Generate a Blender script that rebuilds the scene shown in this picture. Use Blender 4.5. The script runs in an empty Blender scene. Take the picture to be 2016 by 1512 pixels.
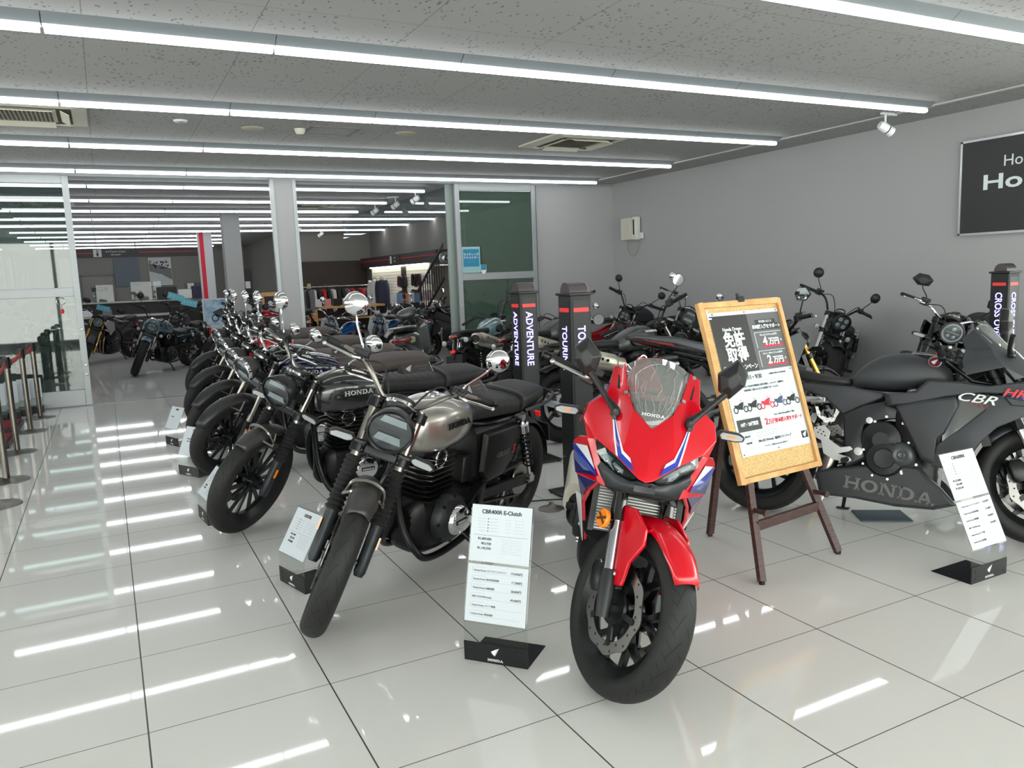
EXPO=0.8; LED=6.2; SKY=5.6
import bpy, bmesh, math, random
from mathutils import Matrix, Vector
random.seed(7)
R_=math.radians
SC=bpy.context.scene
COL=SC.collection
# ---------------------------------------------------------------- camera
cam=bpy.data.cameras.new('camera'); co=bpy.data.objects.new('camera',cam); COL.objects.link(co)
cam.sensor_width=36.0; cam.sensor_fit='HORIZONTAL'; cam.lens=1543.79/2016*36.0; cam.clip_start=0.05; cam.clip_end=200
_y,_p,_r=.4729,.1379,-.0383
_f=Vector((math.sin(_y)*math.cos(_p),math.cos(_y)*math.cos(_p),-math.sin(_p)))
_rt=Vector((math.cos(_y),-math.sin(_y),0)); _up=_rt.cross(_f)
_r2=math.cos(_r)*_rt+math.sin(_r)*_up; _u2=-math.sin(_r)*_rt+math.cos(_r)*_up
co.matrix_world=Matrix(((_r2.x,_u2.x,-_f.x,.00804),(_r2.y,_u2.y,-_f.y,-2.69436),(_r2.z,_u2.z,-_f.z,1.4406),(0,0,0,1)))
SC.camera=co
# ---------------------------------------------------------------- view, world
SC.view_settings.view_transform='Standard'; SC.view_settings.look='None'
SC.view_settings.exposure=EXPO; SC.view_settings.gamma=1.0; SC.view_settings.use_curve_mapping=False
SC.cycles.max_bounces=8; SC.cycles.diffuse_bounces=4; SC.cycles.glossy_bounces=4; SC.cycles.transparent_max_bounces=12; SC.cycles.transmission_bounces=6
SC.cycles.use_denoising=True; SC.cycles.sample_clamp_indirect=4.0
SC.cycles.caustics_reflective=False; SC.cycles.caustics_refractive=False
W=bpy.data.worlds.new('sky'); SC.world=W; W.use_nodes=True
W.node_tree.nodes['Background'].inputs[0].default_value=(1.0,.995,.975,1); W.node_tree.nodes['Background'].inputs[1].default_value=SKY
# ---------------------------------------------------------------- materials
def lin(c): return tuple(((x/255+.055)/1.055)**2.4 if x/255>.04045 else x/255/12.92 for x in c)
MATS={}
def mat(name,col=(128,128,128),rough=.5,metal=0,coat=0,emit=0,trans=0,ior=1.45,spec=.5,alpha=1):
    if name in MATS: return MATS[name]
    m=bpy.data.materials.new(name); m.use_nodes=True; b=m.node_tree.nodes['Principled BSDF']
    c=(*lin(col),1)
    b.inputs['Base Color'].default_value=c; b.inputs['Roughness'].default_value=rough; b.inputs['Metallic'].default_value=metal
    b.inputs['Coat Weight'].default_value=coat; b.inputs['Coat Roughness'].default_value=.04
    b.inputs['Specular IOR Level'].default_value=spec; b.inputs['Transmission Weight'].default_value=trans; b.inputs['IOR'].default_value=ior
    b.inputs['Alpha'].default_value=alpha
    if emit: b.inputs['Emission Color'].default_value=c; b.inputs['Emission Strength'].default_value=emit
    m.diffuse_color=c; MATS[name]=m; return m
def pane(name,tint=(235,245,242),refl=.06,opac=0.0,ocol=(200,210,205)):
    if name in MATS: return MATS[name]
    m=bpy.data.materials.new(name); m.use_nodes=True; nt=m.node_tree; n=nt.nodes; l=nt.links; n.clear()
    o=n.new('ShaderNodeOutputMaterial'); t=n.new('ShaderNodeBsdfTransparent'); t.inputs[0].default_value=(*lin(tint),1)
    g=n.new('ShaderNodeBsdfGlossy'); g.inputs['Roughness'].default_value=.02
    f=n.new('ShaderNodeFresnel'); f.inputs[0].default_value=1.5
    a=n.new('ShaderNodeMath'); a.operation='MAXIMUM'; a.inputs[1].default_value=refl; l.new(f.outputs[0],a.inputs[0])
    ge=n.new('ShaderNodeNewGeometry'); iv=n.new('ShaderNodeMath'); iv.operation='SUBTRACT'; iv.inputs[0].default_value=1.0; l.new(ge.outputs['Backfacing'],iv.inputs[1]); ml=n.new('ShaderNodeMath'); ml.operation='MULTIPLY'; l.new(a.outputs[0],ml.inputs[0]); l.new(iv.outputs[0],ml.inputs[1])
    mx=n.new('ShaderNodeMixShader'); l.new(ml.outputs[0],mx.inputs[0]); l.new(t.outputs[0],mx.inputs[1]); l.new(g.outputs[0],mx.inputs[2])
    last=mx
    if opac:
        d=n.new('ShaderNodeBsdfDiffuse'); d.inputs[0].default_value=(*lin(ocol),1)
        m2=n.new('ShaderNodeMixShader'); m2.inputs[0].default_value=opac; l.new(mx.outputs[0],m2.inputs[1]); l.new(d.outputs[0],m2.inputs[2]); last=m2
    l.new(last.outputs[0],o.inputs[0]); MATS[name]=m; return m
def nodes_of(m):
    nt=m.node_tree; return nt,nt.nodes,nt.links,nt.nodes['Principled BSDF']
def noise_bump(m,scale=200,strength=.1,dist=.001,coord='Object'):
    nt,n,l,b=nodes_of(m); tc=n.new('ShaderNodeTexCoord'); t=n.new('ShaderNodeTexNoise'); t.inputs['Scale'].default_value=scale; t.inputs['Detail'].default_value=3
    bp=n.new('ShaderNodeBump'); bp.inputs['Strength'].default_value=strength; bp.inputs['Distance'].default_value=dist
    l.new(tc.outputs[coord],t.inputs['Vector']); l.new(t.outputs['Fac'],bp.inputs['Height']); l.new(bp.outputs[0],b.inputs['Normal']); return m
def noise_col(m,c1,c2,scale=5,stretch=(1,1,1),coord='Object',lo=.35,hi=.65):
    nt,n,l,b=nodes_of(m); tc=n.new('ShaderNodeTexCoord'); mp=n.new('ShaderNodeMapping'); mp.inputs['Scale'].default_value=stretch
    t=n.new('ShaderNodeTexNoise'); t.inputs['Scale'].default_value=scale; t.inputs['Detail'].default_value=6
    r=n.new('ShaderNodeValToRGB'); r.color_ramp.elements[0].position=lo; r.color_ramp.elements[1].position=hi
    r.color_ramp.elements[0].color=(*lin(c1),1); r.color_ramp.elements[1].color=(*lin(c2),1)
    l.new(tc.outputs[coord],mp.inputs[0]); l.new(mp.outputs[0],t.inputs['Vector']); l.new(t.outputs['Fac'],r.inputs[0]); l.new(r.outputs[0],b.inputs['Base Color']); return m
def vmath(nt,op,a,bv=None,c=None):
    k=nt.nodes.new('ShaderNodeMath'); k.operation=op
    for i,x in enumerate((a,bv,c)):
        if x is None: continue
        if isinstance(x,(int,float)): k.inputs[i].default_value=x
        else: nt.links.new(x,k.inputs[i])
    return k.outputs[0]
# plain materials
BLK=mat('black_plastic',(26,26,27),.45); noise_bump(BLK,900,.06,.0004)
SBK=mat('satin_black_metal',(22,23,25),.32,.3)
GBK=mat('gloss_black_paint',(10,10,11),.12,0,1)
MBK=mat('matte_black_paint',(54,56,60),.45,.15)
DGR=mat('dark_grey_plastic',(52,54,57),.5)
RUB=mat('tyre_rubber',(25,25,25),.62,spec=.35)
GRP=mat('grip_rubber',(24,24,25),.7)
CHR=mat('chrome',(235,235,238),.06,1)
ALU=mat('aluminium',(190,191,193),.3,1)
SLV=mat('silver_paint',(178,178,178),.35,.6)
STL=mat('brushed_steel',(150,146,140),.28,1)
GLD=mat('gold_anodised',(176,136,72),.3,1)
VNL=mat('black_seat_vinyl',(30,30,31),.55); noise_bump(VNL,700,.25,.0006)
BVN=mat('brown_seat_vinyl',(74,64,61),.55); noise_bump(BVN,700,.25,.0006)
RED=mat('red_paint',(196,2,26),.22,.0,.45)
BLU=mat('blue_decal',(32,52,158),.3,0,1); SLB=mat('slate_blue_decal',(84,104,152),.3,0,1); NVY=mat('navy_decal',(22,22,92),.3,0,1)
WHT=mat('white_decal',(225,228,232),.35,0,.5)
WPL=mat('white_plastic',(226,228,230),.4)
RLN=mat('red_lens',(120,8,16),.12,0,1); RRF=mat('red_reflector',(230,36,30),.2,0,1,emit=.25)
ORG=mat('orange_reflector',(236,128,12),.22,0,1)
CLR=mat('clear_lens_white',(158,163,166),.16,0,.5)
LNS=mat('headlamp_glass',(86,90,94),.04,.55,1)
LND=mat('headlamp_inner_dark',(34,36,39),.2,.4,1); BWL=mat('headlamp_bowl',(96,100,104),.18,.8,1)
MIR=mat('mirror_glass',(225,228,230),.02,1)
DSC=mat('brake_disc_steel',(128,126,124),.34,1)
ENG=mat('engine_black',(18,18,19),.38,.4); ENR=mat('engine_case_grey',(46,47,50),.42,.5)
RAD=mat('radiator_core',(88,92,96),.5,.6)
SCRN=mat('dark_display',(14,15,17),.08,0,1)
GB_SILVER=mat('warm_silver_paint',(168,164,158),.3,.75,1)
GB_GREY=mat('graphite_paint',(58,58,60),.26,.6,1)
TEAL=mat('teal_grey_paint',(108,134,138),.22,.25,1)
MGRY=mat('matte_grey_paint',(84,86,86),.34,.65)
DGRY=mat('dark_olive_grey_paint',(74,76,76),.3,.4,.4)
NBLU=mat('dark_navy_paint',(22,24,52),.2,.2,1)
RBLU=mat('petrol_blue_paint',(62,92,108),.28,.2,1)
CBLU=mat('bright_blue_paint',(24,96,178),.22,0,1)
PBLU=mat('pale_blue_paint',(112,134,170),.3,0,.6)
MRED=mat('moped_red_paint',(178,22,34),.22,0,1)
CRS=pane('crease_film',(225,228,228),.2,.35,(205,208,208))
FLM=pane('clear_screen',(214,218,216),.10,.26,(176,178,176))
ACR=pane('acrylic_sheet',(248,251,250),.05)
GLS=pane('window_glass',(240,243,240),.05)
SCV=mat('side_cover_black',(18,18,19),.38)
TRD=mat('tyre_tread_rubber',(33,33,33),.6,spec=.35)
def _tread():
    nt,n,l,b=nodes_of(TRD); uv=n.new('ShaderNodeUVMap'); uv.uv_map='UVMap'; s=n.new('ShaderNodeSeparateXYZ'); l.new(uv.outputs[0],s.inputs[0])
    av=vmath(nt,'ABSOLUTE',s.outputs[1]); sg=vmath(nt,'SIGN',s.outputs[1])
    cur=vmath(nt,'MULTIPLY',vmath(nt,'POWER',av,1.6),-1.6)
    ph=vmath(nt,'ADD',vmath(nt,'MULTIPLY',s.outputs[0],22),cur); ph=vmath(nt,'ADD',ph,vmath(nt,'MULTIPLY',sg,.25))
    fr=vmath(nt,'FRACT',ph); g=vmath(nt,'LESS_THAN',fr,.10)
    g=vmath(nt,'MULTIPLY',g,vmath(nt,'GREATER_THAN',av,.08)); g=vmath(nt,'MULTIPLY',g,vmath(nt,'LESS_THAN',av,.62))
    ph2=vmath(nt,'ADD',vmath(nt,'MULTIPLY',s.outputs[0],44),vmath(nt,'MULTIPLY',av,1.8)); f2=vmath(nt,'FRACT',vmath(nt,'ADD',ph2,vmath(nt,'MULTIPLY',sg,.2)))
    g2=vmath(nt,'MULTIPLY',vmath(nt,'LESS_THAN',f2,.10),vmath(nt,'GREATER_THAN',av,.5)); g2=vmath(nt,'MULTIPLY',g2,vmath(nt,'LESS_THAN',av,.86))
    gg=vmath(nt,'MAXIMUM',g,g2); mx=n.new('ShaderNodeMix'); mx.data_type='RGBA'; mx.inputs[6].default_value=(*lin((32,32,32)),1); mx.inputs[7].default_value=(*lin((12,12,12)),1)
    l.new(gg,mx.inputs[0]); l.new(mx.outputs[2],b.inputs['Base Color'])
    bp=n.new('ShaderNodeBump'); bp.invert=True; bp.inputs['Distance'].default_value=.004; l.new(gg,bp.inputs['Height']); l.new(bp.outputs[0],b.inputs['Normal'])
_tread()
# ---------------------------------------------------------------- mesh helper
class MB:
    def __init__(s): s.v=[];s.f=[];s.m=[];s.cur=0;s.uv={}
    def add(s,vs,fs):
        o=len(s.v); s.v+= [tuple(p) for p in vs]
        for f in fs: s.f.append(tuple(i+o for i in f)); s.m.append(s.cur)
        return s
    def box(s,c,d,M=None):
        h=[x/2 for x in d]; vs=[Vector((sx*h[0],sy*h[1],sz*h[2])) for sx in(-1,1) for sy in(-1,1) for sz in(-1,1)]
        if M is not None: vs=[M@p for p in vs]
        vs=[p+Vector(c) for p in vs]
        return s.add(vs,[(0,1,3,2),(4,6,7,5),(0,4,5,1),(2,3,7,6),(0,2,6,4),(1,5,7,3)])
    def bar(s,a,b,w,h,up=(0,0,1)):
        a=Vector(a);b=Vector(b);d=(b-a);L=d.length;d=d/L;u=Vector(up)
        if abs(d.dot(u))>.97:u=Vector((1,0,0))
        x=d.cross(u).normalized();z=x.cross(d); M=Matrix((d,x,z)).transposed()
        return s.box((a+b)/2,(L,w,h),M)
    def tube(s,pts,r,n=8,smooth=0,caps=True,closed=False):
        P=[Vector(p) for p in pts]; rs=r if isinstance(r,(list,tuple)) else [r]*len(P)
        if smooth:
            Q=[];q=[]
            N=len(P)
            for i in range(N if closed else N-1):
                p0=P[(i-1)%N] if closed or i>0 else P[0]; p1=P[i]; p2=P[(i+1)%N]; p3=P[(i+2)%N] if closed or i+2<N else P[-1]
                for k in range(smooth):
                    t=k/smooth; Q.append(.5*((2*p1)+(p2-p0)*t+(2*p0-5*p1+4*p2-p3)*t*t+(3*p1-p0-3*p2+p3)*t**3)); q.append(rs[i]*(1-t)+rs[(i+1)%N]*t)
            if not closed: Q.append(P[-1]);q.append(rs[-1])
            P,rs=Q,q
        N=len(P); rings=[]; prev=None
        for i in range(N):
            if closed: d=P[(i+1)%N]-P[i-1]
            else: d=P[min(i+1,N-1)]-P[max(i-1,0)]
            if d.length<1e-9: d=Vector((0,0,1))
            d.normalize()
            if prev is None:
                a=Vector((0,0,1)) if abs(d.z)<.9 else Vector((1,0,0)); x=d.cross(a).normalized()
            else:
                x=(prev-d*prev.dot(d))
                x=x.normalized() if x.length>1e-6 else d.cross(Vector((0,0,1))).normalized()
            prev=x; y=d.cross(x)
            rings.append([P[i]+rs[i]*(x*math.cos(2*math.pi*k/n)+y*math.sin(2*math.pi*k/n)) for k in range(n)])
        return s.rings(rings,caps and not closed,closed)
    def rings(s,rings,caps=True,closed=False):
        n=len(rings[0]); vs=[p for r in rings for p in r]; fs=[]
        N=len(rings)
        for i in range(N if closed else N-1):
            j=(i+1)%N
            for k in range(n): k2=(k+1)%n; fs.append((i*n+k,i*n+k2,j*n+k2,j*n+k))
        if caps: fs.append(tuple(range(n))[::-1]); fs.append(tuple((N-1)*n+k for k in range(n)))
        return s.add(vs,fs)
    def cyl(s,a,b,r,r2=None,n=16): return s.tube([a,b],[r,r if r2 is None else r2],n)
    def lathe(s,prof,c=(0,0,0),axis=(0,1,0),n=32,closed=False,uvs=False):
        """prof: (radius, t along axis)"""
        c=Vector(c);ax=Vector(axis).normalized(); a=Vector((0,0,1)) if abs(ax.z)<.9 else Vector((1,0,0)); x=ax.cross(a).normalized(); y=ax.cross(x)
        o=len(s.v); m=len(prof)
        vs=[c+ax*t+r*(x*math.cos(2*math.pi*k/n)+y*math.sin(2*math.pi*k/n)) for k in range(n) for r,t in prof]; fs=[]
        for k in range(n):
            k2=(k+1)%n
            for i in range(m if closed else m-1):
                j=(i+1)%m; fs.append((k*m+i,k*m+j,k2*m+j,k2*m+i))
                if uvs: s.uv[len(s.f)+len(fs)-1]=[(k/n,i),(k/n,j),((k+1)/n,j),((k+1)/n,i)]
        s.add(vs,fs); return s
    def sph(s,c,r,n=12,sc=(1,1,1)):
        m=n//2; pr=[(max(1e-4,math.sin(math.pi*i/m))*r,-math.cos(math.pi*i/m)*r) for i in range(m+1)]
        o=len(s.v); s.lathe(pr,(0,0,0),(0,0,1),n)
        for i in range(o,len(s.v)): p=s.v[i]; s.v[i]=(p[0]*sc[0]+c[0],p[1]*sc[1]+c[1],p[2]*sc[2]+c[2])
        return s
    def grid(s,rows,closed=False):
        n=len(rows[0]); fs=[]
        for i in range(len(rows)-1):
            for k in range(n if closed else n-1): k2=(k+1)%n; fs.append((i*n+k,i*n+k2,(i+1)*n+k2,(i+1)*n+k))
        return s.add([p for r in rows for p in r],fs)
    def prism(s,poly,a,b):
        """poly: list of 3-d points (one face), offset vectors a and b give the two faces"""
        n=len(poly); a=Vector(a);b=Vector(b); vs=[Vector(p)+a for p in poly]+[Vector(p)+b for p in poly]
        fs=[tuple(range(n))[::-1],tuple(range(n,2*n))]+[(i,(i+1)%n,n+(i+1)%n,n+i) for i in range(n)]
        return s.add(vs,fs)
    def side(s,pts,y0,y1):
        """polygon given in x,z extruded from y0 to y1"""
        return s.prism([(x,0,z) for x,z in pts],(0,y0,0),(0,y1,0))
    def loft(s,secs,n=20,e=.75,caps=True):
        """secs: (x, ztop, zbot, halfwidth[, exponent, bias]) superellipse rings along x"""
        rings=[]
        for q in secs:
            x,zt,zb,hw=q[:4]; ee=q[4] if len(q)>4 else e; bi=q[5] if len(q)>5 else 0; ring=[]
            for k in range(n):
                t=2*math.pi*k/n+math.pi/n; c,sn=math.cos(t),math.sin(t)
                zz=(zt+zb)/2+(zt-zb)/2*math.copysign(abs(sn)**ee,sn)
                yy=hw*math.copysign(abs(c)**ee,c)*(1-bi*math.copysign(abs(sn)**ee,sn))
                ring.append((x,yy,zz))
            rings.append(ring)
        return s.rings(rings,caps)
    def mirror(s):
        n=len(s.v);m=len(s.f); s.v+=[(x,-y,z) for x,y,z in s.v]; s.f+=[tuple(i+n for i in f)[::-1] for f in s.f]; s.m+=s.m[:m]; return s
    def build(s,name,mats,parent=None,M=None,smooth=True,ang=35,sub=0,bev=0,sol=0,mtx=None,label=None):
        me=bpy.data.meshes.new(name); me.from_pydata(s.v,[],s.f)
        mats=mats if isinstance(mats,(list,tuple)) else [mats]
        for m in mats: me.materials.append(m)
        if len(mats)>1: me.polygons.foreach_set('material_index',s.m)
        if s.uv:
            u=me.uv_layers.new(name='UVMap')
            for p in me.polygons:
                q=s.uv.get(p.index)
                if q:
                    for li,t in zip(p.loop_indices,q): u.data[li].uv=t
        me.validate(); bm=bmesh.new(); bm.from_mesh(me)
        bmesh.ops.remove_doubles(bm,verts=bm.verts,dist=1e-5)
        bmesh.ops.recalc_face_normals(bm,faces=bm.faces)
        bm.to_mesh(me); bm.free()
        if smooth:
            me.shade_smooth()
            me.set_sharp_from_angle(angle=R_(ang))
        o=bpy.data.objects.new(name,me); COL.objects.link(o)
        if parent is not None: o.parent=parent
        if mtx is not None: o.matrix_local=mtx
        if bev: b=o.modifiers.new('bevel','BEVEL'); b.width=bev; b.segments=2; b.limit_method='ANGLE'; b.angle_limit=R_(30)
        if sub: b=o.modifiers.new('subdivision','SUBSURF'); b.levels=sub; b.render_levels=sub
        if sol: b=o.modifiers.new('solidify','SOLIDIFY'); b.thickness=sol; b.offset=0
        if label: o['label']=label
        return o
def tag(o,label=None,cat=None,group=None,kind=None):
    if label:o['label']=label
    if cat:o['category']=cat
    if group:o['group']=group
    if kind:o['kind']=kind
    return o
def empty(name,loc=(0,0,0),rot=(0,0,0)):
    o=bpy.data.objects.new(name,None); COL.objects.link(o); o.location=loc; o.rotation_euler=rot; o.empty_display_size=.1; return o
def struct(name,mb,m,**k):
    o=mb.build(name,m,None,**k); o['kind']='structure'; return o
def dup(o,parent=None):
    c=o.copy(); COL.objects.link(c)
    if parent is not None: c.parent=parent; c.matrix_local=o.matrix_local.copy()
    for ch in list(o.children): dup(ch,c)
    return c
def frame(o,right,up):
    """matrix whose x is right, y is up, z faces the reader"""
    r=Vector(right).normalized(); u=Vector(up); u=(u-r*u.dot(r)).normalized(); n=r.cross(u)
    return Matrix(((r.x,u.x,n.x,o[0]),(r.y,u.y,n.y,o[1]),(r.z,u.z,n.z,o[2]),(0,0,0,1)))
def text_data(s,size,align='LEFT',bold=0,sx=1,ext=.0006,shear=0,space=1,res=3):
    c=bpy.data.curves.new('lettering','FONT'); c.body=s; c.size=size; c.align_x=align; c.align_y='CENTER'; c.offset=bold*size; c.extrude=ext; c.shear=shear; c.space_character=space; c.resolution_u=res
    o=bpy.data.objects.new('lettering',c); COL.objects.link(o)
    dg=bpy.context.evaluated_depsgraph_get(); me=bpy.data.meshes.new_from_object(o.evaluated_get(dg)); bpy.data.objects.remove(o)
    if sx!=1:
        for v in me.vertices: v.co.x*=sx
    return me
def text(name,s,size,F,m,parent=None,at=(0,0),z=.001,**k):
    me=text_data(s,size,**k); me.materials.clear(); me.materials.append(m)
    o=bpy.data.objects.new(name,me); COL.objects.link(o)
    if parent is not None:o.parent=parent
    o.matrix_local=F@Matrix.Translation((at[0],at[1],z)); return o
def slab_mesh(w=1.0):
    """wide slab-serif HONDA wordmark, centred, cap height 1"""
    m=MB()
    def R(x0,y0,x1,y1,ox): m.prism([(ox+x0,y0,0),(ox+x1,y0,0),(ox+x1,y1,0),(ox+x0,y1,0)],(0,0,0),(0,0,.02))
    def Q(p,ox): m.prism([(ox+x,y,0) for x,y in p],(0,0,0),(0,0,.02))
    def ring(cx,cy,rx,ry,t,ox,a0=0,a1=360):
        n=20
        for k in range(n):
            a=R_(a0+(a1-a0)*k/n); b=R_(a0+(a1-a0)*(k+1)/n)
            Q([(cx+rx*math.cos(a),cy+ry*math.sin(a)),(cx+rx*math.cos(b),cy+ry*math.sin(b)),(cx+(rx-t*1.25)*math.cos(b),cy+(ry-t*.72)*math.sin(b)),(cx+(rx-t*1.25)*math.cos(a),cy+(ry-t*.72)*math.sin(a))],ox)
    T=.24; s=.15
    o=0
    for a in(.12,1.04): R(a,0,a+T,1,o)
    R(.3,.42,1.1,.60,o)
    for a in(0,.92):
        for b in(0,1-s): R(a,b,a+.48,b+s,o)
    o=1.52; ring(.72,.5,.72,.5,.26,o)
    o=3.10; R(.12,0,.30,1,o); R(1.10,0,1.28,1,o); Q([(.10,1),(.44,1),(1.28,0),(.98,0)],o); R(0,0,.46,s,o); R(0,1-s,.36,1,o); R(.92,1-s,1.46,1,o)
    o=4.70; R(.12,0,.12+T,1,o); ring(.62,.5,.72,.5,.26,o,-90,90); R(0,0,.66,s+.03,o); R(0,1-s-.03,.66,1,o)
    o=6.14; Q([(.62,1),(.86,1),(1.42,0),(1.12,0)],o); Q([(.62,1),(.86,1),(.36,0),(.18,0)],o); R(.42,.26,1.08,.42,o); R(0,0,.52,s,o); R(.94,0,1.56,s,o)
    me=bpy.data.meshes.new('wordmark'); me.from_pydata([((x-3.85)*.86*w,y-.5,z) for x,y,z in m.v],[],m.f); return me
SLAB=None
def wordmark(FR,h,m,par,at=(0,0),z=.001,w=1.0,th=.001,shear=0):
    global SLAB
    if SLAB is None: SLAB=slab_mesh()
    me=SLAB.copy(); me.transform(Matrix.Diagonal((h*w,h,th/.02,1)))
    me.materials.append(m); o=bpy.data.objects.new('wordmark',me); COL.objects.link(o)
    if par is not None:o.parent=par
    o.matrix_local=FR@Matrix.Translation((at[0],at[1],z)); return o
def texts(name,items,F,m,parent=None,z=.001):
    """many lines of print as ONE mesh; items: (string,size,x,y,kwargs)"""
    bm=bmesh.new()
    for it in items:
        s_,sz,x,y=it[:4]; k=it[4] if len(it)>4 else {}
        rot=k.pop('rot',0) if k else 0
        me=text_data(s_,sz,**k); me.transform(Matrix.Translation((x,y,0))@Matrix.Rotation(rot,4,'Z')); bm.from_mesh(me); bpy.data.meshes.remove(me)
    me=bpy.data.meshes.new(name); bm.to_mesh(me); bm.free(); me.materials.clear(); me.materials.append(m)
    for p in me.polygons: p.material_index=0
    o=bpy.data.objects.new(name,me); COL.objects.link(o)
    if parent is not None:o.parent=parent
    o.matrix_local=F@Matrix.Translation((0,0,z)); return o
# ================================================================ the setting
H=2.903; YP=8.66
TILE=mat('polished_tile_floor',(214,211,204),.05,0,0,spec=.62)
def _floor():
    nt,n,l,b=nodes_of(TILE); g=n.new('ShaderNodeNewGeometry'); s=n.new('ShaderNodeSeparateXYZ'); l.new(g.outputs['Position'],s.inputs[0])
    def ln(x,w):
        f=vmath(nt,'FRACT',vmath(nt,'ADD',vmath(nt,'DIVIDE',x,.6),.5)); return vmath(nt,'LESS_THAN',vmath(nt,'ABSOLUTE',vmath(nt,'SUBTRACT',f,.5)),w/.6/2)
    gr=vmath(nt,'MAXIMUM',ln(s.outputs[0],.0052),ln(s.outputs[1],.0036))
    t=n.new('ShaderNodeTexNoise'); t.inputs['Scale'].default_value=.6; l.new(g.outputs['Position'],t.inputs['Vector'])
    r=n.new('ShaderNodeMix'); r.data_type='RGBA'; r.inputs[6].default_value=(*lin(FLC[0]),1); r.inputs[7].default_value=(*lin(FLC[1]),1); l.new(t.outputs['Fac'],r.inputs[0])
    mx=n.new('ShaderNodeMix'); mx.data_type='RGBA'; l.new(gr,mx.inputs[0]); l.new(r.outputs[2],mx.inputs[6]); mx.inputs[7].default_value=(*lin((66,63,60)),1); l.new(mx.outputs[2],b.inputs['Base Color'])
    l.new(vmath(nt,'ADD',vmath(nt,'MULTIPLY',gr,.5),.035),b.inputs['Roughness'])
FLC=((218,217,214),(224,223,220))
_floor()
m=MB(); m.add([(-9,-7,0),(12,-7,0),(12,30,0),(-9,30,0),(-9,-7,-.1),(12,-7,-.1),(12,30,-.1),(-9,30,-.1)],[(0,1,2,3),(4,7,6,5),(0,4,5,1),(1,5,6,2),(2,6,7,3),(3,7,4,0)])
struct('floor',m,TILE,smooth=False)
CEI=mat('perforated_ceiling_board',(186,187,187),.85)
def _ceil():
    nt,n,l,b=nodes_of(CEI); g=n.new('ShaderNodeNewGeometry'); s=n.new('ShaderNodeSeparateXYZ'); l.new(g.outputs['Position'],s.inputs[0])
    def ln(x,off,p,w):
        f=vmath(nt,'FRACT',vmath(nt,'ADD',vmath(nt,'DIVIDE',vmath(nt,'SUBTRACT',x,off),p),.5)); return vmath(nt,'LESS_THAN',vmath(nt,'ABSOLUTE',vmath(nt,'SUBTRACT',f,.5)),w/p/2)
    gr=vmath(nt,'MAXIMUM',ln(s.outputs[0],.046,.875,.004),ln(s.outputs[1],2.70,.9,.0035))
    mp=n.new('ShaderNodeMapping'); mp.inputs['Scale'].default_value=(27,17,1); mp.inputs['Rotation'].default_value=(0,0,.5); l.new(g.outputs['Position'],mp.inputs[0])
    v=n.new('ShaderNodeTexVoronoi'); v.inputs['Randomness'].default_value=1; v.inputs['Scale'].default_value=1; l.new(mp.outputs[0],v.inputs['Vector'])
    t=n.new('ShaderNodeTexNoise'); t.inputs['Scale'].default_value=4; l.new(g.outputs['Position'],t.inputs['Vector'])
    h=vmath(nt,'LESS_THAN',v.outputs['Distance'],vmath(nt,'MULTIPLY',t.outputs['Fac'],.40))
    a=n.new('ShaderNodeMix'); a.data_type='RGBA'; a.inputs[6].default_value=(*lin((164,164,163)),1); a.inputs[7].default_value=(*lin((122,122,122)),1); l.new(h,a.inputs[0])
    c=n.new('ShaderNodeMix'); c.data_type='RGBA'; l.new(gr,c.inputs[0]); l.new(a.outputs[2],c.inputs[6]); c.inputs[7].default_value=(*lin((112,112,110)),1); l.new(c.outputs[2],b.inputs['Base Color'])
    bp=n.new('ShaderNodeBump'); bp.invert=True; bp.inputs['Distance'].default_value=.003; bp.inputs['Strength'].default_value=.6; l.new(h,bp.inputs['Height']); l.new(bp.outputs[0],b.inputs['Normal'])
_ceil()
m=MB(); m.box((1.5,11.5,H+.06),(21,37,.12)); struct('ceiling',m,CEI,smooth=False)
WAL=mat('grey_painted_wall',(166,166,167),.75); noise_bump(WAL,120,.12,.002)
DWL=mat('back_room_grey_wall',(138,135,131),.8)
GRN=mat('greenish_grey_panel',(150,162,156),.5)
FRM=mat('aluminium_frame',(160,164,166),.42,.4)
DRK=mat('dark_brown_panel',(58,50,47),.6)
m=MB(); m.box((7.98,4.75,H/2),(.2,7.9,H)); struct('wall_right',m,WAL,smooth=False)
m=MB(); m.box((7.24,2.2,H-.006),(.04,12.9,.014)); struct('trim_1',m,mat('cove_paint',(190,190,188),.7),smooth=False)
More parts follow.
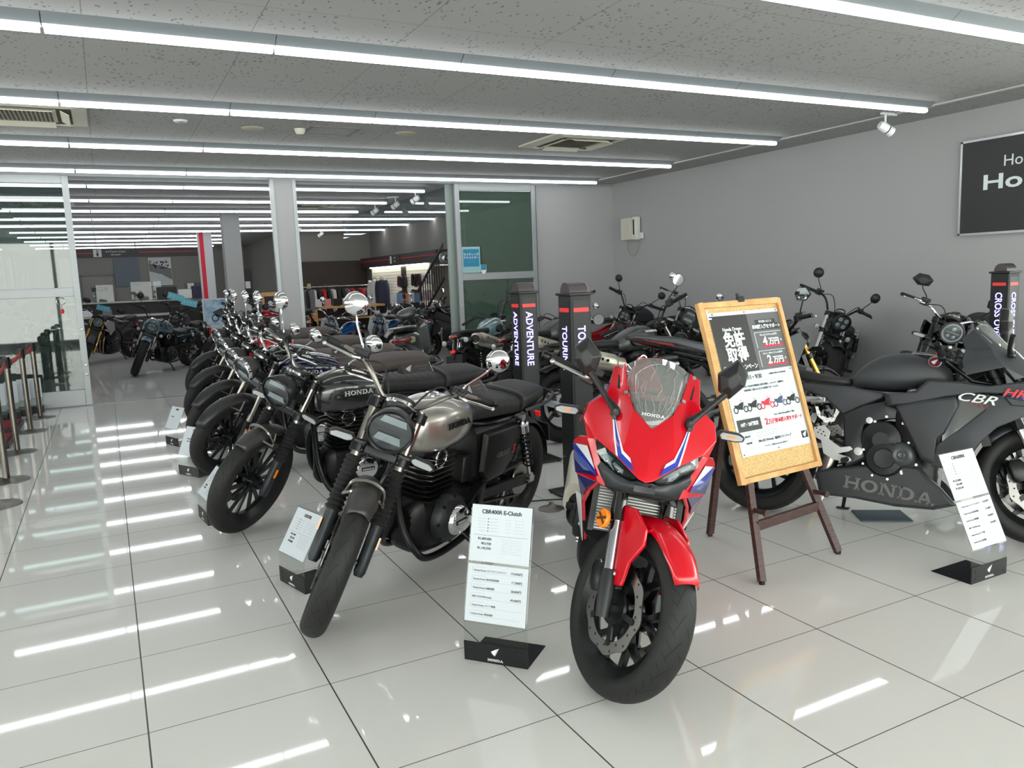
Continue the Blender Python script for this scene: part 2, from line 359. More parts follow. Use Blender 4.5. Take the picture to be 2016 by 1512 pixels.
# partition: end wall, header, column
m=MB(); m.box((7.13,YP+.08,H/2),(1.5,.16,H)); struct('wall_back',m,WAL,smooth=False)
m=MB(); m.box((2.35,YP+.09,H/2),(.26,.30,H)); struct('column_1',m,WAL,smooth=False)
m=MB(); m.box((2.3,YP+.09,H-.02),(14,.20,.04)); struct('trim_2',m,FRM,smooth=False)
m=MB()
for x in(2.20,2.50): m.box((x,YP-.03,H/2),(.05,.08,H-.05))
struct('trim_3',m,FRM,smooth=False)
m=MB(); m.box((-.0,YP-.02,.003),(5.2,.05,.006)); m.box((3.5,YP-.02,.003),(2.6,.05,.006)); struct('trim_4',m,mat('door_track',(84,84,88),.3,.8),smooth=False)
def door(name,x0,x1,glass,back=True,keys=False):
    r=MB(); w=.075; y=YP-.05
    for x in(x0+w/2,x1-w/2): r.box((x,y,(H-.04)/2),(w,.05,H-.05))
    r.box(((x0+x1)/2,y,H-.09),(x1-x0-2*w,.05,.10)); r.box(((x0+x1)/2,y,1.44),(x1-x0-2*w,.05,.11)); r.box(((x0+x1)/2,y,.11),(x1-x0-2*w,.05,.2))
    d=struct(name,r,FRM,smooth=False,bev=.004)
    for z0,z1 in((.21,1.385),(1.495,H-.14)):
        g=MB(); g.box(((x0+x1)/2,y,(z0+z1)/2),(x1-x0-2*w,.008,z1-z0)); g.build('glass_pane',glass,d,smooth=False)
    return d
dl=door('door_1',-1.62,-.245,pane('left_door_glass',(182,196,193),.10,.12,(96,112,108)))
for z in(.97,.52,.40): MB().lathe([(.0001,.012),(.012,.010),(.018,0)],(-.275,YP-.075,z),(0,-1,0),12).build('lock_button',CHR,dl)
dr=door('door_2',4.92,6.33,pane('right_door_glass',(190,208,200),.10,.10,(150,165,158)))
MB().lathe([(.0001,.012),(.012,.010),(.016,0)],(4.955,YP-.075,1.0),(0,-1,0),12).build('lock_button',ALU,dr)
m=MB(); m.box((5.64,YP+.10,H/2),(1.6,.05,H)); struct('wall_behind_door',m,GRN,smooth=False)
dl2=door('door_3',-3.1,-1.62,MATS['left_door_glass'])
# left side wall with windows toward daylight, and shop front behind the camera
def winwall(name,axis,pos,a,b,z0,z1,nb,ncol):
    m=MB(); g=MB()
    def bx(a0,a1,q0,q1,th,mb):
        if axis=='x': mb.box((pos,(a0+a1)/2,(q0+q1)/2),(th,a1-a0,q1-q0))
        else: mb.box(((a0+a1)/2,pos,(q0+q1)/2),(a1-a0,th,q1-q0))
    bx(a,b,0,z0,.15,m); bx(a,b,z1,H,.15,m)
    for i in range(nb+1):
        x=a+(b-a)*i/nb; bx(max(a,x-.04),min(b,x+.04),z0,z1,.10,m)
    o=struct(name,m,ncol,smooth=False); bx(a,b,z0,z1,.01,g); g.build('glass_pane',GLS,o,smooth=False); return o
winwall('window_1','x',-6.5,-4.6,8.7,.9,2.3,10,FRM)
winwall('window_2','y',-4.6,-6.5,7.9,.15,2.75,8,FRM)
winwall('window_5','x',7.95,-4.6,.8,.15,2.75,6,FRM)
m=MB(); m.box((-5.2,20,3.0),(.2,24,6.0))
for i in range(60): m.box((-5.07,8.4+.4*i,3.0),(.08,.10,6.0))
m.box((-5.6,33,3.0),(9,.2,6.0))
for i in range(22): m.box((-9.6+.4*i,32.87,3.0),(.1,.08,6.0))
struct('building_facade',m,mat('facade_pale_blue',(36,58,68),.8),smooth=False)
winwall('window_3','x',-1.85,9.2,27,1.3,2.45,10,mat('left_wall_grey',(112,124,120),.7))
m=MB(); m.box((-4.9,YP+.05,H/2),(3.4,.12,H)); struct('wall_left',m,WAL,smooth=False)
# far room
m=MB(); m.box((1.2,28.1,H/2),(11,.2,H)); struct('wall_far',m,DWL,smooth=False)
m=MB(); m.box((2.455,14.55,H/2),(.335,.335,H)); struct('column_2',m,WAL,smooth=False)
m=MB(); m.box((7.0,20.4,H/2),(4.4,.2,H)); m.box((4.85,24.3,H/2),(.12,7.8,H)); struct('wall_shop_back',m,DWL,smooth=False)
m=MB(); m.box((7.3,17.3,H/2),(.2,6.1,H)); struct('wall_shop_right',m,DWL,smooth=False)
m=MB(); m.box((8.6,11.6,H/2),(.12,5.6,H)); struct('wall_stairwell',m,DWL,smooth=False)
# aluminium window high beside the stairs
w=MB(); 
for y in(11.2,11.75,12.3): w.box((8.50,y,2.05),(.05,.06,.7))
for z in(1.7,2.4): w.box((8.50,11.75,z),(.05,1.16,.06))
struct('window_4',w,FRM,smooth=False)
g=MB(); g.box((8.52,11.75,2.05),(.01,1.1,.66)); o=g.build('lit_window_pane',mat('daylight_pane',(214,232,255),.5,emit=1.6),bpy.data.objects['window_4'],smooth=False)
# hanging clear smoke barrier
g=MB(); g.box((5.08,12.2,2.66),(.008,6.6,.46)); o=g.build('smoke_barrier_glass',pane('smoke_barrier',(222,230,230),.12,.06,(160,170,175)),smooth=False)
tag(o,'clear glass smoke barrier hanging from the ceiling of the back shop','glass screen')
# ---------------------------------------------------------------- ceiling light rows
TUB=mat('led_tube',(250,253,255),.4,emit=LED)
LSH=mat('luminaire_white',(112,118,122),.5)
def fixture():
    r=MB(); L=1.208
    r.add([(-L/2,-.11,0),(L/2,-.11,0),(-L/2,-.045,-.045),(L/2,-.045,-.045),(-L/2,.045,-.045),(L/2,.045,-.045),(-L/2,.11,0),(L/2,.11,0)],
      [(0,1,3,2),(2,3,5,4),(4,5,7,6),(0,2,4,6),(1,7,5,3)])
    root=r.build('ceiling_light',LSH,None,smooth=False)
    t=MB(); t.loft([(-L/2+.008,-.046,-.082,.034,.8),(L/2-.008,-.046,-.082,.034,.8)],10); t.build('diffuser_tube',TUB,root)
    return root
FX=None
ROWS=[(.53,'first'),(2.36,'second'),(4.25,'third'),(6.17,'fourth'),(8.02,'fifth')]
ordn=['nearest the right wall','second from the right wall','third from the right wall','fourth from the right wall','fifth from the right wall','sixth from the right wall','seventh from the right wall','eighth from the right wall','ninth from the right wall']
def light(x,y,label,grp):
    global FX
    if FX is None: FX=fixture(); o=FX
    else: o=dup(FX)
    o.location=(x,y,H); tag(o,label,'ceiling light',grp); return o
for y,nm in ROWS:
    for k in range(7 if y>1 else 8):
        x=7.13-.606-1.213*k
        light(x,y,'tube light in the %s row of the front showroom, %s'%(nm,ordn[k]),'tube lights of the front showroom ceiling')
BR=[(9.52,4.85),(11.45,4.85),(13.28,4.85),(15.12,8.4),(16.97,8.4),(18.9,7.6),(20.8,4.7),(22.7,4.7),(24.65,4.7),(26.7,4.7)]
for j,(y,xe) in enumerate(BR):
    x=-.055-.606
    xs=[]
    while x-.6>-2.9: x-=1.213
    while x+.606<xe+.05: xs.append(x); x+=1.213
    for x in xs:
        light(x,y,'white tube light in row %s of the back room ceiling'%['one','two','three','four','five','six','seven','eight','nine','ten'][j],'tube lights of the back room ceiling row %s'%['one','two','three','four','five','six','seven','eight','nine','ten'][j])
# ---------------------------------------------------------------- ceiling fittings
CRM=mat('cream_plastic',(202,199,184),.5); CRD=mat('grille_dark',(84,80,70),.6)
def cassette(x,y,label,room=H,s=.94,flapopen=True):
    root=empty('air_conditioner',(x,y,room-.001)); tag(root,label,'air conditioner')
    p=MB(); h=s/2; q=.36
    p.rings([[(-h,-h,0),(h,-h,0),(h,h,0),(-h,h,0)],[(-h,-h,-.018),(h,-h,-.018),(h,h,-.018),(-h,h,-.018)],[(-q,-q,-.04),(q,-q,-.04),(q,q,-.04),(-q,q,-.04)],[(-q,-q,-.02),(q,-q,-.02),(q,q,-.02),(-q,q,-.02)]],False)
    p.build('panel',CRM,root,smooth=False)
    g=MB(); g.box((0,0,-.028),(.50,.50,.012))
    for i in range(15):
        for j in range(4): g.cur=1; g.box((-.21+.03*i,-.165+.11*j,-.0355),(.018,.095,.004))
    g.build('intake_grille',[CRM,CRD],root,smooth=False)
    for a in range(4):
        f=MB(); M=Matrix.Rotation(a*math.pi/2,4,'Z')@Matrix.Translation((.31,0,-.045))@Matrix.Rotation(.5,4,'Y'); f.box((0,0,0),(.07,.46,.006))
        f.build('air_flap',CRM,root,mtx=M,smooth=False,bev=.002)
    d=MB(); d.box((0,0,-.024),(.72,.72,.004)); d.build('recess',CRD,root,smooth=False)
    return root
cassette(-.44,4.93,'cream ceiling cassette air conditioner with long dark grille at the left edge')
cassette(4.855,5.0,'cream four-way ceiling cassette air conditioner near the right wall')
cassette(-.75,12.35,'cream cassette air conditioner in the back room ceiling behind the sliding door')
cassette(3.6,12.4,'cream cassette air conditioner in the back room ceiling near the spotlights')
for x,y,lb in((1.403,5.187,'round beige ceiling speaker left of the square hatch'),(2.874,5.06,'round beige ceiling speaker right of the square hatch')):
    o=MB().lathe([(.0001,-.012),(.085,-.012),(.095,-.008),(.105,0)],(0,0,0),(0,0,1),28).build('ceiling_speaker',mat('beige_mesh',(176,170,150),.7)); o.location=(x,y,H); tag(o,lb,'speaker')
o=MB().lathe([(.0001,-.05),(.03,-.05),(.045,-.03),(.05,-.012),(.055,0)],(0,0,0),(0,0,1),20).build('smoke_detector',CRM); o.location=(1.83,5.12,H); tag(o,'small cream smoke detector beside the ceiling hatch','smoke detector')
r=MB(); s_=.23
for a,b_ in(((-s_,-s_),(s_,-s_)),((s_,-s_),(s_,s_)),((s_,s_),(-s_,s_)),((-s_,s_),(-s_,-s_))): r.bar((a[0],a[1],-.004),(b_[0],b_[1],-.004),.025,.008)
o=r.build('ceiling_hatch',mat('hatch_frame',(120,118,112),.5,.3),smooth=False); MB().box((0,0,-.001),(.43,.43,.002)).build('hatch_board',CEI,o,smooth=False); o.location=(2.14,5.16,H); tag(o,'square inspection hatch with grey frame in the showroom ceiling','hatch')
o=MB().lathe([(.02,-.012),(.05,-.014),(.062,0)],(0,0,0),(0,0,1),24).build('downlight',WPL); MB().sph((0,0,-.004),.03,12,(1,1,.5)).build('bulb',CLR,o); o.location=(.758,5.0,H); tag(o,'small round downlight between the air conditioner and the speaker','downlight')
def spot(x,y,z,rot,label):
    root=empty('track_spotlight',(x,y,z),(0,0,rot)); tag(root,label,'spotlight')
    MB().box((.05,0,-.012),(.22,.03,.024)).build('mount',WPL,root,smooth=False,bev=.003)
    MB().bar((0,0,-.02),(0,0,-.13),.012,.02).build('arm',WPL,root,smooth=False)
    d=Vector((.75,-.2,-.45)).normalized(); c=Vector((0,0,-.15))
    h=MB(); h.lathe([(.0001,-.075),(.035,-.072),(.045,-.05),(.048,.02)],c,d,24); h.cur=1; h.lathe([(.046,.02),(.046,.032)],c,d,24); h.cur=0; h.lathe([(.048,.032),(.05,.085),(.045,.085),(.04,.05),(.0001,.04)],c,d,24)
    h.build('lamp_head',[WPL,BLK],root)
    return root
spot(7.10,2.77,H-.0,0,'white track spotlight near the right wall above the dark sign')
for x,y,lb in((4.9,9.9,'white spotlight nearest the door in the back shop track'),(4.9,10.9,'white spotlight in the middle of the back shop track'),(4.9,12.1,'white spotlight farther along the back shop track'),(5.6,19.2,'white spotlight above the dark fitting room wall'),(4.6,17.4,'white spotlight far back beside the shop column')):
    spot(x-.12,y,H,2.6,lb)
# wall box with cord
root=empty('wall_device',(7.86,8.08,2.12)); tag(root,'beige electric box with hanging cord on the right wall near the corner','wall box')
MB().box((-.05,.05,0),(.1,.28,.36)).build('box_body',CRM,root,smooth=False,bev=.01)
MB().box((-.045,-.16,0),(.09,.13,.37)).build('side_unit',mat('pale_plastic',(216,214,206),.5),root,smooth=False,bev=.015)
MB().box((-.093,-.16,.02),(.006,.03,.24)).build('dark_slot',BLK,root,smooth=False)
MB().box((-.02,-.28,-.12),(.03,.06,.09)).build('socket',WPL,root,smooth=False)
MB().tube([(-.01,.12,-.18),(-.01,.11,-.34),(-.01,0,-.44),(-.01,-.14,-.38),(-.01,-.2,-.2)],.006,6,6).build('cord',mat('grey_cord',(150,148,140),.6),root)
# dealer sign on the right wall
root=empty('wall_sign',(7.868,1.55,2.13)); tag(root,'black framed dealer sign on the grey right wall, cut by the photo edge','sign')
F=frame((0,0,0),(0,-1,0),(0,0,1))
MB().box((-.012,0,0),(.024,1.77,.9)).build('sign_board',mat('sign_black',(44,45,47),.42),root,smooth=False)
r=MB()
for y in(-.895,.895): r.box((-.016,y,0),(.036,.022,.93))
for z in(-.457,.457): r.box((-.016,0,z),(.036,1.81,.022))
r.build('sign_frame',ALU,root,smooth=False)
FF=Matrix.Translation((-.025,0,0))@F
text('lettering','Honda Dream',.15,FF,mat('sign_white',(222,230,232),.5),root,at=(-.48,.22),bold=.0)
text('lettering','Honda',.20,FF,MATS['sign_white'],root,at=(-.68,.03),sx=1.55,bold=.02)
# ================================================================ motorcycles
# local frame: origin = front tyre contact, x forward, y to the rider's left, z up
class Spec(dict):
    __getattr__=dict.get
def axis_fn(s):
    r=R_(s.rake); sr,cr=math.sin(r),math.cos(r); T=s.trail
    f0=-T*cr+s.R*sr; t0=T*sr+s.R*cr
    def ax(t,f=0,y=0): return Vector((T-sr*t+cr*f,y,cr*t+sr*f))
    return ax,f0,t0
def steer_m(s,deg):
    r=R_(s.rake); d=Vector((-math.sin(r),0,math.cos(r))); a=Vector((s.trail,0,0))
    return Matrix.Translation(a)@Matrix.Rotation(R_(deg),4,d)@Matrix.Translation(-a)
def tyre_mb(R,w,rr,n=56):
    h=R-rr; pts=[]
    K=[(-.36,0),(-.47,.18),(-.5,.42),(-.49,.58),(-.44,.72),(-.36,.84),(-.25,.93),(-.13,.985),(0,1)]
    prof=[(rr+h*q,w*p) for p,q in K]+[(rr+h*q,-w*p) for p,q in K[-2::-1]]
    vv=[p[1]/w*2 for p in prof]
    m=MB(); m.lathe(prof,(0,0,0),(0,1,0),n,uvs=True)
    for k,q in m.uv.items(): m.uv[k]=[(a,vv[b]) for a,b in q]
    m.lathe([(rr+.001,w*.36),(rr-.006,w*.3),(rr-.006,-w*.3),(rr+.001,-w*.36)],(0,0,0),(0,1,0),n)
    return m
def rim_mb(rr,w,style,hub=.045,n=48):
    m=MB(); a=w*.40
    m.lathe([(rr+.006,a),(rr+.008,a-.006),(rr-.012,a-.012),(rr-.02,a*.55),(rr-.03,a*.3),(rr-.03,-a*.3),(rr-.02,-a*.55),(rr-.012,-a+.012),(rr+.008,-a+.006),(rr+.006,-a),(rr-.018,-a+.016),(rr-.036,-a*.3),(rr-.036,a*.3),(rr-.018,a-.016)],(0,0,0),(0,1,0),n,closed=True)
    m.lathe([(.012,.06),(hub*.7,.06),(hub*.75,.04),(hub,.035),(hub,-.035),(hub*.75,-.04),(hub*.7,-.06),(.012,-.06)],(0,0,0),(0,1,0),24,closed=True)
    def P(r,t,y=0): return Vector((r*math.cos(t),y,r*math.sin(t)))
    if style=='wire':
        for k in range(32):
            t=2*math.pi*k/32; sg=1 if k%2 else -1; dd=.35 if (k//2)%2 else -.35
            m.tube([P(hub*.95,t+dd*2.2,sg*.03),P(rr-.034,t,sg*.004)],.0022,4,caps=False)
    elif style=='multi':   # seven Y-shaped pairs
        for k in range(7):
            t=2*math.pi*k/7
            for dd in(-.2,.2):
                m.bar(P(hub*.85,t+dd*.4),P(rr-.03,t+dd),.022,.012,up=(0,1,0))
            m.bar(P(hub*.8,t),P(hub+.035,t),.03,.02,up=(0,1,0))
    elif style=='split':   # six forked spokes
        for k in range(6):
            t=2*math.pi*k/6+.2
            m.bar(P(hub*.8,t),P(rr*.52,t),.034,.026,up=(0,1,0))
            for dd in(-.26,.26): m.bar(P(rr*.5,t+dd*.12),P(rr-.028,t+dd),.022,.020,up=(0,1,0))
    else:
        for k in range(5):
            t=2*math.pi*k/5
            m.bar(P(hub*.8,t),P(rr-.03,t),.03,.024,up=(0,1,0))
    return m
def disc_mb(r,w=.0045,wave=True,holes=24):
    m=MB(); n=72; ri=r*.74; A=[];B=[];C=[];D=[]
    for k in range(n):
        t=2*math.pi*k/n; ro=r+(.005*math.sin(t*9) if wave else 0)
        for L,rad,y in((A,ro,w/2),(B,ri,w/2),(C,ri,-w/2),(D,ro,-w/2)): L.append((rad*math.cos(t),y,rad*math.sin(t)))
    m.rings([A,B,C,D,A],False)
    m.cur=1
    for k in range(holes):
        t=2*math.pi*k/holes; rr=r*(.82 if k%2 else .93)
        m.cyl((rr*math.cos(t),-w/2-.0006,rr*math.sin(t)),(rr*math.cos(t),w/2+.0006,rr*math.sin(t)),.0048,n=8)
    return m
def carrier_mb(r,y):
    m=MB(); s=1 if y>0 else -1
    m.lathe([(.03,-.004),(.06,-.006),(.064,.004),(.03,.008)],(0,0,0),(0,1,0),24,closed=True)
    for k in range(5):
        t=2*math.pi*k/5; m.bar((.055*math.cos(t),0,.055*math.sin(t)),(r*.74*math.cos(t+.1),0,r*.74*math.sin(t+.1)),.02,.008,up=(0,1,0))
        m.cyl((r*.75*math.cos(t+.1),-.008,r*.75*math.sin(t+.1)),(r*.75*math.cos(t+.1),.008,r*.75*math.sin(t+.1)),.012,n=12)
    return m
def bolt(m,p,ax,r=.008,h=.005):
    p=Vector(p);ax=Vector(ax).normalized(); m.lathe([(.0001,h),(r*.8,h),(r,h*.4),(r,0)],p,ax,10)
def mirror(par,P,shape,chrome,glassdir,put,stem_from,side,sc=1.0):
    """P = centre of the shell, in the parent's frame"""
    P=Vector(P); sf=Vector(stem_from)
    a=put(MB().tube([sf,sf+Vector((0,side*.01,.03)),(sf*.35+P*.65)+Vector((.0,0,-.012)),P+Vector((.012,-side*.01,-.02))],[.0055*sc,.0055*sc,.005*sc,.0048*sc],8,4),'mirror_stem',CHR if chrome else BLK,par)
    g=Vector(glassdir).normalized()
    if shape=='round':
        s=put(MB().lathe([(.0001,-.028*sc),(.022*sc,-.026*sc),(.044*sc,-.016*sc),(.054*sc,-.002*sc),(.055*sc,.006*sc),(.051*sc,.006*sc)],P,g,28),'mirror_shell',CHR if chrome else BLK,par)
        put(MB().lathe([(.0001,.004*sc),(.051*sc,.004*sc)],P,g,28),'mirror_glass',MIR,s)
    else:
        u=Vector((0,0,1)); r=g.cross(u).normalized()*side*-1; u=r.cross(g)*side*-1
        if u.z<0:u=-u
        o=[(-.085,-.012),(-.05,.05),(.03,.062),(.085,.03),(.07,-.03),(-.02,-.05)]
        q=[P+r*(x*sc)+u*(z*sc) for x,z in o]; b=[P-g*.035*sc+(v-P)*.5 for v in q]; f=[P+g*.008+(v-P)*.96 for v in q]
        s=put(MB().rings([b,q,f]),'mirror_shell',BLK,par,bev=.004)
        m=MB(); m.add([P+g*.0095+(v-P)*.9 for v in q],[tuple(range(6))]); put(m,'mirror_glass',MIR,s)
    return s
def moto(s):
    """build one motorcycle from a spec; returns its root. Parts that turn with the bars are kept in root['_turn'] (python side list)."""
    s=Spec(s); ax,f0,t0=axis_fn(s)
    root=empty(s.name); SM=steer_m(s,s.steer); turn=[]
    hi=s.hi or 0
    def F(mb,name,m,par=None,M=None,**k):     # a part that turns with the handlebar
        o=mb.build(name,m,root if par is None else par,**k)
        if par is None:
            loc=M if M is not None else Matrix.Identity(4)
            o.matrix_local=SM@loc; turn.append(o)
        elif M is not None: o.matrix_local=M
        return o
    def B(mb,name,m,par=None,**k): return mb.build(name,m,root if par is None else par,**k)
    put=lambda mb,name,m,par,**k: mb.build(name,m,par,**k)
    WB=s.wb; R=s.R; Rr=s.Rr; fm=s.forkm or SBK; lm=s.forklow or SBK
    # ---- wheels
    TF=Matrix.Translation((0,0,R)); TR=Matrix.Translation((-WB,0,Rr))
    t=F(tyre_mb(R,s.w,s.rr),'front_tyre',TRD if hi else RUB,M=TF)
    F(rim_mb(s.rr,s.w,s.rim or 'multi'),'wheel_rim',s.rimm or SBK,t,M=Matrix.Identity(4))
    t2=B(tyre_mb(Rr,s.wr,s.rrr),'rear_tyre',TRD if hi else RUB,mtx=TR)
    B(rim_mb(s.rrr,s.wr,s.rim or 'multi'),'wheel_rim',s.rimm or SBK,t2,mtx=Matrix.Identity(4))
    dy=s.w/2+.015 if s.w<.12 else .07
    for sd in ((s.disc_side,) if s.disc_side else (-1,1)) if s.disc!=0 else ():
        F(disc_mb(s.disc or .145,wave=s.wave!=0),'brake_disc',[DSC,BLK],t,M=Matrix.Translation((0,sd*.062,0)))
        F(carrier_mb(s.disc or .145,sd),'disc_carrier',s.carrier or SBK,t,M=Matrix.Translation((0,sd*.06,0)))
        c=MB(); p=Vector((-.105,sd*.075,R-.075+.15)); c.loft([(-.055,.03,-.03,.022),(-.03,.042,-.042,.03),(.03,.042,-.042,.03),(.055,.03,-.03,.022)],12)
        M=Matrix.Translation((-.115,sd*.078,R+.055))@Matrix.Rotation(R_(68),4,'Y')
        F(c,'brake_caliper',s.calm or SBK,M=M,bev=.003)
    B(disc_mb(.11,wave=s.wave!=0),'brake_disc',[DSC,BLK],t2,mtx=Matrix.Translation((0,-.075,0)))
    # sprocket and chain on the left
    c=MB(); c.lathe([(.03,.075),(.098,.075),(.1,.08),(.098,.085),(.03,.085)],(-WB,0,Rr),(0,1,0),36,closed=True)
    for k in range(6):
        a=2*math.pi*k/6; c.bar((-WB+.03*math.cos(a),.08,Rr+.03*math.sin(a)),(-WB+.095*math.cos(a),.08,Rr+.095*math.sin(a)),.02,.006,up=(0,1,0))
    B(c,'rear_sprocket',STL)
    ps=(-WB+s.piv,.08,s.pivz)
    c=MB()
    for z0,z1 in((.098,.045),(-.098,-.045)):
        c.bar((-WB,.08,Rr+z0),(ps[0]+.06,.08,ps[2]+z1),.012,.016,up=(0,1,0))
    B(c,'drive_chain',mat('chain_steel',(96,92,86),.45,.9))
    # ---- fork
    fy=s.fy or .10; tt=s.ttop or .93; tl=s.tlow or .76
    for sd in(-1,1):
        leg=MB(); lowtop=s.lowtop or .52
        if s.usd:
            leg.tube([ax(t0+.03,f0,sd*fy),ax(lowtop,f0,sd*fy)],.021,14)
            o=F(leg,'fork_leg',s.stanchion or CHR)
            F(MB().tube([ax(lowtop,f0,sd*fy),ax(lowtop+.02,f0,sd*fy),ax(tt-.06,f0,sd*fy),ax(tt+.02,f0,sd*fy)],[.029,.027,.026,.025],16),'fork_tube',fm,o)
            F(MB().tube([ax(t0-.04,f0,sd*fy),ax(t0+.07,f0,sd*fy),ax(t0+.12,f0,sd*fy)],[.024,.03,.024],12),'axle_clamp',lm,o)
        else:
            leg.tube([ax(t0-.05,f0,sd*fy),ax(t0-.03,f0,sd*fy),ax(t0+.05,f0,sd*fy),ax(lowtop-.02,f0,sd*fy),ax(lowtop,f0,sd*fy)],[.018,.026,.026,.027,.030],16)
            leg.cyl(ax(t0-.01,f0+.0,sd*fy)+Vector((0,-.03*0,0)),ax(t0-.01,f0,sd*(fy+.02)),.018,n=12)
            o=F(leg,'fork_leg',lm)
            F(MB().tube([ax(lowtop,f0,sd*fy),ax(tt+.03,f0,sd*fy)],.0205,14),'fork_tube',s.stanchion or STL,o)
            F(MB().lathe([(.0001,.004),(.008,.004),(.011,0)],ax(t0-.01,f0,sd*(fy+.02)),(0,sd,0),12),'axle_cap',CHR,o)
        if s.gaiter:
            g=[];rs=[]; n=11
            for i in range(n*2+1):
                t_=lowtop-.01+(s.gtop-lowtop+.01)*i/(2*n); g.append(ax(t_,f0,sd*fy)); rs.append((.036 if i%2 else .027)+.004*(1-i/(2*n)))
            F(MB().tube(g,rs,16),'fork_gaiter',GRP,o)
        if s.reflect:
            F(MB().box((0,0,0),(.012,.008,.052)),'reflector',ORG,o,M=Matrix.Translation(ax(lowtop-.08,f0+.012,sd*(fy+.03)))@Matrix.Rotation(-R_(s.rake),4,'Y'))
    c=MB(); c.bar(ax(t0,f0,-fy-.02),ax(t0,f0,fy+.02),.02,.02); F(c,'front_axle',STL)
    for t_,nm in((tl,'lower_clamp'),(tt,'top_clamp')):
        c=MB(); c.bar(ax(t_,f0*.6,-fy+.01),ax(t_,f0*.6,fy-.01),.07 if nm[0]=='l' else .06,.03,up=ax(1)-ax(0))
        for sd in(-1,1): c.tube([ax(t_-.022,f0,sd*fy),ax(t_+.022,f0,sd*fy)],.034,14)
        if hi:
            for sd in(-1,1):
                for q in(-.011,.011): bolt(c,ax(t_+q,f0+.03,sd*(fy-.018)),ax(0,1)-ax(0,0),.007,.008)
        F(c,nm,s.clampm or SBK,bev=.003)
    # ---- front fender
    if s.fender:
        a0,a1,fw,rad=s.fender; rows=[]
        n=16
        for i in range(n+1):
            a=R_(a0+(a1-a0)*i/n); row=[]
            e=min(i,n-i)/n; wsc=1 if not s.ftaper else .72+.28*min(1,e*5)
            for j in range(9):
                u=-1+j/4; y=u*fw*wsc; rd=rad-.036*abs(u)**2.6
                row.append((rd*math.cos(a),y,rd*math.sin(a)))
            rows.append(row)
        o=F(MB().grid(rows),'front_fender',s.fenderm or BLK,M=TF,sol=.004)
        c=MB(); b=R_(s.brace or 95)
        for sd in(-1,1):
            for db in(-.18,.18): c.tube([(rad*.93*math.cos(b+db),sd*fw*.95,rad*.93*math.sin(b+db)),((rad-.06)*math.cos(b+.02),sd*(fy-.012),(rad-.08)*math.sin(b+.02))],.006,6)
        F(c,'fender_stay',s.staym or SBK,o)
    # ---- headlight
    if s.hl:
        t_,f_,r_=s.hl; c=ax(t_,f_); d=Vector((1,0,-.10)).normalized(); dp=s.hdepth or .12
        body=s.hlm or SBK
        o=F(MB().lathe([(.0001,-dp),(r_*.45,-dp*.95),(r_*.78,-dp*.66),(r_*.95,-dp*.3),(r_,0),(r_*.985,.006)],c,d,40),'headlight',body)
        F(MB().lathe([(r_*1.0,-.012),(r_*1.03,-.010),(r_*1.03,.010),(r_*.97,.016),(r_*.92,.012),(r_*.92,0)],c,d,40),'headlight_rim',s.hlrim or body,o)
        F(MB().lathe([(.0001,-.004),(r_*.93,-.004)],c,d,32),'reflector_bowl',BWL,o)
        e1=d.cross(Vector((0,1,0))).normalized(); e1=-e1 if e1.z<0 else e1
        if s.hlstyle=='bar':
            q=MB()
            for zz,hh,ww in((.50,.20,.62),(-.42,.26,.62)):
                q.add([c+d*.004+Vector((0,x*r_*ww,0))+e1*(r_*(zz+z)) for x,z in((-1,-hh*(.6 if zz>0 else .4)),(1,-hh*(.6 if zz>0 else .4)),(.8,hh),( -.8,hh))],[(0,1,2,3)])
            F(q,'light_bar',CLR,o)
            q=MB(); q.bar(c+d*.006+Vector((0,-r_*.9,0)),c+d*.006+Vector((0,r_*.9,0)),r_*.05,.004,up=e1); q.mirror; F(q,'lens_divider',LND,o)
        elif s.hlstyle=='four':
            q=MB()
            for yy in(-.36,.36):
                for zz in(-.34,.36): q.lathe([(.0001,.008),(r_*.2,.006),(r_*.27,0)],c+d*.002+Vector((0,yy*r_,0))+e1*(zz*r_),d,16)
            F(q,'led_lamp',CLR,o)
        elif s.hlstyle=='ring':
            F(MB().lathe([(r_*.72,.002),(r_*.74,.006),(r_*.88,.006),(r_*.9,.002)],c,d,36),'light_ring',CLR,o)
            q=MB(); q.bar(c+d*.004+Vector((0,-r_*.6,0)),c+d*.004+Vector((0,r_*.6,0)),.004,r_*.12,up=d); 
            for yy in(-.25,.25): q.lathe([(.0001,.008),(r_*.16,.0)],c+d*.002+Vector((0,yy*r_,0))-e1*(.35*r_),d,12)
            q.lathe([(.0001,.008),(r_*.2,.0)],c+d*.002+e1*(.36*r_),d,12); F(q,'led_lamp',CLR,o)
        F(MB().lathe([(.0001,.018),(r_*.5,.016),(r_*.94,.008)],c,d,32),'headlight_glass',pane('lamp_cover',(225,230,232),.08),o)
        if s.cowl:   # small colour cowl round the lamp
            rr_=r_*1.42; rows=[]
            for i,(q,dx) in enumerate(((1.02,.02),(1.25,.0),(1.42,-.05),(1.38,-.11))):
                rows.append([c+d*dx+Vector((0,r_*q*math.cos(a),0))+e1*(r_*q*math.sin(a)*(1.0 if math.sin(a)<0 else 1.12)) for a in [2*math.pi*k/28 for k in range(28)]])
            F(MB().grid(rows,True),'headlight_cowl',s.cowl,o,sol=.004)
        if not s.cowl:
            c2=MB()
            for sd in(-1,1): c2.bar(c-d*.05+Vector((0,sd*r_*.92,0)),ax(t_,f0,sd*fy),.012,.05,up=(0,0,1))
            F(c2,'headlight_bracket',SBK,o)
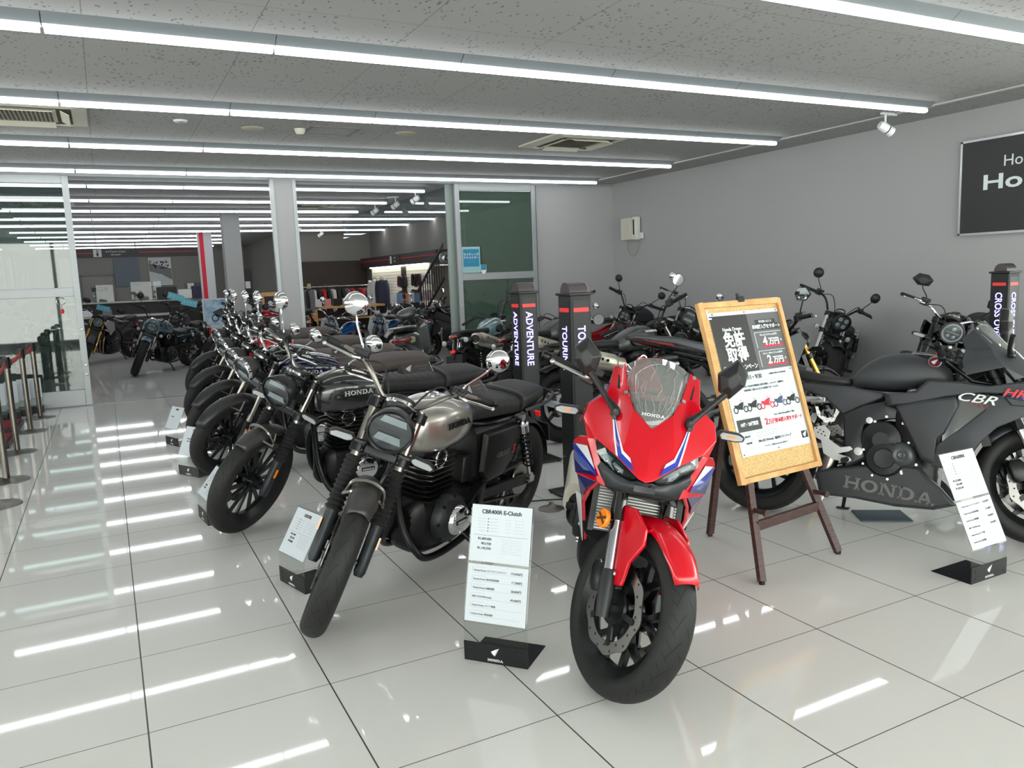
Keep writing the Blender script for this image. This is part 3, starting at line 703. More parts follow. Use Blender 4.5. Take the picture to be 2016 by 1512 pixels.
    # indicators on the fork
    if s.ind:
        t_,f_,y_=s.ind
        for sd in(-1,1):
            p=ax(t_,f_,sd*(y_+.055)); o=F(MB().tube([ax(t_,f_-.01,sd*(fy-.02)),ax(t_,f_,sd*y_)],[.016,.010],8),'turn_signal',BLK)
            if s.indround:
                F(MB().lathe([(.0001,-.04),(.018,-.035),(.028,-.01),(.029,.006)],p-Vector((0,sd*.03,0)),(1,0,0),16),'signal_housing',BLK,o); F(MB().lathe([(.0001,.012),(.02,.01),(.028,.005)],p-Vector((0,sd*.03,0)),(1,0,0),16),'signal_lens',CLR,o)
            else:
                M=Matrix.Translation(p)@Matrix.Rotation(sd*-.12,4,'X')
                sh=[(x*math.copysign(1,1),z) for x,z in((-.058,0),(-.046,.016),(.03,.021),(.056,.008),(.05,-.012),(-.03,-.021),(-.05,-.014))]
                F(MB().prism([(0,x*sd,z) for x,z in sh],(-.022,0,0),(.006,0,0)),'signal_housing',BLK,o,M=M,bev=.003)
                F(MB().prism([(0,x*sd*.86,z*.74) for x,z in sh],(.004,0,0),(.010,0,0)),'signal_lens',CLR,o,M=M,bev=.002)
    # meter
    if s.meter:
        t_,f_,r_=s.meter; c=ax(t_,f_); d=(Vector((-.62,0,.79))).normalized()
        if s.meterrect:
            o=F(MB().loft([(-.022,.10,-.10,.06),(0,.11,-.11,.07),(.02,.11,-.11,.07)],16,.5),'meter',BLK,M=Matrix.Translation(c)@Matrix.Rotation(R_(-52)+math.pi,4,'Y')@Matrix.Rotation(math.pi/2,4,'X'))
        else:
            o=F(MB().lathe([(.0001,-.045),(r_*.8,-.043),(r_*.97,-.03),(r_,-.006),(r_,.008),(r_*.9,.012)],c,d,32),'meter',BLK)
            F(MB().lathe([(r_*1.0,-.026),(r_*1.05,-.022),(r_*1.05,-.010),(r_,-.008)],c,d,32),'meter_ring',CHR if s.chromes else STL,o)
            F(MB().lathe([(.0001,.007),(r_*.92,.007)],c,d,28),'meter_dial',SCRN,o)
    # ---- handlebar
    hw=s.hw or .39; hz=s.hz or .10; hx=s.hx or -.10; c0=ax(tt+.045,.0)
    barm=s.barm or STL
    if not s.clipon:
        pts=[]
        for sd in(-1,1):
            L=[c0+Vector((0,sd*.05,0)),c0+Vector((.0,sd*.09,.005)),c0+Vector((.005+hx*.1,sd*.17,hz*.75)),c0+Vector((hx*.45,sd*.24,hz)),c0+Vector((hx,sd*hw,hz*.92))]
            pts=L[::-1] if sd<0 else pts+L
        bar=F(MB().tube(pts,.0112,10,5),'handlebar',barm)
        c=MB()
        for sd in(-1,1): c.box(c0+Vector((0,sd*.045,-.01)),(.04,.03,.05))
        F(c,'bar_clamp',SBK,bar,bev=.004)
    for sd in(-1,1):
        if s.clipon:
            e=ax(s.clipon,-.17,sd*.13); g1=e+Vector((-.08,sd*.205,.02)); g0=e+(g1-e)*.42
            bar=F(MB().tube([ax(tt-.05,f0-.02,sd*fy),ax(tt,-.08,sd*fy),e,g1],.0112,10),'handlebar',SBK)
            F(MB().tube([ax(tt-.07,f0,sd*fy),ax(tt-.03,f0,sd*fy)],.031,14),'bar_clamp',SBK,bar)
        else:
            g1=c0+Vector((hx,sd*hw,hz*.92)); g0=c0+Vector((hx*.62,sd*(hw-.125),hz*.97))
        dg=(g1-g0).normalized()
        pr_=[.0165+(.0012 if i%2 else 0) for i in range(13)]
        gp=[g0+dg*((g1-g0).length*i/12) for i in range(13)]
        o=F(MB().tube(gp,pr_,12),'grip',GRP)
        F(MB().lathe([(.0001,.034),(.012,.034),(.0155,.028),(.0165,.004),(.012,0)],g1,dg,14),'bar_end_weight',SBK,o)
        # switch box
        sw=MB(); q=g0-dg*.035; sw.bar(q-dg*.03,q+dg*.03,.038,.05); o2=F(sw,'switch_box',BLK,bev=.006)
        if hi:
            b=MB(); b.box(q+Vector((-.022,0,.012)),(.012,.016,.008)); F(b,'switch_button',RRF if sd<0 else WPL,o2)
        # lever
        lb=g0+Vector((.035,0,-.004))-dg*.03
        le=g1+Vector((.052,0,-.008))+dg*.012
        lv=MB(); lv.tube([lb,lb+Vector((.022,0,0))+dg*.035,(lb+le)*.5+Vector((.006,0,0)),le],[.009,.008,.0065,.006],8,4); lv.sph(le,.0105,12)
        F(lv,'brake_lever' if sd<0 else 'clutch_lever',s.leverm or ALU)
        F(MB().bar(lb-dg*.02+Vector((-.02,0,.012)),lb+dg*.02+Vector((-.0,0,.012)),.03,.03),'lever_perch',BLK,bev=.004)
        if sd<0: F(MB().box(lb+Vector((-.0,-.0,.034)),(.05,.07,.028)),'brake_reservoir',BLK,bev=.006)
        mm=s.mirror or 'round'
        if mm=='round': mirror(lb and F(MB().sph(lb+Vector((-.008,0,.03)),.013,10),'mirror_base',BLK),lb+Vector((s.mx or -.06,sd*(s.my or .10),(s.mz or .20))),'round',s.mchrome,(-1,-sd*.12,.02),put,lb+Vector((-.008,0,.03)),sd)
        elif mm=='wedge': mirror(F(MB().sph(lb+Vector((-.008,0,.03)),.013,10),'mirror_base',BLK),lb+Vector((s.mx or -.05,sd*(s.my or .09),(s.mz or .17))),'wedge',0,(-1,-sd*.12,.02),put,lb+Vector((-.008,0,.03)),sd)
        elif mm=='barend': mirror(F(MB().sph(g1+dg*.02,.014,10),'mirror_base',BLK),g1+dg*.03+Vector((.02,sd*.02,.12)),'round',0,(-1,-sd*.12,.02),put,g1+dg*.02,sd,.9)
        # cables
        if hi or s.cables:
            cb=MB(); cb.tube([lb-dg*.03,lb-dg*.12+Vector((.05,0,.03)),c0+Vector((.09,sd*.05,.0)),ax(.74,.05,sd*.05)],.0042,6,5); F(cb,'control_cable',GRP)
    # ---- tank
    if s.tank:
        o=B(MB().loft(s.tank,24,s.tankexp or .72),'fuel_tank',s.tankm,sub=1,ang=60)
        tx,tz=s.cap or (s.tank[len(s.tank)//2][0]+.06,s.tank[len(s.tank)//2][1]-.004)
        B(MB().lathe([(.0001,.014),(.028,.013),(.035,.006),(.036,-.02)],(tx,0,tz),(.05,0,1),24),'fuel_cap',CHR if s.chromes else SBK,o)
        for it in s.tanktext or ():
            txt,sz,x,z,y,yt,m_,sx_=it
            for sd in(-1,1):
                FR=frame((x,sd*y,z),((-1,-yt,0) if sd>0 else (1,-yt,0)),(0,-sd*.12,1))
                bg=wordmark(FR,sz*.68,m_,o,th=.006,w=1.0); bg.name='badge'
        if s.tankpad:
            for sd in(-1,1):
                x,z,rx,rz,y=s.tankpad; c=MB(); q=[(x+rx*math.cos(a),sd*y-sd*.25*abs(rz*math.sin(a))*0,z+rz*math.sin(a)) for a in [2*math.pi*k/20 for k in range(20)]]
                c.prism(q,(0,-.018,0),(0,.018,0)); B(c,'knee_pad',BLK,o,bev=.006)
    # ---- seat
    for nm,secs in (s.seat or {}).items():
        o=B(MB().loft(secs,20,.6),'seat' if nm=='seat' else nm,s.seatm or VNL,sub=1,ang=60)
        if s.strap and nm=='seat':
            x,zt,zb,hwid=s.strap; q=[]
            c=MB(); c.loft([(x-.016,zt+.004,zb,hwid+.004,.6),(x+.016,zt+.004,zb,hwid+.004,.6)],20,.6); B(c,'seat_strap',mat('strap_vinyl',(44,40,39),.5),o)
    # ---- frame, engine, exhaust, swingarm ...
    if s.frame:
        c=MB()
        for pts,r in s.frame: c.tube(pts,r,10,4)
        B(c,'frame',s.framem or SBK)
    s.engine and s.engine(s,B,root)
    if s.exhaust:
        pts,r,mpts,mr,mm,cap=s.exhaust
        o=B(MB().tube(pts,r,14,5),'exhaust_pipe',s.pipem or SBK)
        e=B(MB().tube(mpts,mr,22,0),'muffler',mm)
        if cap:
            a=Vector(mpts[-1]);d=(a-Vector(mpts[-2])).normalized(); B(MB().lathe([(.014,.004),(.022,.006),(mr[-1]*.96,.002)],a,d,20),'muffler_end',cap,e); B(MB().lathe([(.0001,.001),(.02,.003)],a,d,16),'tail_pipe_hole',LND,e)
        if s.shield:
            c=MB(); s.shield(c); B(c,'heat_shield',s.shieldm or STL,e)
    # swingarm
    c=MB()
    px=-WB+s.piv
    for sd in(-1,1): c.bar((-WB-.05,sd*(s.sy or .11),Rr),(px,sd*(s.sy or .11)*.85,s.pivz),.028,.055,up=(0,0,1))
    c.bar((px-.12,-.09,s.pivz-.01),(px-.12,.09,s.pivz-.01),.05,.05)
    o=B(c,'swingarm',s.swm or SBK,bev=.005)
    c=MB(); c.cyl((-WB,-(s.sy or .11)-.03,Rr),(-WB,(s.sy or .11)+.03,Rr),.014,n=12); B(c,'rear_axle',STL,o)
    for sd in(-1,1): B(MB().box((-WB-.035,sd*((s.sy or .11)+.018),Rr),(.07,.008,.035)),'chain_adjuster',ALU,o,bev=.002)
    c=MB(); c.bar((-WB+.0,.098,Rr+.125),(px+.02,.098,s.pivz+.075),.03,.012,up=(0,0,1)); B(c,'chain_guard',STL if s.guardm else BLK,bev=.002)
    if s.shocks:
        (bx,bz),(tx,tz)=s.shocks
        for sd in(-1,1):
            y=sd*(s.shy or .15); a=Vector((bx,y,bz)); b=Vector((tx,y,tz)); d=(b-a)
            o=B(MB().tube([a,b],.011,10),'rear_shock',CHR)
            n=9; P=[];turns=8
            for i in range(turns*10+1):
                q=i/(turns*10); an=2*math.pi*turns*q; ce=a+d*(.2+.55*q); u=d.normalized(); v=u.cross(Vector((0,1,0))).normalized(); w_=Vector((0,1,0)); P.append(ce+(v*math.cos(an)+w_*math.sin(an))*.026)
            B(MB().tube(P,.0052,6),'spring',s.springm or SBK,o)
            B(MB().tube([a+d*.76,a+d*.78,a+d*.90,a+d*.92],[.02,.031,.031,.02],20),'shock_cap',CHR,o)
            c=MB()
            for q in(a,b): c.cyl(q-Vector((0,.012,0)),q+Vector((0,.012,0)),.02,n=16)
            B(c,'shock_eye',ALU,o)
    if s.rfender:
        a0,a1,fw,rad=s.rfender; rows=[]
        for i in range(15):
            a=R_(a0+(a1-a0)*i/14); rows.append([((rad-.03*abs(u)**2.4)*math.cos(a),u*fw,(rad-.03*abs(u)**2.4)*math.sin(a)) for u in [-1+j/4 for j in range(9)]])
        B(MB().grid(rows),'rear_fender',s.rfenderm or BLK,mtx=TR,sol=.005)
    if s.tail:
        x,z=s.tail; o=B(MB().loft([(x+.14,z+.03,z-.02,.05),(x+.02,z+.035,z-.03,.06),(x-.01,z+.025,z-.025,.05)],16,.6),'tail_lamp_bracket',BLK)
        B(MB().loft([(x+.0,z+.028,z-.028,.062,.7),(x-.03,z+.022,z-.022,.056,.7)],18),'tail_light',RLN,o,sub=1)
        pl=MB(); pl.bar((x+.05,0,z-.02),(x-.09,0,z-.24),.05,.018,up=(0,1,0)) ; pl.box((x-.09,0,z-.25),(.012,.20,.12),Matrix.Rotation(.35,3,'Y')); B(pl,'number_plate_holder',BLK,o,bev=.004)
        B(MB().box((x-.085,0,z-.155),(.01,.055,.03),Matrix.Rotation(.35,3,'Y')),'rear_reflector',RRF,o)
        for sd in(-1,1):
            e=B(MB().tube([(x+.04,sd*.04,z-.05),(x+.02,sd*.10,z-.05)],[.014,.010],8),'turn_signal',BLK)
            if s.indround: B(MB().lathe([(.0001,-.035),(.018,-.03),(.028,-.006),(.029,.006),(.0001,.010)],(x+.02,sd*.135,z-.05),(-1,0,0),16),'signal_lens',CLR,e)
            else: B(MB().loft([(x+.035,z-.035,z-.065,.045,.7),(x+.005,z-.032,z-.068,.05,.7)],14),'signal_lens',CLR,e,mtx=Matrix.Translation((0,sd*.155,0)))
    if s.sidecover:
        pts,y=s.sidecover
        for sd in(-1,1):
            cx=sum(p[0] for p in pts)/len(pts); cz=sum(p[1] for p in pts)/len(pts)
            q0=[(a,sd*(y-.03),b) for a,b in pts]; q1=[(cx+(a-cx)*.94,sd*y,cz+(b-cz)*.92) for a,b in pts]; q2=[(cx+(a-cx)*.8,sd*(y+.008),cz+(b-cz)*.74) for a,b in pts]
            o=B(MB().rings([q0,q1,q2]),'side_cover',s.sidem or GBK,bev=.006)
            if s.sidetext: s.sidetext(o,sd,y)
    # pegs, stand, pedals
    for sd in(-1,1):
        c=MB(); c.tube([(s.peg[0],sd*.12,s.peg[1]),(s.peg[0]-.01,sd*.27,s.peg[1]-.005)],[.014,.016],8); B(c,'foot_peg',GRP,bev=0)
        B(MB().bar((s.peg[0]+.03,sd*.13,s.peg[1]+.03),(s.peg[0]-.12,sd*.13,s.peg[1]+.12),.05,.012,up=(0,0,1)),'peg_bracket',ALU if s.pegalu else SBK,bev=.004)
        c=MB(); c.tube([(s.peg[0]+.02,sd*.14,s.peg[1]-.01),(s.peg[0]+.12,sd*.17,s.peg[1]-.02),(s.peg[0]+.19,sd*.19,s.peg[1]+.0)],.007,8,3); B(c,'brake_pedal' if sd<0 else 'shift_pedal',ALU if hi else SBK)
    lean=R_(s.lean or 10); sx=s.peg[0]-.02; y=.23; z=y*math.tan(lean)*-1
    foot=Vector((sx-.06,y,-y*math.tan(lean)*-1+.004))
    c=MB(); c.tube([(sx+.03,.08,.24),(sx-.04,.17,.14+.0),foot],[.013,.012,.010],10); c.box(foot+Vector((-.0,.01,0)),(.07,.045,.008)); B(c,'side_stand',STL if s.standalu else SBK)
    for ex in (s.extra or ()): ex(s,B,F,root,ax,f0)
    return root,turn,s
BIKES={}
def place(key,x,y,yaw,lean,steer,label,group=None,first=False,override=None,name=None):
    """first=True moves the prototype itself; otherwise copies it and its parts"""
    root,turn,s=BIKES[key]
    if not first:
        tn={o.name for o in turn}; M=steer_m(s,steer)@steer_m(s,s.steer).inverted()
        new=root.copy(); COL.objects.link(new)
        for ch in list(root.children):
            c=ch.copy(); COL.objects.link(c); c.parent=new
            c.matrix_local=(M@ch.matrix_local) if ch.name in tn else ch.matrix_local.copy()
            for g in ch.children: dup(g,c)
        root=new
    root.location=(x,y,0); root.rotation_euler=(-R_(lean),0,R_(yaw))
    tag(root,label,'motorcycle',group)
    if name: root.name=name
    if override:
        for ch in root.children_recursive:
            nm=ch.name.split('.')[0]
            if nm in override and ch.material_slots:
                ch.material_slots[0].link='OBJECT'; ch.material_slots[0].material=override[nm]
    return root
# ---- engines
def eng_single(s,B,root,x=-.60,fins=9,polish=True,zt=.72):
    """upright air-cooled single"""
    c=MB(); zb=.42
    c.loft([(x-.09,zt-.04,zb,.075,.4),(x+.09,zt-.04,zb,.075,.4)],16); o=B(c,'cylinder',ENG)
    f=MB()
    for i in range(fins):
        z=zb+.03+(zt-zb-.10)*i/(fins-1); w=.118 if i>2 else .125
        f.cur=1 if (polish and i>=fins-5) else 0
        f.loft([(x-w,z+.0035,z-.0035,.05,.5),(x-w+.03,z+.0035,z-.0035,.11,.5),(x+w-.03,z+.0035,z-.0035,.11,.5),(x+w,z+.0035,z-.0035,.05,.5)],16)
    B(f,'cooling_fins',[ENG,STL],o)
    h=MB(); h.loft([(x-.10,zt-.01,zt-.07,.06),(x-.07,zt+.035,zt-.07,.085),(x+.06,zt+.035,zt-.07,.085),(x+.10,zt-.01,zt-.07,.06)],16,.6); B(h,'cylinder_head',ENR,o)
    for sd in(-1,1):
        B(MB().lathe([(.0001,.0),(.012,.002),(.028,.006),(.034,.014),(.046,.014),(.05,.0),(.05,-.03)],(x+.02,sd*.088,zt-.075),(0,sd,0),28),'head_cap',[SBK],o)
        B(MB().lathe([(.034,.0150),(.036,.017),(.045,.017),(.047,.013)],(x+.02,sd*.088,zt-.075),(0,sd,0),28),'polished_ring',CHR,o)
    c=MB(); c.loft([(x+.16,.42,.22,.06),(x+.12,.47,.17,.11),(x-.02,.49,.15,.13),(x-.22,.47,.16,.12),(x-.36,.42,.22,.08),(x-.38,.36,.28,.05)],20,.6); k=B(c,'crankcase',ENG,sub=1)
    for sd in(-1,1):
        c=MB(); cx=x-.05 if sd>0 else x-.08
        c.lathe([(.0001,.075),(.07,.075),(.10,.066),(.118,.045),(.125,0)],(cx,sd*.10,.34),(0,sd,0),36); B(c,'engine_side_case',ENR,k)
        m2=MB()
        for i in range(8): a=2*math.pi*i/8; bolt(m2,(cx+.112*math.cos(a),sd*.145,.34+.112*math.sin(a)),(0,sd,0),.009,.012)
        B(m2,'case_bolts',SBK,k)
        q=B(MB().lathe([(.0001,.028),(.04,.028),(.066,.024),(.074,.014),(.077,0)],(cx-.01,sd*.172,.34),(0,sd,0),40),'engine_cover',CHR if s.chromecover!=0 else ENR,k)
        if s.hi: 
            m3=MB()
            for i in range(3): a=2*math.pi*i/3+.5; bolt(m3,(cx-.01+.058*math.cos(a),sd*.196,.34+.058*math.sin(a)),(0,sd,0),.010,.006)
            B(m3,'cover_bolts',ALU,k)
            pl=MB().box((cx-.01,sd*.2015,.34),(.085,.004,.022)); B(pl,'name_plate',BLK,k,bev=.001)
            FR=frame((cx-.01,sd*.2045,.34),(-sd,0,0),(0,0,1)); wordmark(FR,.0115,WPL,k)
    c=MB(); c.box((x-.30,0,.52),(.16,.16,.14)); c.bar((x-.10,0,.60),(x-.24,0,.58),.05,.05); B(c,'intake_body',BLK,bev=.01)
def eng_multi(s,B,root,x=-.56,heads=4,rad=True):
    c=MB(); c.loft([(x+.17,.60,.44,.14),(x+.14,.66,.36,.19),(x-.02,.72,.36,.20),(x-.08,.70,.40,.18)],16,.5); o=B(c,'cylinder_block',ENG,bev=.006)
    c=MB(); c.loft([(x+.14,.40,.20,.12),(x+.08,.46,.16,.19),(x-.10,.50,.15,.20),(x-.28,.50,.18,.17),(x-.36,.44,.24,.10)],20,.55); k=B(c,'crankcase',ENG,sub=1)
    for sd,cx,r in((-1,x-.12,.098),(1,x-.02,.085)):
        B(MB().lathe([(.0001,.045),(r*.5,.047),(r*.55,.04),(r*.86,.034),(r,.012),(r*1.04,-.04)],(cx,sd*.185,.38),(0,sd,0),36),'engine_cover',ENR,k)
        m2=MB()
        for i in range(9): a=2*math.pi*i/9; bolt(m2,(cx+r*1.12*math.cos(a),sd*.19,.38+r*1.12*math.sin(a)),(0,sd,0),.008,.012)
        B(m2,'case_bolts',ALU,k)
    if rad:
        c=MB(); M=Matrix.Rotation(R_(-18),3,'Y')
        c.box((x+.30,0,.60),(.03,.30,.24),M); r_=B(c,'radiator',RAD)
        f=MB()
        for i in range(22): f.box(Vector((x+.30,0,.60))+M@Vector((.016,0,-.112+.0106*i)),(.004,.285,.0035),M)
        B(f,'radiator_fins',STL,r_)
        for sd in(-1,1): B(MB().box(Vector((x+.30,sd*.155,.60)),(.04,.02,.25),M),'radiator_tank',SBK,r_)
def ribbed(x0,x1,n,zt0,zt1,zb0,zb1,w0,w1,amp=.006):
    L=[]
    for i in range(n*2+1):
        t=i/(n*2); L.append((x0+(x1-x0)*t,zt0+(zt1-zt0)*t+(0 if i%2 else -amp),zb0+(zb1-zb0)*t,w0+(w1-w0)*t-(0 if i%2 else amp*.5),.6))
    return L
CRADLE=[([(-.36,0,.86),(-.38,0,.74),(-.405,0,.50),(-.42,.03,.34),(-.45,.10,.22),(-.54,.115,.165),(-.75,.115,.165),(-.93,.115,.22),(-.98,.10,.36),(-1.0,.10,.52),(-1.02,.09,.70)],.0175),
        ([(-.405,0,.50),(-.42,-.03,.34),(-.45,-.10,.22),(-.54,-.115,.165),(-.75,-.115,.165),(-.93,-.115,.22),(-.98,-.10,.36),(-1.0,-.10,.52),(-1.02,-.09,.70)],.0175),
        ([(-.34,0,.86),(-.5,0,.78),(-.85,0,.74),(-1.0,.08,.73),(-1.3,.11,.745),(-1.52,.10,.79)],.016),([(-.85,0,.74),(-1.0,-.08,.73),(-1.3,-.11,.745),(-1.52,-.10,.79)],.016),
        ([(-.33,0,.93),(-.37,0,.80)],.034)]
def gb_side(o,sd,y):
    if sd>0:
        FR=frame((-1.08,y+.010,.575),(-1,0,0),(0,0,1)); text('badge','GB350',.038,FR,STL,o,align='CENTER',sx=1.2,shear=.25,at=(-.02,0)); FR=frame((-1.08,y+.010,.578),(-1,0,0),(0,0,1)); text('badge','S',.066,FR,mat('emblem_red',(196,24,32),.3),o,align='CENTER',shear=.3,at=(.085,0))
def GB(**k):
    d=dict(name='motorcycle',hi=1,R=.331,w=.105,rr=.248,Rr=.322,wr=.145,rrr=.224,wb=1.44,rake=27.5,trail=.12,steer=37.4,lean=10.5,rim='multi',disc=.155,disc_side=-1,holes=1,
     fy=.098,tlow=.80,ttop=1.0,lowtop=.53,gtop=.76,gaiter=1,forklow=mat('fork_lower_black',(40,44,48),.42,.3),reflect=1,
     fender=(62,128,.062,.352),ftaper=1,fenderm=mat('satin_fender_grey',(62,61,60),.4,.4),staym=STL,brace=92,
     hl=(.89,.22,.094),hdepth=.13,hlstyle='bar',hlrim=SBK,hlm=mat('lamp_shell_dark',(40,39,39),.35,.4),ind=(.82,.075,.125),meter=(1.035,.10,.062),
     hw=.385,hz=.115,hx=-.13,leverm=mat('lever_silver',(196,196,194),.28,1),mchrome=1,barm=mat('bar_bronze_grey',(140,136,130),.3,.9),
     tank=[(-.385,.83,.73,.04),(-.395,.86,.70,.085),(-.44,.90,.675,.118),(-.54,.93,.66,.145),(-.66,.928,.66,.150),(-.77,.90,.675,.128),(-.84,.87,.70,.095),(-.86,.85,.71,.05)],tankexp=.78,
     tankm=GB_SILVER,tanktext=[('HONDA',.042,-.62,.82,.151,.05,SBK,1.5)],cap=(-.60,.925),chromes=1,
     seat={'seat':[(-.80,.85,.78,.05,.6)]+ribbed(-.82,-1.22,8,.862,.855,.765,.745,.105,.142)+[(-1.28,.862,.755,.143,.6),(-1.42,.868,.775,.138,.6),(-1.53,.862,.79,.115,.6),(-1.56,.845,.80,.08,.6)]},strap=(-1.245,.862,.75,.145),
     frame=CRADLE,engine=eng_single,chromecover=1,piv=.50,pivz=.36,
     exhaust=([(-.52,-.02,.62),(-.44,-.05,.60),(-.40,-.09,.48),(-.44,-.12,.28),(-.58,-.14,.19),(-.85,-.15,.20)],.022,[(-.85,-.15,.20),(-.92,-.155,.205),(-1.0,-.165,.215),(-1.5,-.18,.30),(-1.56,-.182,.31)],[.022,.038,.045,.046,.036],SBK,SBK),
     shocks=((-1.40,.37),(-1.22,.74)),shy=.155,springm=SBK,rfender=(20,172,.075,.352),tail=(-1.60,.80),sidecover=([(-.90,.71),(-1.24,.71),(-1.26,.66),(-1.20,.52),(-1.10,.44),(-.96,.44),(-.90,.5)],.145),sidem=SCV,sidetext=gb_side,
     peg=(-.80,.33),standalu=0)
    d.update(k); return d
def grab(s,B,F,root,ax,f0):
    B(MB().tube([(-1.25,.15,.77),(-1.5,.15,.78),(-1.64,.11,.80),(-1.67,0,.80),(-1.64,-.11,.80),(-1.5,-.15,.78),(-1.25,-.15,.77)],.010,8,4),'grab_rail',SBK)
def fender_mount(s,B,F,root,ax,f0):
    c=MB()
    for sd in(-1,1): c.tube([(-.03,sd*.075,.62),(-.0,sd*.066,.675),(.0,sd*.03,.696),(.0,0,.70)],.008,8,3)
    F(c,'fender_bracket',STL)
def innerbox(s,B,F,root,ax,f0):
    B(MB().loft([(-.88,.73,.44,.10,.4),(-1.14,.73,.44,.11,.4),(-1.24,.74,.60,.11,.4)],14),'air_box',BLK)
    B(MB().loft([(-1.0,.46,.24,.05,.5),(-1.10,.48,.30,.04,.5)],14),'inner_guard',BLK)
BIKES['gb_silver']=moto(GB(extra=(grab,fender_mount,innerbox)))
BIKES['gb_grey']=moto(GB(tankm=GB_GREY,steer=36,extra=(grab,fender_mount,innerbox),tanktext=[('HONDA',.042,-.62,.82,.153,.05,mat('badge_silver',(196,196,198),.3,.3),1.5)],sidem=mat('satin_cover_black',(34,34,35),.4)))
BIKES['gb_classic']=moto(GB(gaiter=0,fender=(38,150,.066,.355),fenderm=mat('satin_black_fender',(48,48,49),.38,.35),hlrim=CHR,hlm=mat('matte_lamp_shell',(46,45,44),.45),steer=37,forklow=SBK,tankm=NBLU,chromes=1,
     tanktext=[('HONDA',.040,-.62,.82,.153,.05,MATS['badge_silver'],1.4)],seatm=BVN,strap=None,
     seat={'seat':[(-.80,.85,.78,.05,.6),(-.83,.865,.77,.11,.6),(-1.0,.855,.75,.14,.6),(-1.12,.85,.75,.145,.6),(-1.17,.868,.755,.145,.6),(-1.40,.875,.775,.14,.6),(-1.53,.865,.79,.115,.6),(-1.56,.845,.80,.08,.6)]},
     sidetext=None,barm=CHR,stanchion=STL,hlstyle='bar',extra=(grab,innerbox),calm=STL))
# ---- cruiser
REBF=[([(-.40,0,.84),(-.55,0,.80),(-.80,0,.66),(-.98,.08,.58),(-1.25,.11,.60),(-1.55,.10,.62)],.017),([(-.80,0,.66),(-.98,-.08,.58),(-1.25,-.11,.60),(-1.55,-.10,.62)],.017),
      ([(-.40,0,.80),(-.46,.05,.55),(-.50,.12,.28),(-.58,.13,.19),(-.95,.13,.19),(-1.05,.11,.36),(-1.0,.08,.58)],.016),([(-.46,-.05,.55),(-.50,-.12,.28),(-.58,-.13,.19),(-.95,-.13,.19),(-1.05,-.11,.36),(-1.0,-.08,.58)],.016),
      ([(-.37,0,.92),(-.42,0,.76)],.034)]
def REB(**k):
    d=dict(name='motorcycle',R=.338,w=.135,rr=.212,Rr=.325,wr=.155,rrr=.212,wb=1.49,rake=28,trail=.11,steer=35,lean=10,rim='cast',disc=.14,disc_side=-1,fy=.112,tlow=.78,ttop=.98,lowtop=.52,
     fender=(66,124,.08,.362),brace=95,fenderm=BLK,hl=(.86,.20,.085),hdepth=.11,hlstyle='four',ind=(.80,.06,.16),indround=1,meter=(1.04,.09,.052),hw=.40,hz=.14,hx=-.16,barm=SBK,leverm=SBK,mz=.19,my=.09,
     tank=[(-.41,.86,.76,.04),(-.43,.90,.72,.08),(-.52,.935,.70,.115),(-.64,.925,.68,.12),(-.78,.85,.65,.10),(-.86,.79,.65,.06)],tankm=MBK,
     seat={'seat':[(-.84,.74,.66,.07),(-.90,.72,.64,.12),(-1.03,.70,.62,.145),(-1.16,.73,.63,.14),(-1.22,.72,.65,.10)],'rear_seat':[(-1.24,.71,.66,.07),(-1.28,.73,.66,.10),(-1.48,.73,.67,.10),(-1.54,.71,.68,.06)]},
     frame=REBF,engine=lambda s,B,root:eng_single(s,B,root,-.68,6,False,.70),chromecover=0,piv=.52,pivz=.38,
     exhaust=([(-.60,-.02,.60),(-.52,-.06,.56),(-.49,-.10,.42),(-.56,-.14,.27),(-.8,-.16,.24)],.02,[(-.8,-.16,.24),(-.95,-.17,.24),(-1.5,-.2,.31),(-1.54,-.2,.315)],[.03,.05,.055,.045],SBK,SBK),
     shocks=((-1.42,.36),(-1.28,.68)),shy=.15,rfender=(25,130,.085,.37),tail=(-1.66,.66),peg=(-.62,.31),cables=1)
    d.update(k); return d
BIKES['cruiser_blue']=moto(REB(tankm=RBLU,fenderm=RBLU,rfenderm=RBLU,cowl=RBLU,hlstyle='four'))
BIKES['cruiser_black']=moto(REB(stanchion=STL,gaiter=0))
BIKES['cruiser_big']=moto(REB(stanchion=ALU,hw=.41,hl=(.88,.20,.092),R=.335,w=.14,seat={'seat':[(-.84,.76,.66,.07),(-.90,.74,.64,.12),(-1.03,.72,.62,.145),(-1.16,.75,.63,.14),(-1.22,.74,.65,.10)]}))
# ---- naked roadster
NKF=[([(-.36,0,.88),(-.5,.12,.80),(-.75,.14,.66),(-.92,.13,.50),(-.95,.11,.32)],.026),([(-.36,0,.88),(-.5,-.12,.80),(-.75,-.14,.66),(-.92,-.13,.50),(-.95,-.11,.32)],.026),
     ([(-.85,.10,.62),(-1.1,.09,.74),(-1.45,.06,.84)],.014),([(-.85,-.10,.62),(-1.1,-.09,.74),(-1.45,-.06,.84)],.014),([(-.33,0,.95),(-.37,0,.80)],.034)]
def shrouds(s,B,F,root,ax,f0):
    for sd in(-1,1):
        B(MB().prism([(-.26,sd*.17,.82),(-.34,sd*.18,.90),(-.55,sd*.17,.84),(-.62,sd*.16,.66),(-.44,sd*.18,.58)],(0,-.012,0),(0,.012,0)),'tank_shroud',s.shroudm or s.tankm,bev=.006)
def headers(s,B,F,root,ax,f0):
    for k in range(4):
        y=-.105+.07*k
        B(MB().tube([(-.42,y,.56),(-.36,y,.50),(-.36,y*.95-.01,.34),(-.44,y*.8-.03,.21),(-.60,y*.5-.05,.16)],.019,10,4),'exhaust_header',s.headm or STL)
def rads(s,B,F,root,ax,f0): pass
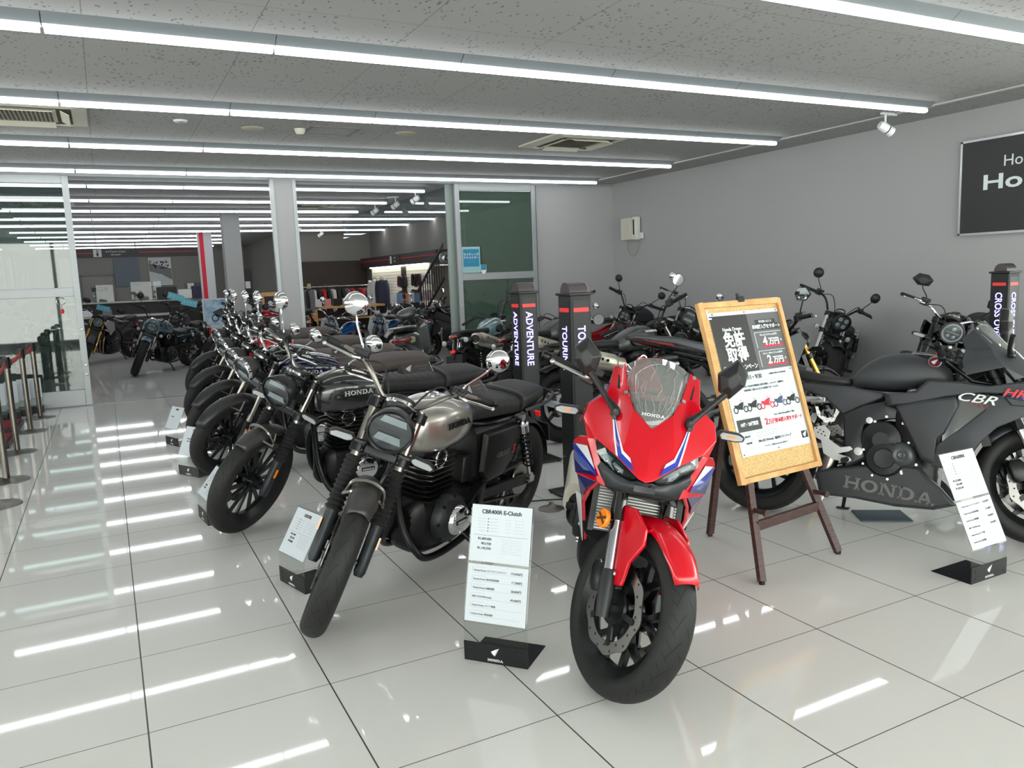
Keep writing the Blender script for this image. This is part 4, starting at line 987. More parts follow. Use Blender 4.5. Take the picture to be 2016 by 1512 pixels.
def NK(**k):
    d=dict(name='motorcycle',R=.300,w=.12,rr=.224,Rr=.315,wr=.175,rrr=.224,wb=1.45,rake=25.5,trail=.10,steer=35,lean=10,rim='split',disc=.15,fy=.105,tlow=.76,ttop=.98,lowtop=.50,usd=1,forkm=SBK,stanchion=CHR,
     fender=(40,140,.066,.325),brace=95,fenderm=MBK,hl=(.87,.19,.092),hdepth=.10,hlstyle='ring',hlrim=SBK,ind=(.80,.06,.15),meter=(1.04,.08,.06),meterrect=0,hw=.385,hz=.07,hx=-.12,barm=SBK,mirror='wedge',
     tank=[(-.34,.88,.78,.05),(-.36,.93,.76,.10),(-.46,.985,.74,.15),(-.60,.975,.72,.155),(-.74,.90,.71,.12),(-.84,.84,.71,.08)],tankm=GBK,tankexp=.65,
     seat={'seat':[(-.80,.84,.76,.08),(-.86,.83,.75,.12),(-1.02,.82,.75,.14),(-1.16,.84,.77,.12),(-1.20,.84,.78,.08)],'rear_seat':[(-1.16,.86,.80,.07),(-1.24,.90,.80,.11),(-1.42,.92,.84,.10),(-1.52,.93,.88,.05)]},
     frame=NKF,engine=eng_multi,piv=.55,pivz=.40,tail=(-1.50,.86),
     exhaust=([(-.60,-.05,.16),(-.80,-.08,.15)],.03,[(-.80,-.10,.16),(-.86,-.13,.18),(-1.08,-.19,.30),(-1.13,-.2,.32)],[.04,.062,.06,.045],STL,SBK),
     peg=(-.86,.36),extra=(shrouds,headers),headm=mat('header_bronze',(150,132,108),.3,1),cables=1)
    d.update(k); return d
BIKES['naked_gold']=moto(NK(forkm=GLD,forklow=GLD,stanchion=CHR,lowtop=.52,tankm=MBK,shroudm=SLV,leverm=ALU))
BIKES['naked_black']=moto(NK(forkm=SBK,barm=CHR,hlrim=DGR))
def hornet_tail(s,B,F,root,ax,f0):
    B(MB().loft([(-1.15,.88,.78,.12,.5),(-1.45,.955,.88,.10,.5),(-1.75,.99,.955,.05,.5),(-1.80,.985,.96,.03,.5)],16),'tail_cowl',MBK,bev=.003)
    for sd in(-1,1): B(MB().prism([(-1.78,sd*.045,.965),(-1.48,sd*.095,.90),(-1.45,sd*.095,.87),(-1.62,sd*.075,.92)],(0,-.004,0),(0,.006,0)),'tail_light_strip',RLN)
BIKES['naked_tail']=moto(NK(forkm=GLD,forklow=SBK,tankm=MBK,tail=(-1.55,.80),steer=6,extra=(shrouds,headers,hornet_tail),leverm=ALU,hl=(.85,.15,.08)))
# ---- scrambler
def cl_shield(c):
    for i in range(5): 
        c.cur=0
def high_pipe(s,B,F,root,ax,f0):
    o=B(MB().tube([(-.50,-.05,.60),(-.42,-.10,.56),(-.46,-.17,.48),(-.70,-.19,.50),(-1.0,-.19,.60)],.022,12,5),'exhaust_pipe',SBK)
    e=B(MB().loft([(-.92,.66,.53,.045,.8),(-1.0,.68,.54,.055,.8),(-1.50,.80,.655,.06,.8),(-1.56,.80,.68,.04,.8)],22),'muffler',mat('satin_nickel',(196,190,176),.32,.9),mtx=Matrix.Translation((0,-.205,0)))
    c=MB(); c.loft([(-1.02,.70,.56,.05,.7),(-1.04,.705,.555,.058,.7),(-1.42,.795,.645,.062,.7),(-1.44,.79,.65,.05,.7)],20); c.cur=1
    for i in range(5):
        x=-1.14-.055*i; z=.63+.018*i+.02; c.cyl((x,-.058,z),(x,-.0655,z),.0135,n=12)
    B(c,'heat_shield',[mat('champagne_shield',(206,200,186),.3,.85),LND],e,mtx=Matrix.Translation((0,-.010,0)))
    B(MB().lathe([(.0001,.0),(.016,.002),(.018,.010),(.045,.008),(.048,-.01)],(-1.56,0,.74),(-1,0,.2),20),'muffler_end',SBK,e); B(MB().lathe([(.0001,.012),(.017,.012)],(-1.56,0,.74),(-1,0,.2),16),'tail_pipe_hole',LND,e)
def CL(**k):
    d=dict(name='motorcycle',R=.335,w=.11,rr=.248,Rr=.32,wr=.15,rrr=.224,wb=1.49,rake=27.5,trail=.11,steer=38,lean=10,rim='cast',disc=.15,disc_side=-1,fy=.10,tlow=.80,ttop=1.0,lowtop=.54,gtop=.74,gaiter=1,
     fender=(40,130,.062,.36),fenderm=BLK,hl=(.90,.19,.085),hdepth=.10,hlstyle='four',indround=1,ind=(.84,.06,.15),meter=(1.06,.07,.055),hw=.41,hz=.13,hx=-.13,barm=SBK,mirror='none',
     tank=[(-.38,.86,.78,.04),(-.40,.90,.74,.09),(-.50,.955,.72,.135),(-.62,.95,.71,.145),(-.76,.89,.71,.125),(-.86,.84,.72,.08)],tankm=TEAL,tankpad=(-.66,.80,.085,.05,.135),tanktext=[('HONDA',.028,-.50,.88,.134,.1,WHT,1.3)],
     seat={'seat':[(-.82,.84,.77,.07,.6),(-.90,.845,.76,.12,.6),(-1.1,.84,.76,.13,.6),(-1.4,.86,.80,.12,.6),(-1.58,.86,.82,.09,.6)]},
     frame=REBF[:2]+CRADLE[:2]+CRADLE[4:],engine=lambda s,B,root:eng_single(s,B,root,-.62,6,False,.70),chromecover=0,piv=.52,pivz=.38,exhaust=None,extra=(high_pipe,),
     shocks=((-1.42,.36),(-1.28,.76)),shy=.14,rfender=(40,120,.08,.36),tail=(-1.66,.80),peg=(-.72,.33),sidecover=([(-.95,.72),(-1.25,.74),(-1.2,.55),(-.98,.50)],.13),sidem=BLK,cables=1)
    d.update(k); return d
BIKES['scrambler']=moto(CL())
BIKES['scrambler_big']=moto(CL(tankm=MGRY,mirror='round',mx=-.05,my=.16,mz=.16,meterrect=0,hz=.11))
# ---- small mopeds and scooter
def cub_body(s,B,F,root,ax,f0):
    B(MB().loft([(-.30,.78,.62,.04,.6),(-.36,.74,.50,.05,.6),(-.45,.60,.42,.055,.6),(-.62,.52,.38,.06,.6),(-.80,.56,.40,.09,.6),(-1.0,.66,.44,.11,.6),(-1.3,.66,.50,.09,.6),(-1.42,.60,.52,.04,.6)],18),'body_shell',s.tankm,sub=1)
    for sd in(-1,1): B(MB().prism([(-.24,sd*.05,.80),(-.20,sd*.16,.74),(-.26,sd*.22,.5),(-.42,sd*.20,.28),(-.50,sd*.08,.26)],(-.006,0,0),(.006,0,0)),'leg_shield',s.shroudm or WPL,bev=.004)
    for sd in(-1,1): F(MB().tube([ax(.24,.04,sd*.055),ax(.40,.04,sd*.06),ax(.62,.02,sd*.055),ax(.74,.0,sd*.04)],[.03,.04,.045,.05],12),'fork_cover',s.coverm or s.tankm)
def MOP(**k):
    d=dict(name='moped',R=.28,w=.07,rr=.222,Rr=.28,wr=.075,rrr=.222,wb=1.22,rake=26.5,trail=.075,steer=30,lean=8,rim='wire',rimm=ALU,disc=.11,disc_side=-1,fy=.07,tlow=.68,ttop=.82,lowtop=.40,
     fender=(35,160,.05,.305),fenderm=MRED,hl=(.80,.10,.07),hdepth=.09,hlstyle='bar',hlrim=CHR,indround=1,ind=(.74,.07,.10),meter=(.87,.04,.04),hw=.33,hz=.07,hx=-.12,barm=CHR,mchrome=1,
     seat={'seat':[(-.62,.73,.67,.06),(-.70,.74,.66,.10),(-.9,.72,.66,.12),(-1.05,.74,.68,.10),(-1.10,.73,.69,.06)]},tankm=MRED,
     frame=[([(-.24,0,.80),(-.45,0,.55),(-.75,0,.45),(-1.1,0,.58)],.03)],engine=lambda s,B,root:eng_single(s,B,root,-.50,5,False,.42) if 0 else small_eng(s,B,root),piv=.45,pivz=.30,
     exhaust=([(-.45,-.05,.30),(-.40,-.1,.22),(-.6,-.12,.18)],.014,[(-.6,-.12,.18),(-.7,-.13,.19),(-1.25,-.15,.28)],[.02,.032,.03],CHR,None),shocks=((-1.18,.30),(-1.08,.58)),shy=.12,tail=(-1.38,.60),peg=(-.58,.26),extra=(cub_body,))
    d.update(k); return d
def small_eng(s,B,root):
    k=B(MB().loft([(-.38,.36,.26,.05),(-.46,.38,.22,.08),(-.62,.38,.20,.11),(-.75,.34,.22,.08)],18,.6),'crankcase',ENR,sub=1)
    for sd in(-1,1): B(MB().lathe([(.0001,.02),(.06,.018),(.075,0)],(-.62,sd*.10,.29),(0,sd,0),24),'engine_cover',ALU,k)
BIKES['moped_red']=moto(MOP())
BIKES['moped_blue']=moto(MOP(tankm=CBLU,fenderm=BLK,coverm=PBLU,hw=.32,extra=(cub_body,)))
def dax_body(s,B,F,root,ax,f0):
    B(MB().loft([(-.26,.70,.58,.05,.6),(-.40,.66,.50,.08,.6),(-.60,.60,.44,.09,.6),(-.90,.62,.50,.09,.6),(-1.2,.66,.56,.07,.6)],18),'body_shell',CBLU,sub=1)
    B(MB().loft([(-.62,.50,.38,.03,.8),(-.66,.52,.36,.04,.8),(-.88,.54,.38,.04,.8),(-.92,.52,.40,.03,.8)],18),'muffler',CHR,mtx=Matrix.Translation((0,.15,0)))
BIKES['leisure_blue']=moto(MOP(name='minibike',R=.25,w=.09,rr=.165,Rr=.25,wr=.095,rrr=.165,rim='cast',tankm=CBLU,fenderm=SLV,extra=(dax_body,),exhaust=None,mchrome=0,
   seat={'seat':[(-.42,.76,.70,.06),(-.5,.77,.68,.11),(-.8,.75,.67,.12),(-1.1,.78,.69,.11),(-1.2,.78,.71,.07)]},tail=(-1.3,.64)))
def scooter_body(s,B,F,root,ax,f0):
    c=B(MB().loft([(-.62,.62,.34,.10,.6),(-.75,.72,.34,.17,.6),(-1.0,.74,.36,.19,.6),(-1.3,.76,.44,.17,.6),(-1.52,.74,.56,.11,.6),(-1.60,.70,.60,.05,.6)],20),'rear_body',DGRY,sub=1)
    B(MB().loft([(-1.50,.71,.62,.15,.6),(-1.56,.70,.63,.13,.6),(-1.61,.68,.64,.08,.6)],18),'tail_light',RLN,c,sub=1)
    B(MB().loft([(-1.46,.70,.60,.175,.6),(-1.50,.69,.61,.165,.6)],18),'tail_lens_surround',mat('amber_clear_lens',(176,160,128),.2,0,.6),c)
    B(MB().prism([(-.16,-.20,.78),(-.12,-.06,.90),(-.12,.06,.90),(-.16,.20,.78),(-.26,.21,.45),(-.36,.12,.30),(-.36,-.12,.30),(-.26,-.21,.45)],(-.02,0,0),(.02,0,0)),'front_shield',DGRY,bev=.01)
    B(MB().loft([(-.36,.30,.24,.16,.5),(-.66,.30,.24,.16,.5)],16),'foot_board',BLK)
    F(MB().loft([(-.16,1.02,.88,.08,.7),(-.24,1.06,.88,.17,.7),(-.34,1.04,.90,.15,.7),(-.38,1.0,.92,.08,.7)],18),'bar_cover',DGRY,sub=1)
    B(MB().tube([(-1.2,.16,.80),(-1.45,.16,.82),(-1.55,.1,.83),(-1.57,0,.83),(-1.55,-.1,.83),(-1.45,-.16,.82),(-1.2,-.16,.80)],.014,8,4),'grab_rail',ALU)
BIKES['scooter']=moto(MOP(name='scooter',R=.24,w=.10,rr=.165,Rr=.24,wr=.11,rrr=.165,wb=1.28,rim='cast',rimm=SBK,tankm=DGRY,fenderm=DGRY,hl=None,ttop=.90,tlow=.60,seat={'seat':[(-.66,.80,.72,.08),(-.74,.82,.70,.14),(-1.1,.82,.72,.15),(-1.45,.84,.76,.11),(-1.52,.83,.78,.06)]},
   extra=(scooter_body,),mirror='none',tail=(-1.56,.52),barm=SBK,hz=.05,meter=None,ind=None))
# ---- fully faired bikes
def decal(P,pts,m,par,name='decal',th=.0012,mir=True):
    for sd in((1,-1) if mir else (1,)):
        q=[Vector((x,sd*y,z)) for x,y,z in pts]; n=Vector((0,0,0))
        for i in range(len(q)): a=q[i]; b=q[(i+1)%len(q)]; n+=Vector(((a.y-b.y)*(a.z+b.z),(a.z-b.z)*(a.x+b.x),(a.x-b.x)*(a.y+b.y)))
        n.normalize()
        if n.y*sd<0 and n.x<0 or (abs(n.x)>.3 and n.x<0): n=-n
        MB().prism(q,n*0,n*th).build(name,m,par,smooth=False)
CV=dict(T=(-.175,0,.899),C1=(-.11,0,.845),C2=(-.05,0,.785),N=(-.02,0,.745),a=(-.42,.122,1.087),b=(-.43,.162,1.067),c=(-.351,.17,.973),d=(-.312,.096,.989),e=(-.238,.07,.95),f=(-.263,.132,.921),g=(-.331,.231,.928),h=(-.289,.242,.875),i=(-.242,.218,.816),j=(-.201,.191,.831),k=(-.101,.107,.799),l=(-.028,.026,.753),n=(-.125,.085,.845))
def cowl(root,m,dx=0,screen=True,film=True,sgn='HONDA',wy=1.0):
    V={k:(x+dx,y*wy,z) for k,(x,y,z) in CV.items()}
    V['c2']=(-.46+dx,.18*wy,.965); V['g2']=(-.47+dx,.245*wy,.90); V['h2']=(-.45+dx,.262*wy,.83); V['b2']=(-.48+dx,.165*wy,1.02)
    Fs=[['a','b','c','d'],['d','c','f','e'],['c','g','f'],['f','g','h','j'],['h','i','j'],['f','j','k','n'],['e','f','n'],['T','e','n','C1'],['C1','n','C2'],['n','k','l','C2'],['l','N','C2'],
        ['b','b2','c2','c'],['c','c2','g2','g'],['g','g2','h2','h']]
    names=list(V); mb=MB(); mb.add([V[n] for n in names],[tuple(names.index(q) for q in f) for f in Fs]); mb.mirror()
    o=mb.build('front_cowl',m,root,ang=42,sol=.004)
    bm=o.modifiers.new('bevel','BEVEL'); bm.width=.006; bm.segments=3; bm.limit_method='ANGLE'; bm.angle_limit=R_(14)
    # windscreen: bowed clear sheet
    rows=[]; L=[((-.18,0,.897),0.0),((-.238,.066,.948),.01),((-.312,.092,.988),.022),((-.372,.108,1.040),.03),((-.42,.118,1.085),.034)]
    for (p,bw) in L:
        x,y,z=p; row=[]
        for j in range(9):
            u=-1+j/4; yy=y*wy*u if y else .012*u; row.append((x+dx+bw*(1-u*u)*1.0,yy,z+bw*(1-u*u)*1.3))
        rows.append(row)
    w=MB().grid(rows).build('windscreen',FLM,root,sol=.003,ang=80)
    for p in ((-.418,.138,1.072),(-.318,.106,.992)):
        for sd in(-1,1):
            b=MB(); bolt(b,(p[0]+dx+.003,sd*p[1]*wy,p[2]+.002),(.8,sd*.3,.5),.008,.004); b.build('screw',ALU,o)
    for sd in(-1,1): MB().prism([(-.404+dx,sd*.128*wy,1.043),(-.398+dx,sd*.143*wy,1.043),(-.352+dx,sd*.138*wy,.998),(-.342+dx,sd*.118*wy,.994),(-.36+dx,sd*.118*wy,1.01)],(.0035,0,.0015),(.006,0,.003)).build('cowl_vent',LND,o,smooth=False)
    # crinkled protective film on the screen
    if film:
        random.seed(4)
        for i in range(20):
            u=random.uniform(-.75,.75); v=random.uniform(.3,3.2); pts=[]
            for k in range(4):
                a=min(3.8,v+k*.32); ii=int(a); fr=a-ii; r0=rows[ii]; r1=rows[min(4,ii+1)]; uu=max(-.92,min(.92,u+random.uniform(-.1,.1)))*4+4; jj=int(min(7,uu)); fj=uu-jj
                A=Vector(r0[jj])*(1-fj)+Vector(r0[jj+1])*fj; Bv=Vector(r1[jj])*(1-fj)+Vector(r1[jj+1])*fj; pts.append(A*(1-fr)+Bv*fr+Vector((.004,0,.003)))
            MB().tube(pts,[.0002,.0009,.0009,.0002],5,5).build('film_crease',CRS,w)
    if sgn:
        FR=frame((-.232+dx,0,.935),(0,1,0),(-.8,0,.75)); wordmark(FR,.0125,WPL,w,at=(0,-.012),z=.024)
    return o,w
def headlamps(root,dx=0,wy=1.0):
    for sd in(-1,1):
        Y=lambda x,y,z,d=0:(x+dx-d,sd*y*wy,z)
        pts=[Y(-.204,.186,.826),Y(-.150,.150,.812),Y(-.101,.107,.796),Y(-.032,.030,.749),Y(-.073,.048,.727),Y(-.10,.10,.735),Y(-.131,.155,.762),Y(-.17,.18,.79)]
        b=MB().prism(pts,(-.03,0,0),(-.014,0,0)).build('headlight',LND,root,smooth=False)
        MB().prism(pts,(-.006,0,0),(-.002,0,0)).build('headlight_glass',pane('lamp_cover'),b,smooth=False)
        for t0,t1,zz in((.15,.45,.0),(.5,.8,-.006)):
            q=[]
            A=Vector(Y(-.180,.168,.800));C=Vector(Y(-.062,.052,.745)); a=A.lerp(C,t0);c=A.lerp(C,t1)
            MB().bar(a+Vector((-.006,0,zz)),c+Vector((-.006,0,zz)),.012,.020,up=(1,0,.3)).build('led_lamp',CLR,b,bev=.003)
            MB().tube([a+Vector((-.002,0,-.014)),a.lerp(c,.5)+Vector((.0,0,-.017)),c+Vector((-.002,0,-.010))],.0022,6,4).build('lamp_reflector_edge',CHR,b)
def sport_mirrors(root,m,base,tip,outl,dx=0):
    for sd in(-1,1):
        bx=Vector((base[0]+dx,sd*base[1],base[2])); tp=Vector((tip[0]+dx,sd*tip[1],tip[2]))
        o=MB().tube([bx+Vector((.012,0,-.022)),bx+Vector((.012,0,.0)),bx.lerp(tp,.35)+Vector((0,0,-.004)),tp],[.017,.017,.011,.012],12,5).build('mirror_arm',m,root)
        b=MB(); bolt(b,bx+Vector((.027,0,.0)),(1,0,.1),.009,.004); bolt(b,bx+Vector((.027,0,-.024)),(1,0,.1),.009,.004); b.build('mirror_bolt',SBK,o)
        C=Vector((0,0,0)); q=[Vector((x+dx,sd*y,z)) for x,y,z in outl]
        for p in q:C+=p/len(q)
        f=[C+Vector((.034,0,0))+(p-C)*.42 for p in q]; r=[p+Vector((-.022,0,0)) for p in q]
        s=MB().rings([f,[C+Vector((.014,0,0))+(p-C)*.92 for p in q],q,r]).build('mirror_shell',BLK,o,ang=20,bev=.004)
        MB().prism([C+(p-C)*.93 for p in q],(-.0225,0,0),(-.0235,0,0)).build('mirror_glass',MIR,s,smooth=False)
def sport_signals(root,x,y,z,lensm=CLR):
    for sd in(-1,1):
        o=MB().tube([(x,sd*(y-.12),z+.0),(x+.005,sd*(y-.04),z)],[.012,.010],8).build('turn_signal',BLK,root)
        sh=[(-.052,.004),(-.040,.018),(.03,.016),(.052,.004),(.048,-.012),(.02,-.018),(-.04,-.016)]
        MB().prism([(x,sd*(y+a),z+b) for a,b in sh],(-.024,0,0),(.010,0,0)).build('signal_housing',BLK,o,bev=.003)
        MB().prism([(x,sd*(y+a*.86),z+b*.76) for a,b in sh],(.010,0,0),(.015,0,0)).build('signal_lens',lensm,o,bev=.002)
        MB().box((x+.0155,sd*y,z),(.002,.03,.008)).build('signal_bulb',ORG,o)
def fork_shield(s,F,ax,f0,m):
    for sd in(-1,1):
        y=sd*.088; z0=s.R
        pts=[(-.150,z0+.315),(-.06,z0+.335),(.03,z0+.30),(.055,z0+.25),(.02,z0+.17),(.03,z0+.09),(-.005,z0+.075),(-.060,z0+.060),(-.080,z0+.14)]
        o=F(MB().prism([(a,y,b) for a,b in pts],(0,-sd*.004,0),(0,sd*.010,0)),'fork_shield',m,bev=.004)
        b=MB(); bolt(b,(-.03,y+sd*.010,z0+.105),(0,sd,0),.012,.006); F(b,'shield_bolt',ALU,o)
def red_extra(s,B,F,root,ax,f0):
    o,w=cowl(root,RED)
    W1=[(-0.2493,0.1401,0.9071),(-0.2439,0.1345,0.9061),(-0.1638,0.1178,0.8486),(-0.0951,0.1013,0.7984),(-0.1039,0.1092,0.8029),(-0.1666,0.1238,0.8471)]
    B1=[(-0.239,0.1334,0.9027),(-0.2336,0.1291,0.9007),(-0.1793,0.1154,0.8654),(-0.0999,0.0902,0.8118),(-0.0666,0.0537,0.7905),(-0.0437,0.0416,0.7677),(-0.069,0.0725,0.7817),(-0.0953,0.1009,0.7989),(-0.1638,0.1178,0.8486)]
    W2=[(-0.2331,0.1285,0.9008),(-0.2295,0.126,0.9002),(-0.1699,0.1091,0.8636),(-0.105,0.0864,0.8209),(-0.0806,0.0602,0.8051),(-0.0674,0.0538,0.7915),(-0.0999,0.0902,0.8118),(-0.1793,0.1154,0.8654)]
    lf=lambda L,d=.004:[(x+d,y+.001,z+d*.6) for x,y,z in L]
    decal(None,lf(W1),WHT,o,'white_stripe'); decal(None,lf(B1,.0045),BLU,o,'blue_stripe'); decal(None,lf(W2),WHT,o,'white_stripe')
    headlamps(root)
    # chin
    q=[(-.131,.155,.765),(-.10,.10,.737),(-.073,.048,.728),(-.028,.026,.745),(-.02,0,.742),(-.045,0,.698),(-.061,.038,.691),(-.099,.102,.688),(-.125,.129,.683),(-.16,.165,.74)]
    mb=MB(); mb.add(q,[tuple(range(10))]); mb.mirror(); ch=mb.build('chin_cowl',MBK,root,sol=.006)
    MB().box((-.020,0,.722),(.01,.07,.022)).build('chin_grille',LND,ch,smooth=False)
    mb=MB(); mb.add([(-.099,.102,.688),(-.061,.038,.691),(-.045,0,.698),(-.12,0,.665),(-.17,.10,.655),(-.125,.129,.683)],[(0,1,2,3,4,5)]); mb.mirror(); mb.build('chin_underside',BLK,ch,sol=.004)
    for sd in(-1,1):
        Y=lambda *p:[(x,sd*y,z) for x,y,z in p]
        sp=MB().prism(Y((-.245,.220,.818),(-.203,.192,.829),(-.150,.150,.745),(-.118,.128,.680),(-.150,.160,.686),(-.19,.185,.75)),(-.012,0,0),(.004,0,0)).build('cowl_spar',RED,root,bev=.003)
        sf=MB().prism(Y((-.242,.216,.822),(-.335,.250,.80),(-.395,.270,.765),(-.37,.258,.70),(-.312,.236,.662),(-.145,.155,.686)),(-.01,-sd*.004,0),(0,sd*.001,0)).build('side_fairing',RED,root,bev=.002)
        D=dict(w=[(-0.3602,0.259,0.7626),(-0.2316,0.2124,0.7905),(-0.1645,0.1724,0.7258),(-0.2548,0.2195,0.7506)],
               b=[(-0.3939,0.2704,0.7557),(-0.3602,0.259,0.7626),(-0.2548,0.2195,0.7506),(-0.1645,0.1724,0.7258),(-0.1489,0.1625,0.7055),(-0.2683,0.2229,0.7209),(-0.3723,0.2621,0.7366)],
               s=[(-0.3723,0.2621,0.7366),(-0.2683,0.2229,0.7209),(-0.1999,0.1878,0.7075),(-0.2482,0.2102,0.6947),(-0.3507,0.2534,0.7059)],
               n=[(-0.3607,0.2569,0.7081),(-0.2482,0.2102,0.6947),(-0.1999,0.1878,0.7075),(-0.2683,0.2229,0.7209),(-0.1489,0.1625,0.7055),(-0.2357,0.2029,0.6839),(-0.3185,0.2413,0.6623)])
        for k,m_,nm,dd in(('w',WHT,'white_band',.002),('b',BLU,'blue_band',.0023),('s',SLB,'slate_band',.0026),('n',NVY,'navy_band',.002)):
            pts=Y(*D[k]); n=Vector((.55,sd*.8,-.2)).normalized(); MB().prism([Vector(p)+n*(dd-.001) for p in pts],n*0,n*.001).build(nm,m_,sf,smooth=False)
        # lower fairing
        lw=[(-.150,.150,.684),(-.310,.232,.664),(-.42,.245,.70),(-.62,.25,.70),(-.80,.235,.62),(-.97,.20,.46),(-.98,.17,.28),(-.60,.150,.20),(-.54,.150,.235),(-.49,.160,.33),(-.42,.180,.44),(-.355,.195,.54),(-.25,.18,.62)]
        lo=MB().prism(Y(*lw),(0,-sd*.010,0),(0,sd*.004,0)).build('lower_fairing',RED,root,bev=.004)
        MB().prism(Y((-.16,.158,.682),(-.30,.226,.660),(-.34,.20,.57),(-.25,.188,.625)),(0,sd*.005,0),(0,sd*.008,0)).build('navy_band',NVY,lo,smooth=False)
        MB().prism(Y((-.345,.205,.575),(-.42,.225,.56),(-.52,.185,.38),(-.49,.168,.34),(-.42,.185,.45)),(0,sd*.004,0),(0,sd*.007,0)).build('white_band',WHT,lo,smooth=False)
    sport_mirrors(root,BLK,(-.258,.135,.935),(-.300,.246,1.048),[(-.36,.277,1.174),(-.36,.215,1.110),(-.36,.228,1.045),(-.36,.270,1.022),(-.36,.318,1.082),(-.36,.320,1.130)])
    sport_signals(root,-.44,.315,.872)
    fork_shield(s,F,ax,f0,RED)
    o=F(MB().lathe([(.0001,.010),(.030,.010),(.034,.006),(.034,-.004)],ax(.60,f0-.015,-.150),(0,-1,0),28),'side_reflector',ORG)
    m=MB()
    for k in range(2): m.bar(ax(.60,f0-.015,-.1605)+Vector((-.024,0,.012 if k else -.012)),ax(.60,f0-.015,-.1605)+Vector((.024,0,-.012 if k else .012)),.010,.0012,up=(0,1,0))
    F(m,'reflector_cross',mat('dark_amber',(96,50,10),.3),o)
    F(MB().tube([ax(.60,f0-.015,-.148),ax(.60,f0-.0,-.11)],.008,8),'reflector_stay',SBK,o)
    FR=frame((-.128,-.1005,s.R+.085),(.45,0,.9),(-.9,0,.45)); c=text_data('NISSIN',.018,'CENTER',.0,1); c.materials.append(WPL); t=bpy.data.objects.new('lettering',c); COL.objects.link(t); t.parent=root; t.matrix_local=steer_m(s,s.steer)@Matrix.Translation((0,0,0))@FR
    B(MB().loft([(-1.0,.30,.20,.05,.8),(-1.04,.34,.18,.07,.8),(-1.30,.50,.34,.075,.8),(-1.36,.50,.38,.05,.8)],20),'muffler',SBK,mtx=Matrix.Translation((0,-.20,.02)))
    e=B(MB().loft([(-1.06,.37,.22,.06,.8),(-1.28,.50,.36,.066,.8)],20),'muffler_cover',mat('pearl_cover',(206,204,192),.35,.2),mtx=Matrix.Translation((0,-.235,.04)))
    B(MB().loft([(-1.20,.90,.80,.10,.5),(-1.45,.95,.88,.08,.5),(-1.70,.99,.955,.04,.5)],16),'tail_cowl',RED,bev=.003)
    B(MB().box((-.30,0,.94),(.02,.16,.09),Matrix.Rotation(-.5,3,'Y')),'meter',SCRN,bev=.01)
    B(MB().loft([(-.10,.74,.69,.03,.5),(-.25,.80,.69,.12,.5),(-.36,.80,.70,.13,.5)],14),'inner_cowl',BLK)
def SP(**k):
    d=NK(hi=1,clipon=1.13,hl=None,meter=None,ind=None,mirror='none',steer=33,lean=10.5,wb=1.41,rake=25,trail=.102,disc=.155,ttop=.90,tlow=.72,rim='split',usd=1,forkm=GBK,forklow=mat('fork_grey',(46,48,50),.4,.5),stanchion=mat('stanchion_steel',(176,180,186),.16,1),lowtop=.60,
       ftaper=1,fender=(44,140,.066,.328),fenderm=RED,brace=95,staym=RED,extra=(red_extra,),tankm=RED,leverm=ALU,exhaust=None,calm=SBK,carrier=SBK,headm=SBK)
    d.update(k); return d
BIKES['sport_red']=moto(SP())
place('sport_red',1.438,-.552,-125.44,10.5,33,'red faired sport motorcycle with blue and white stripes facing the camera',None,True)
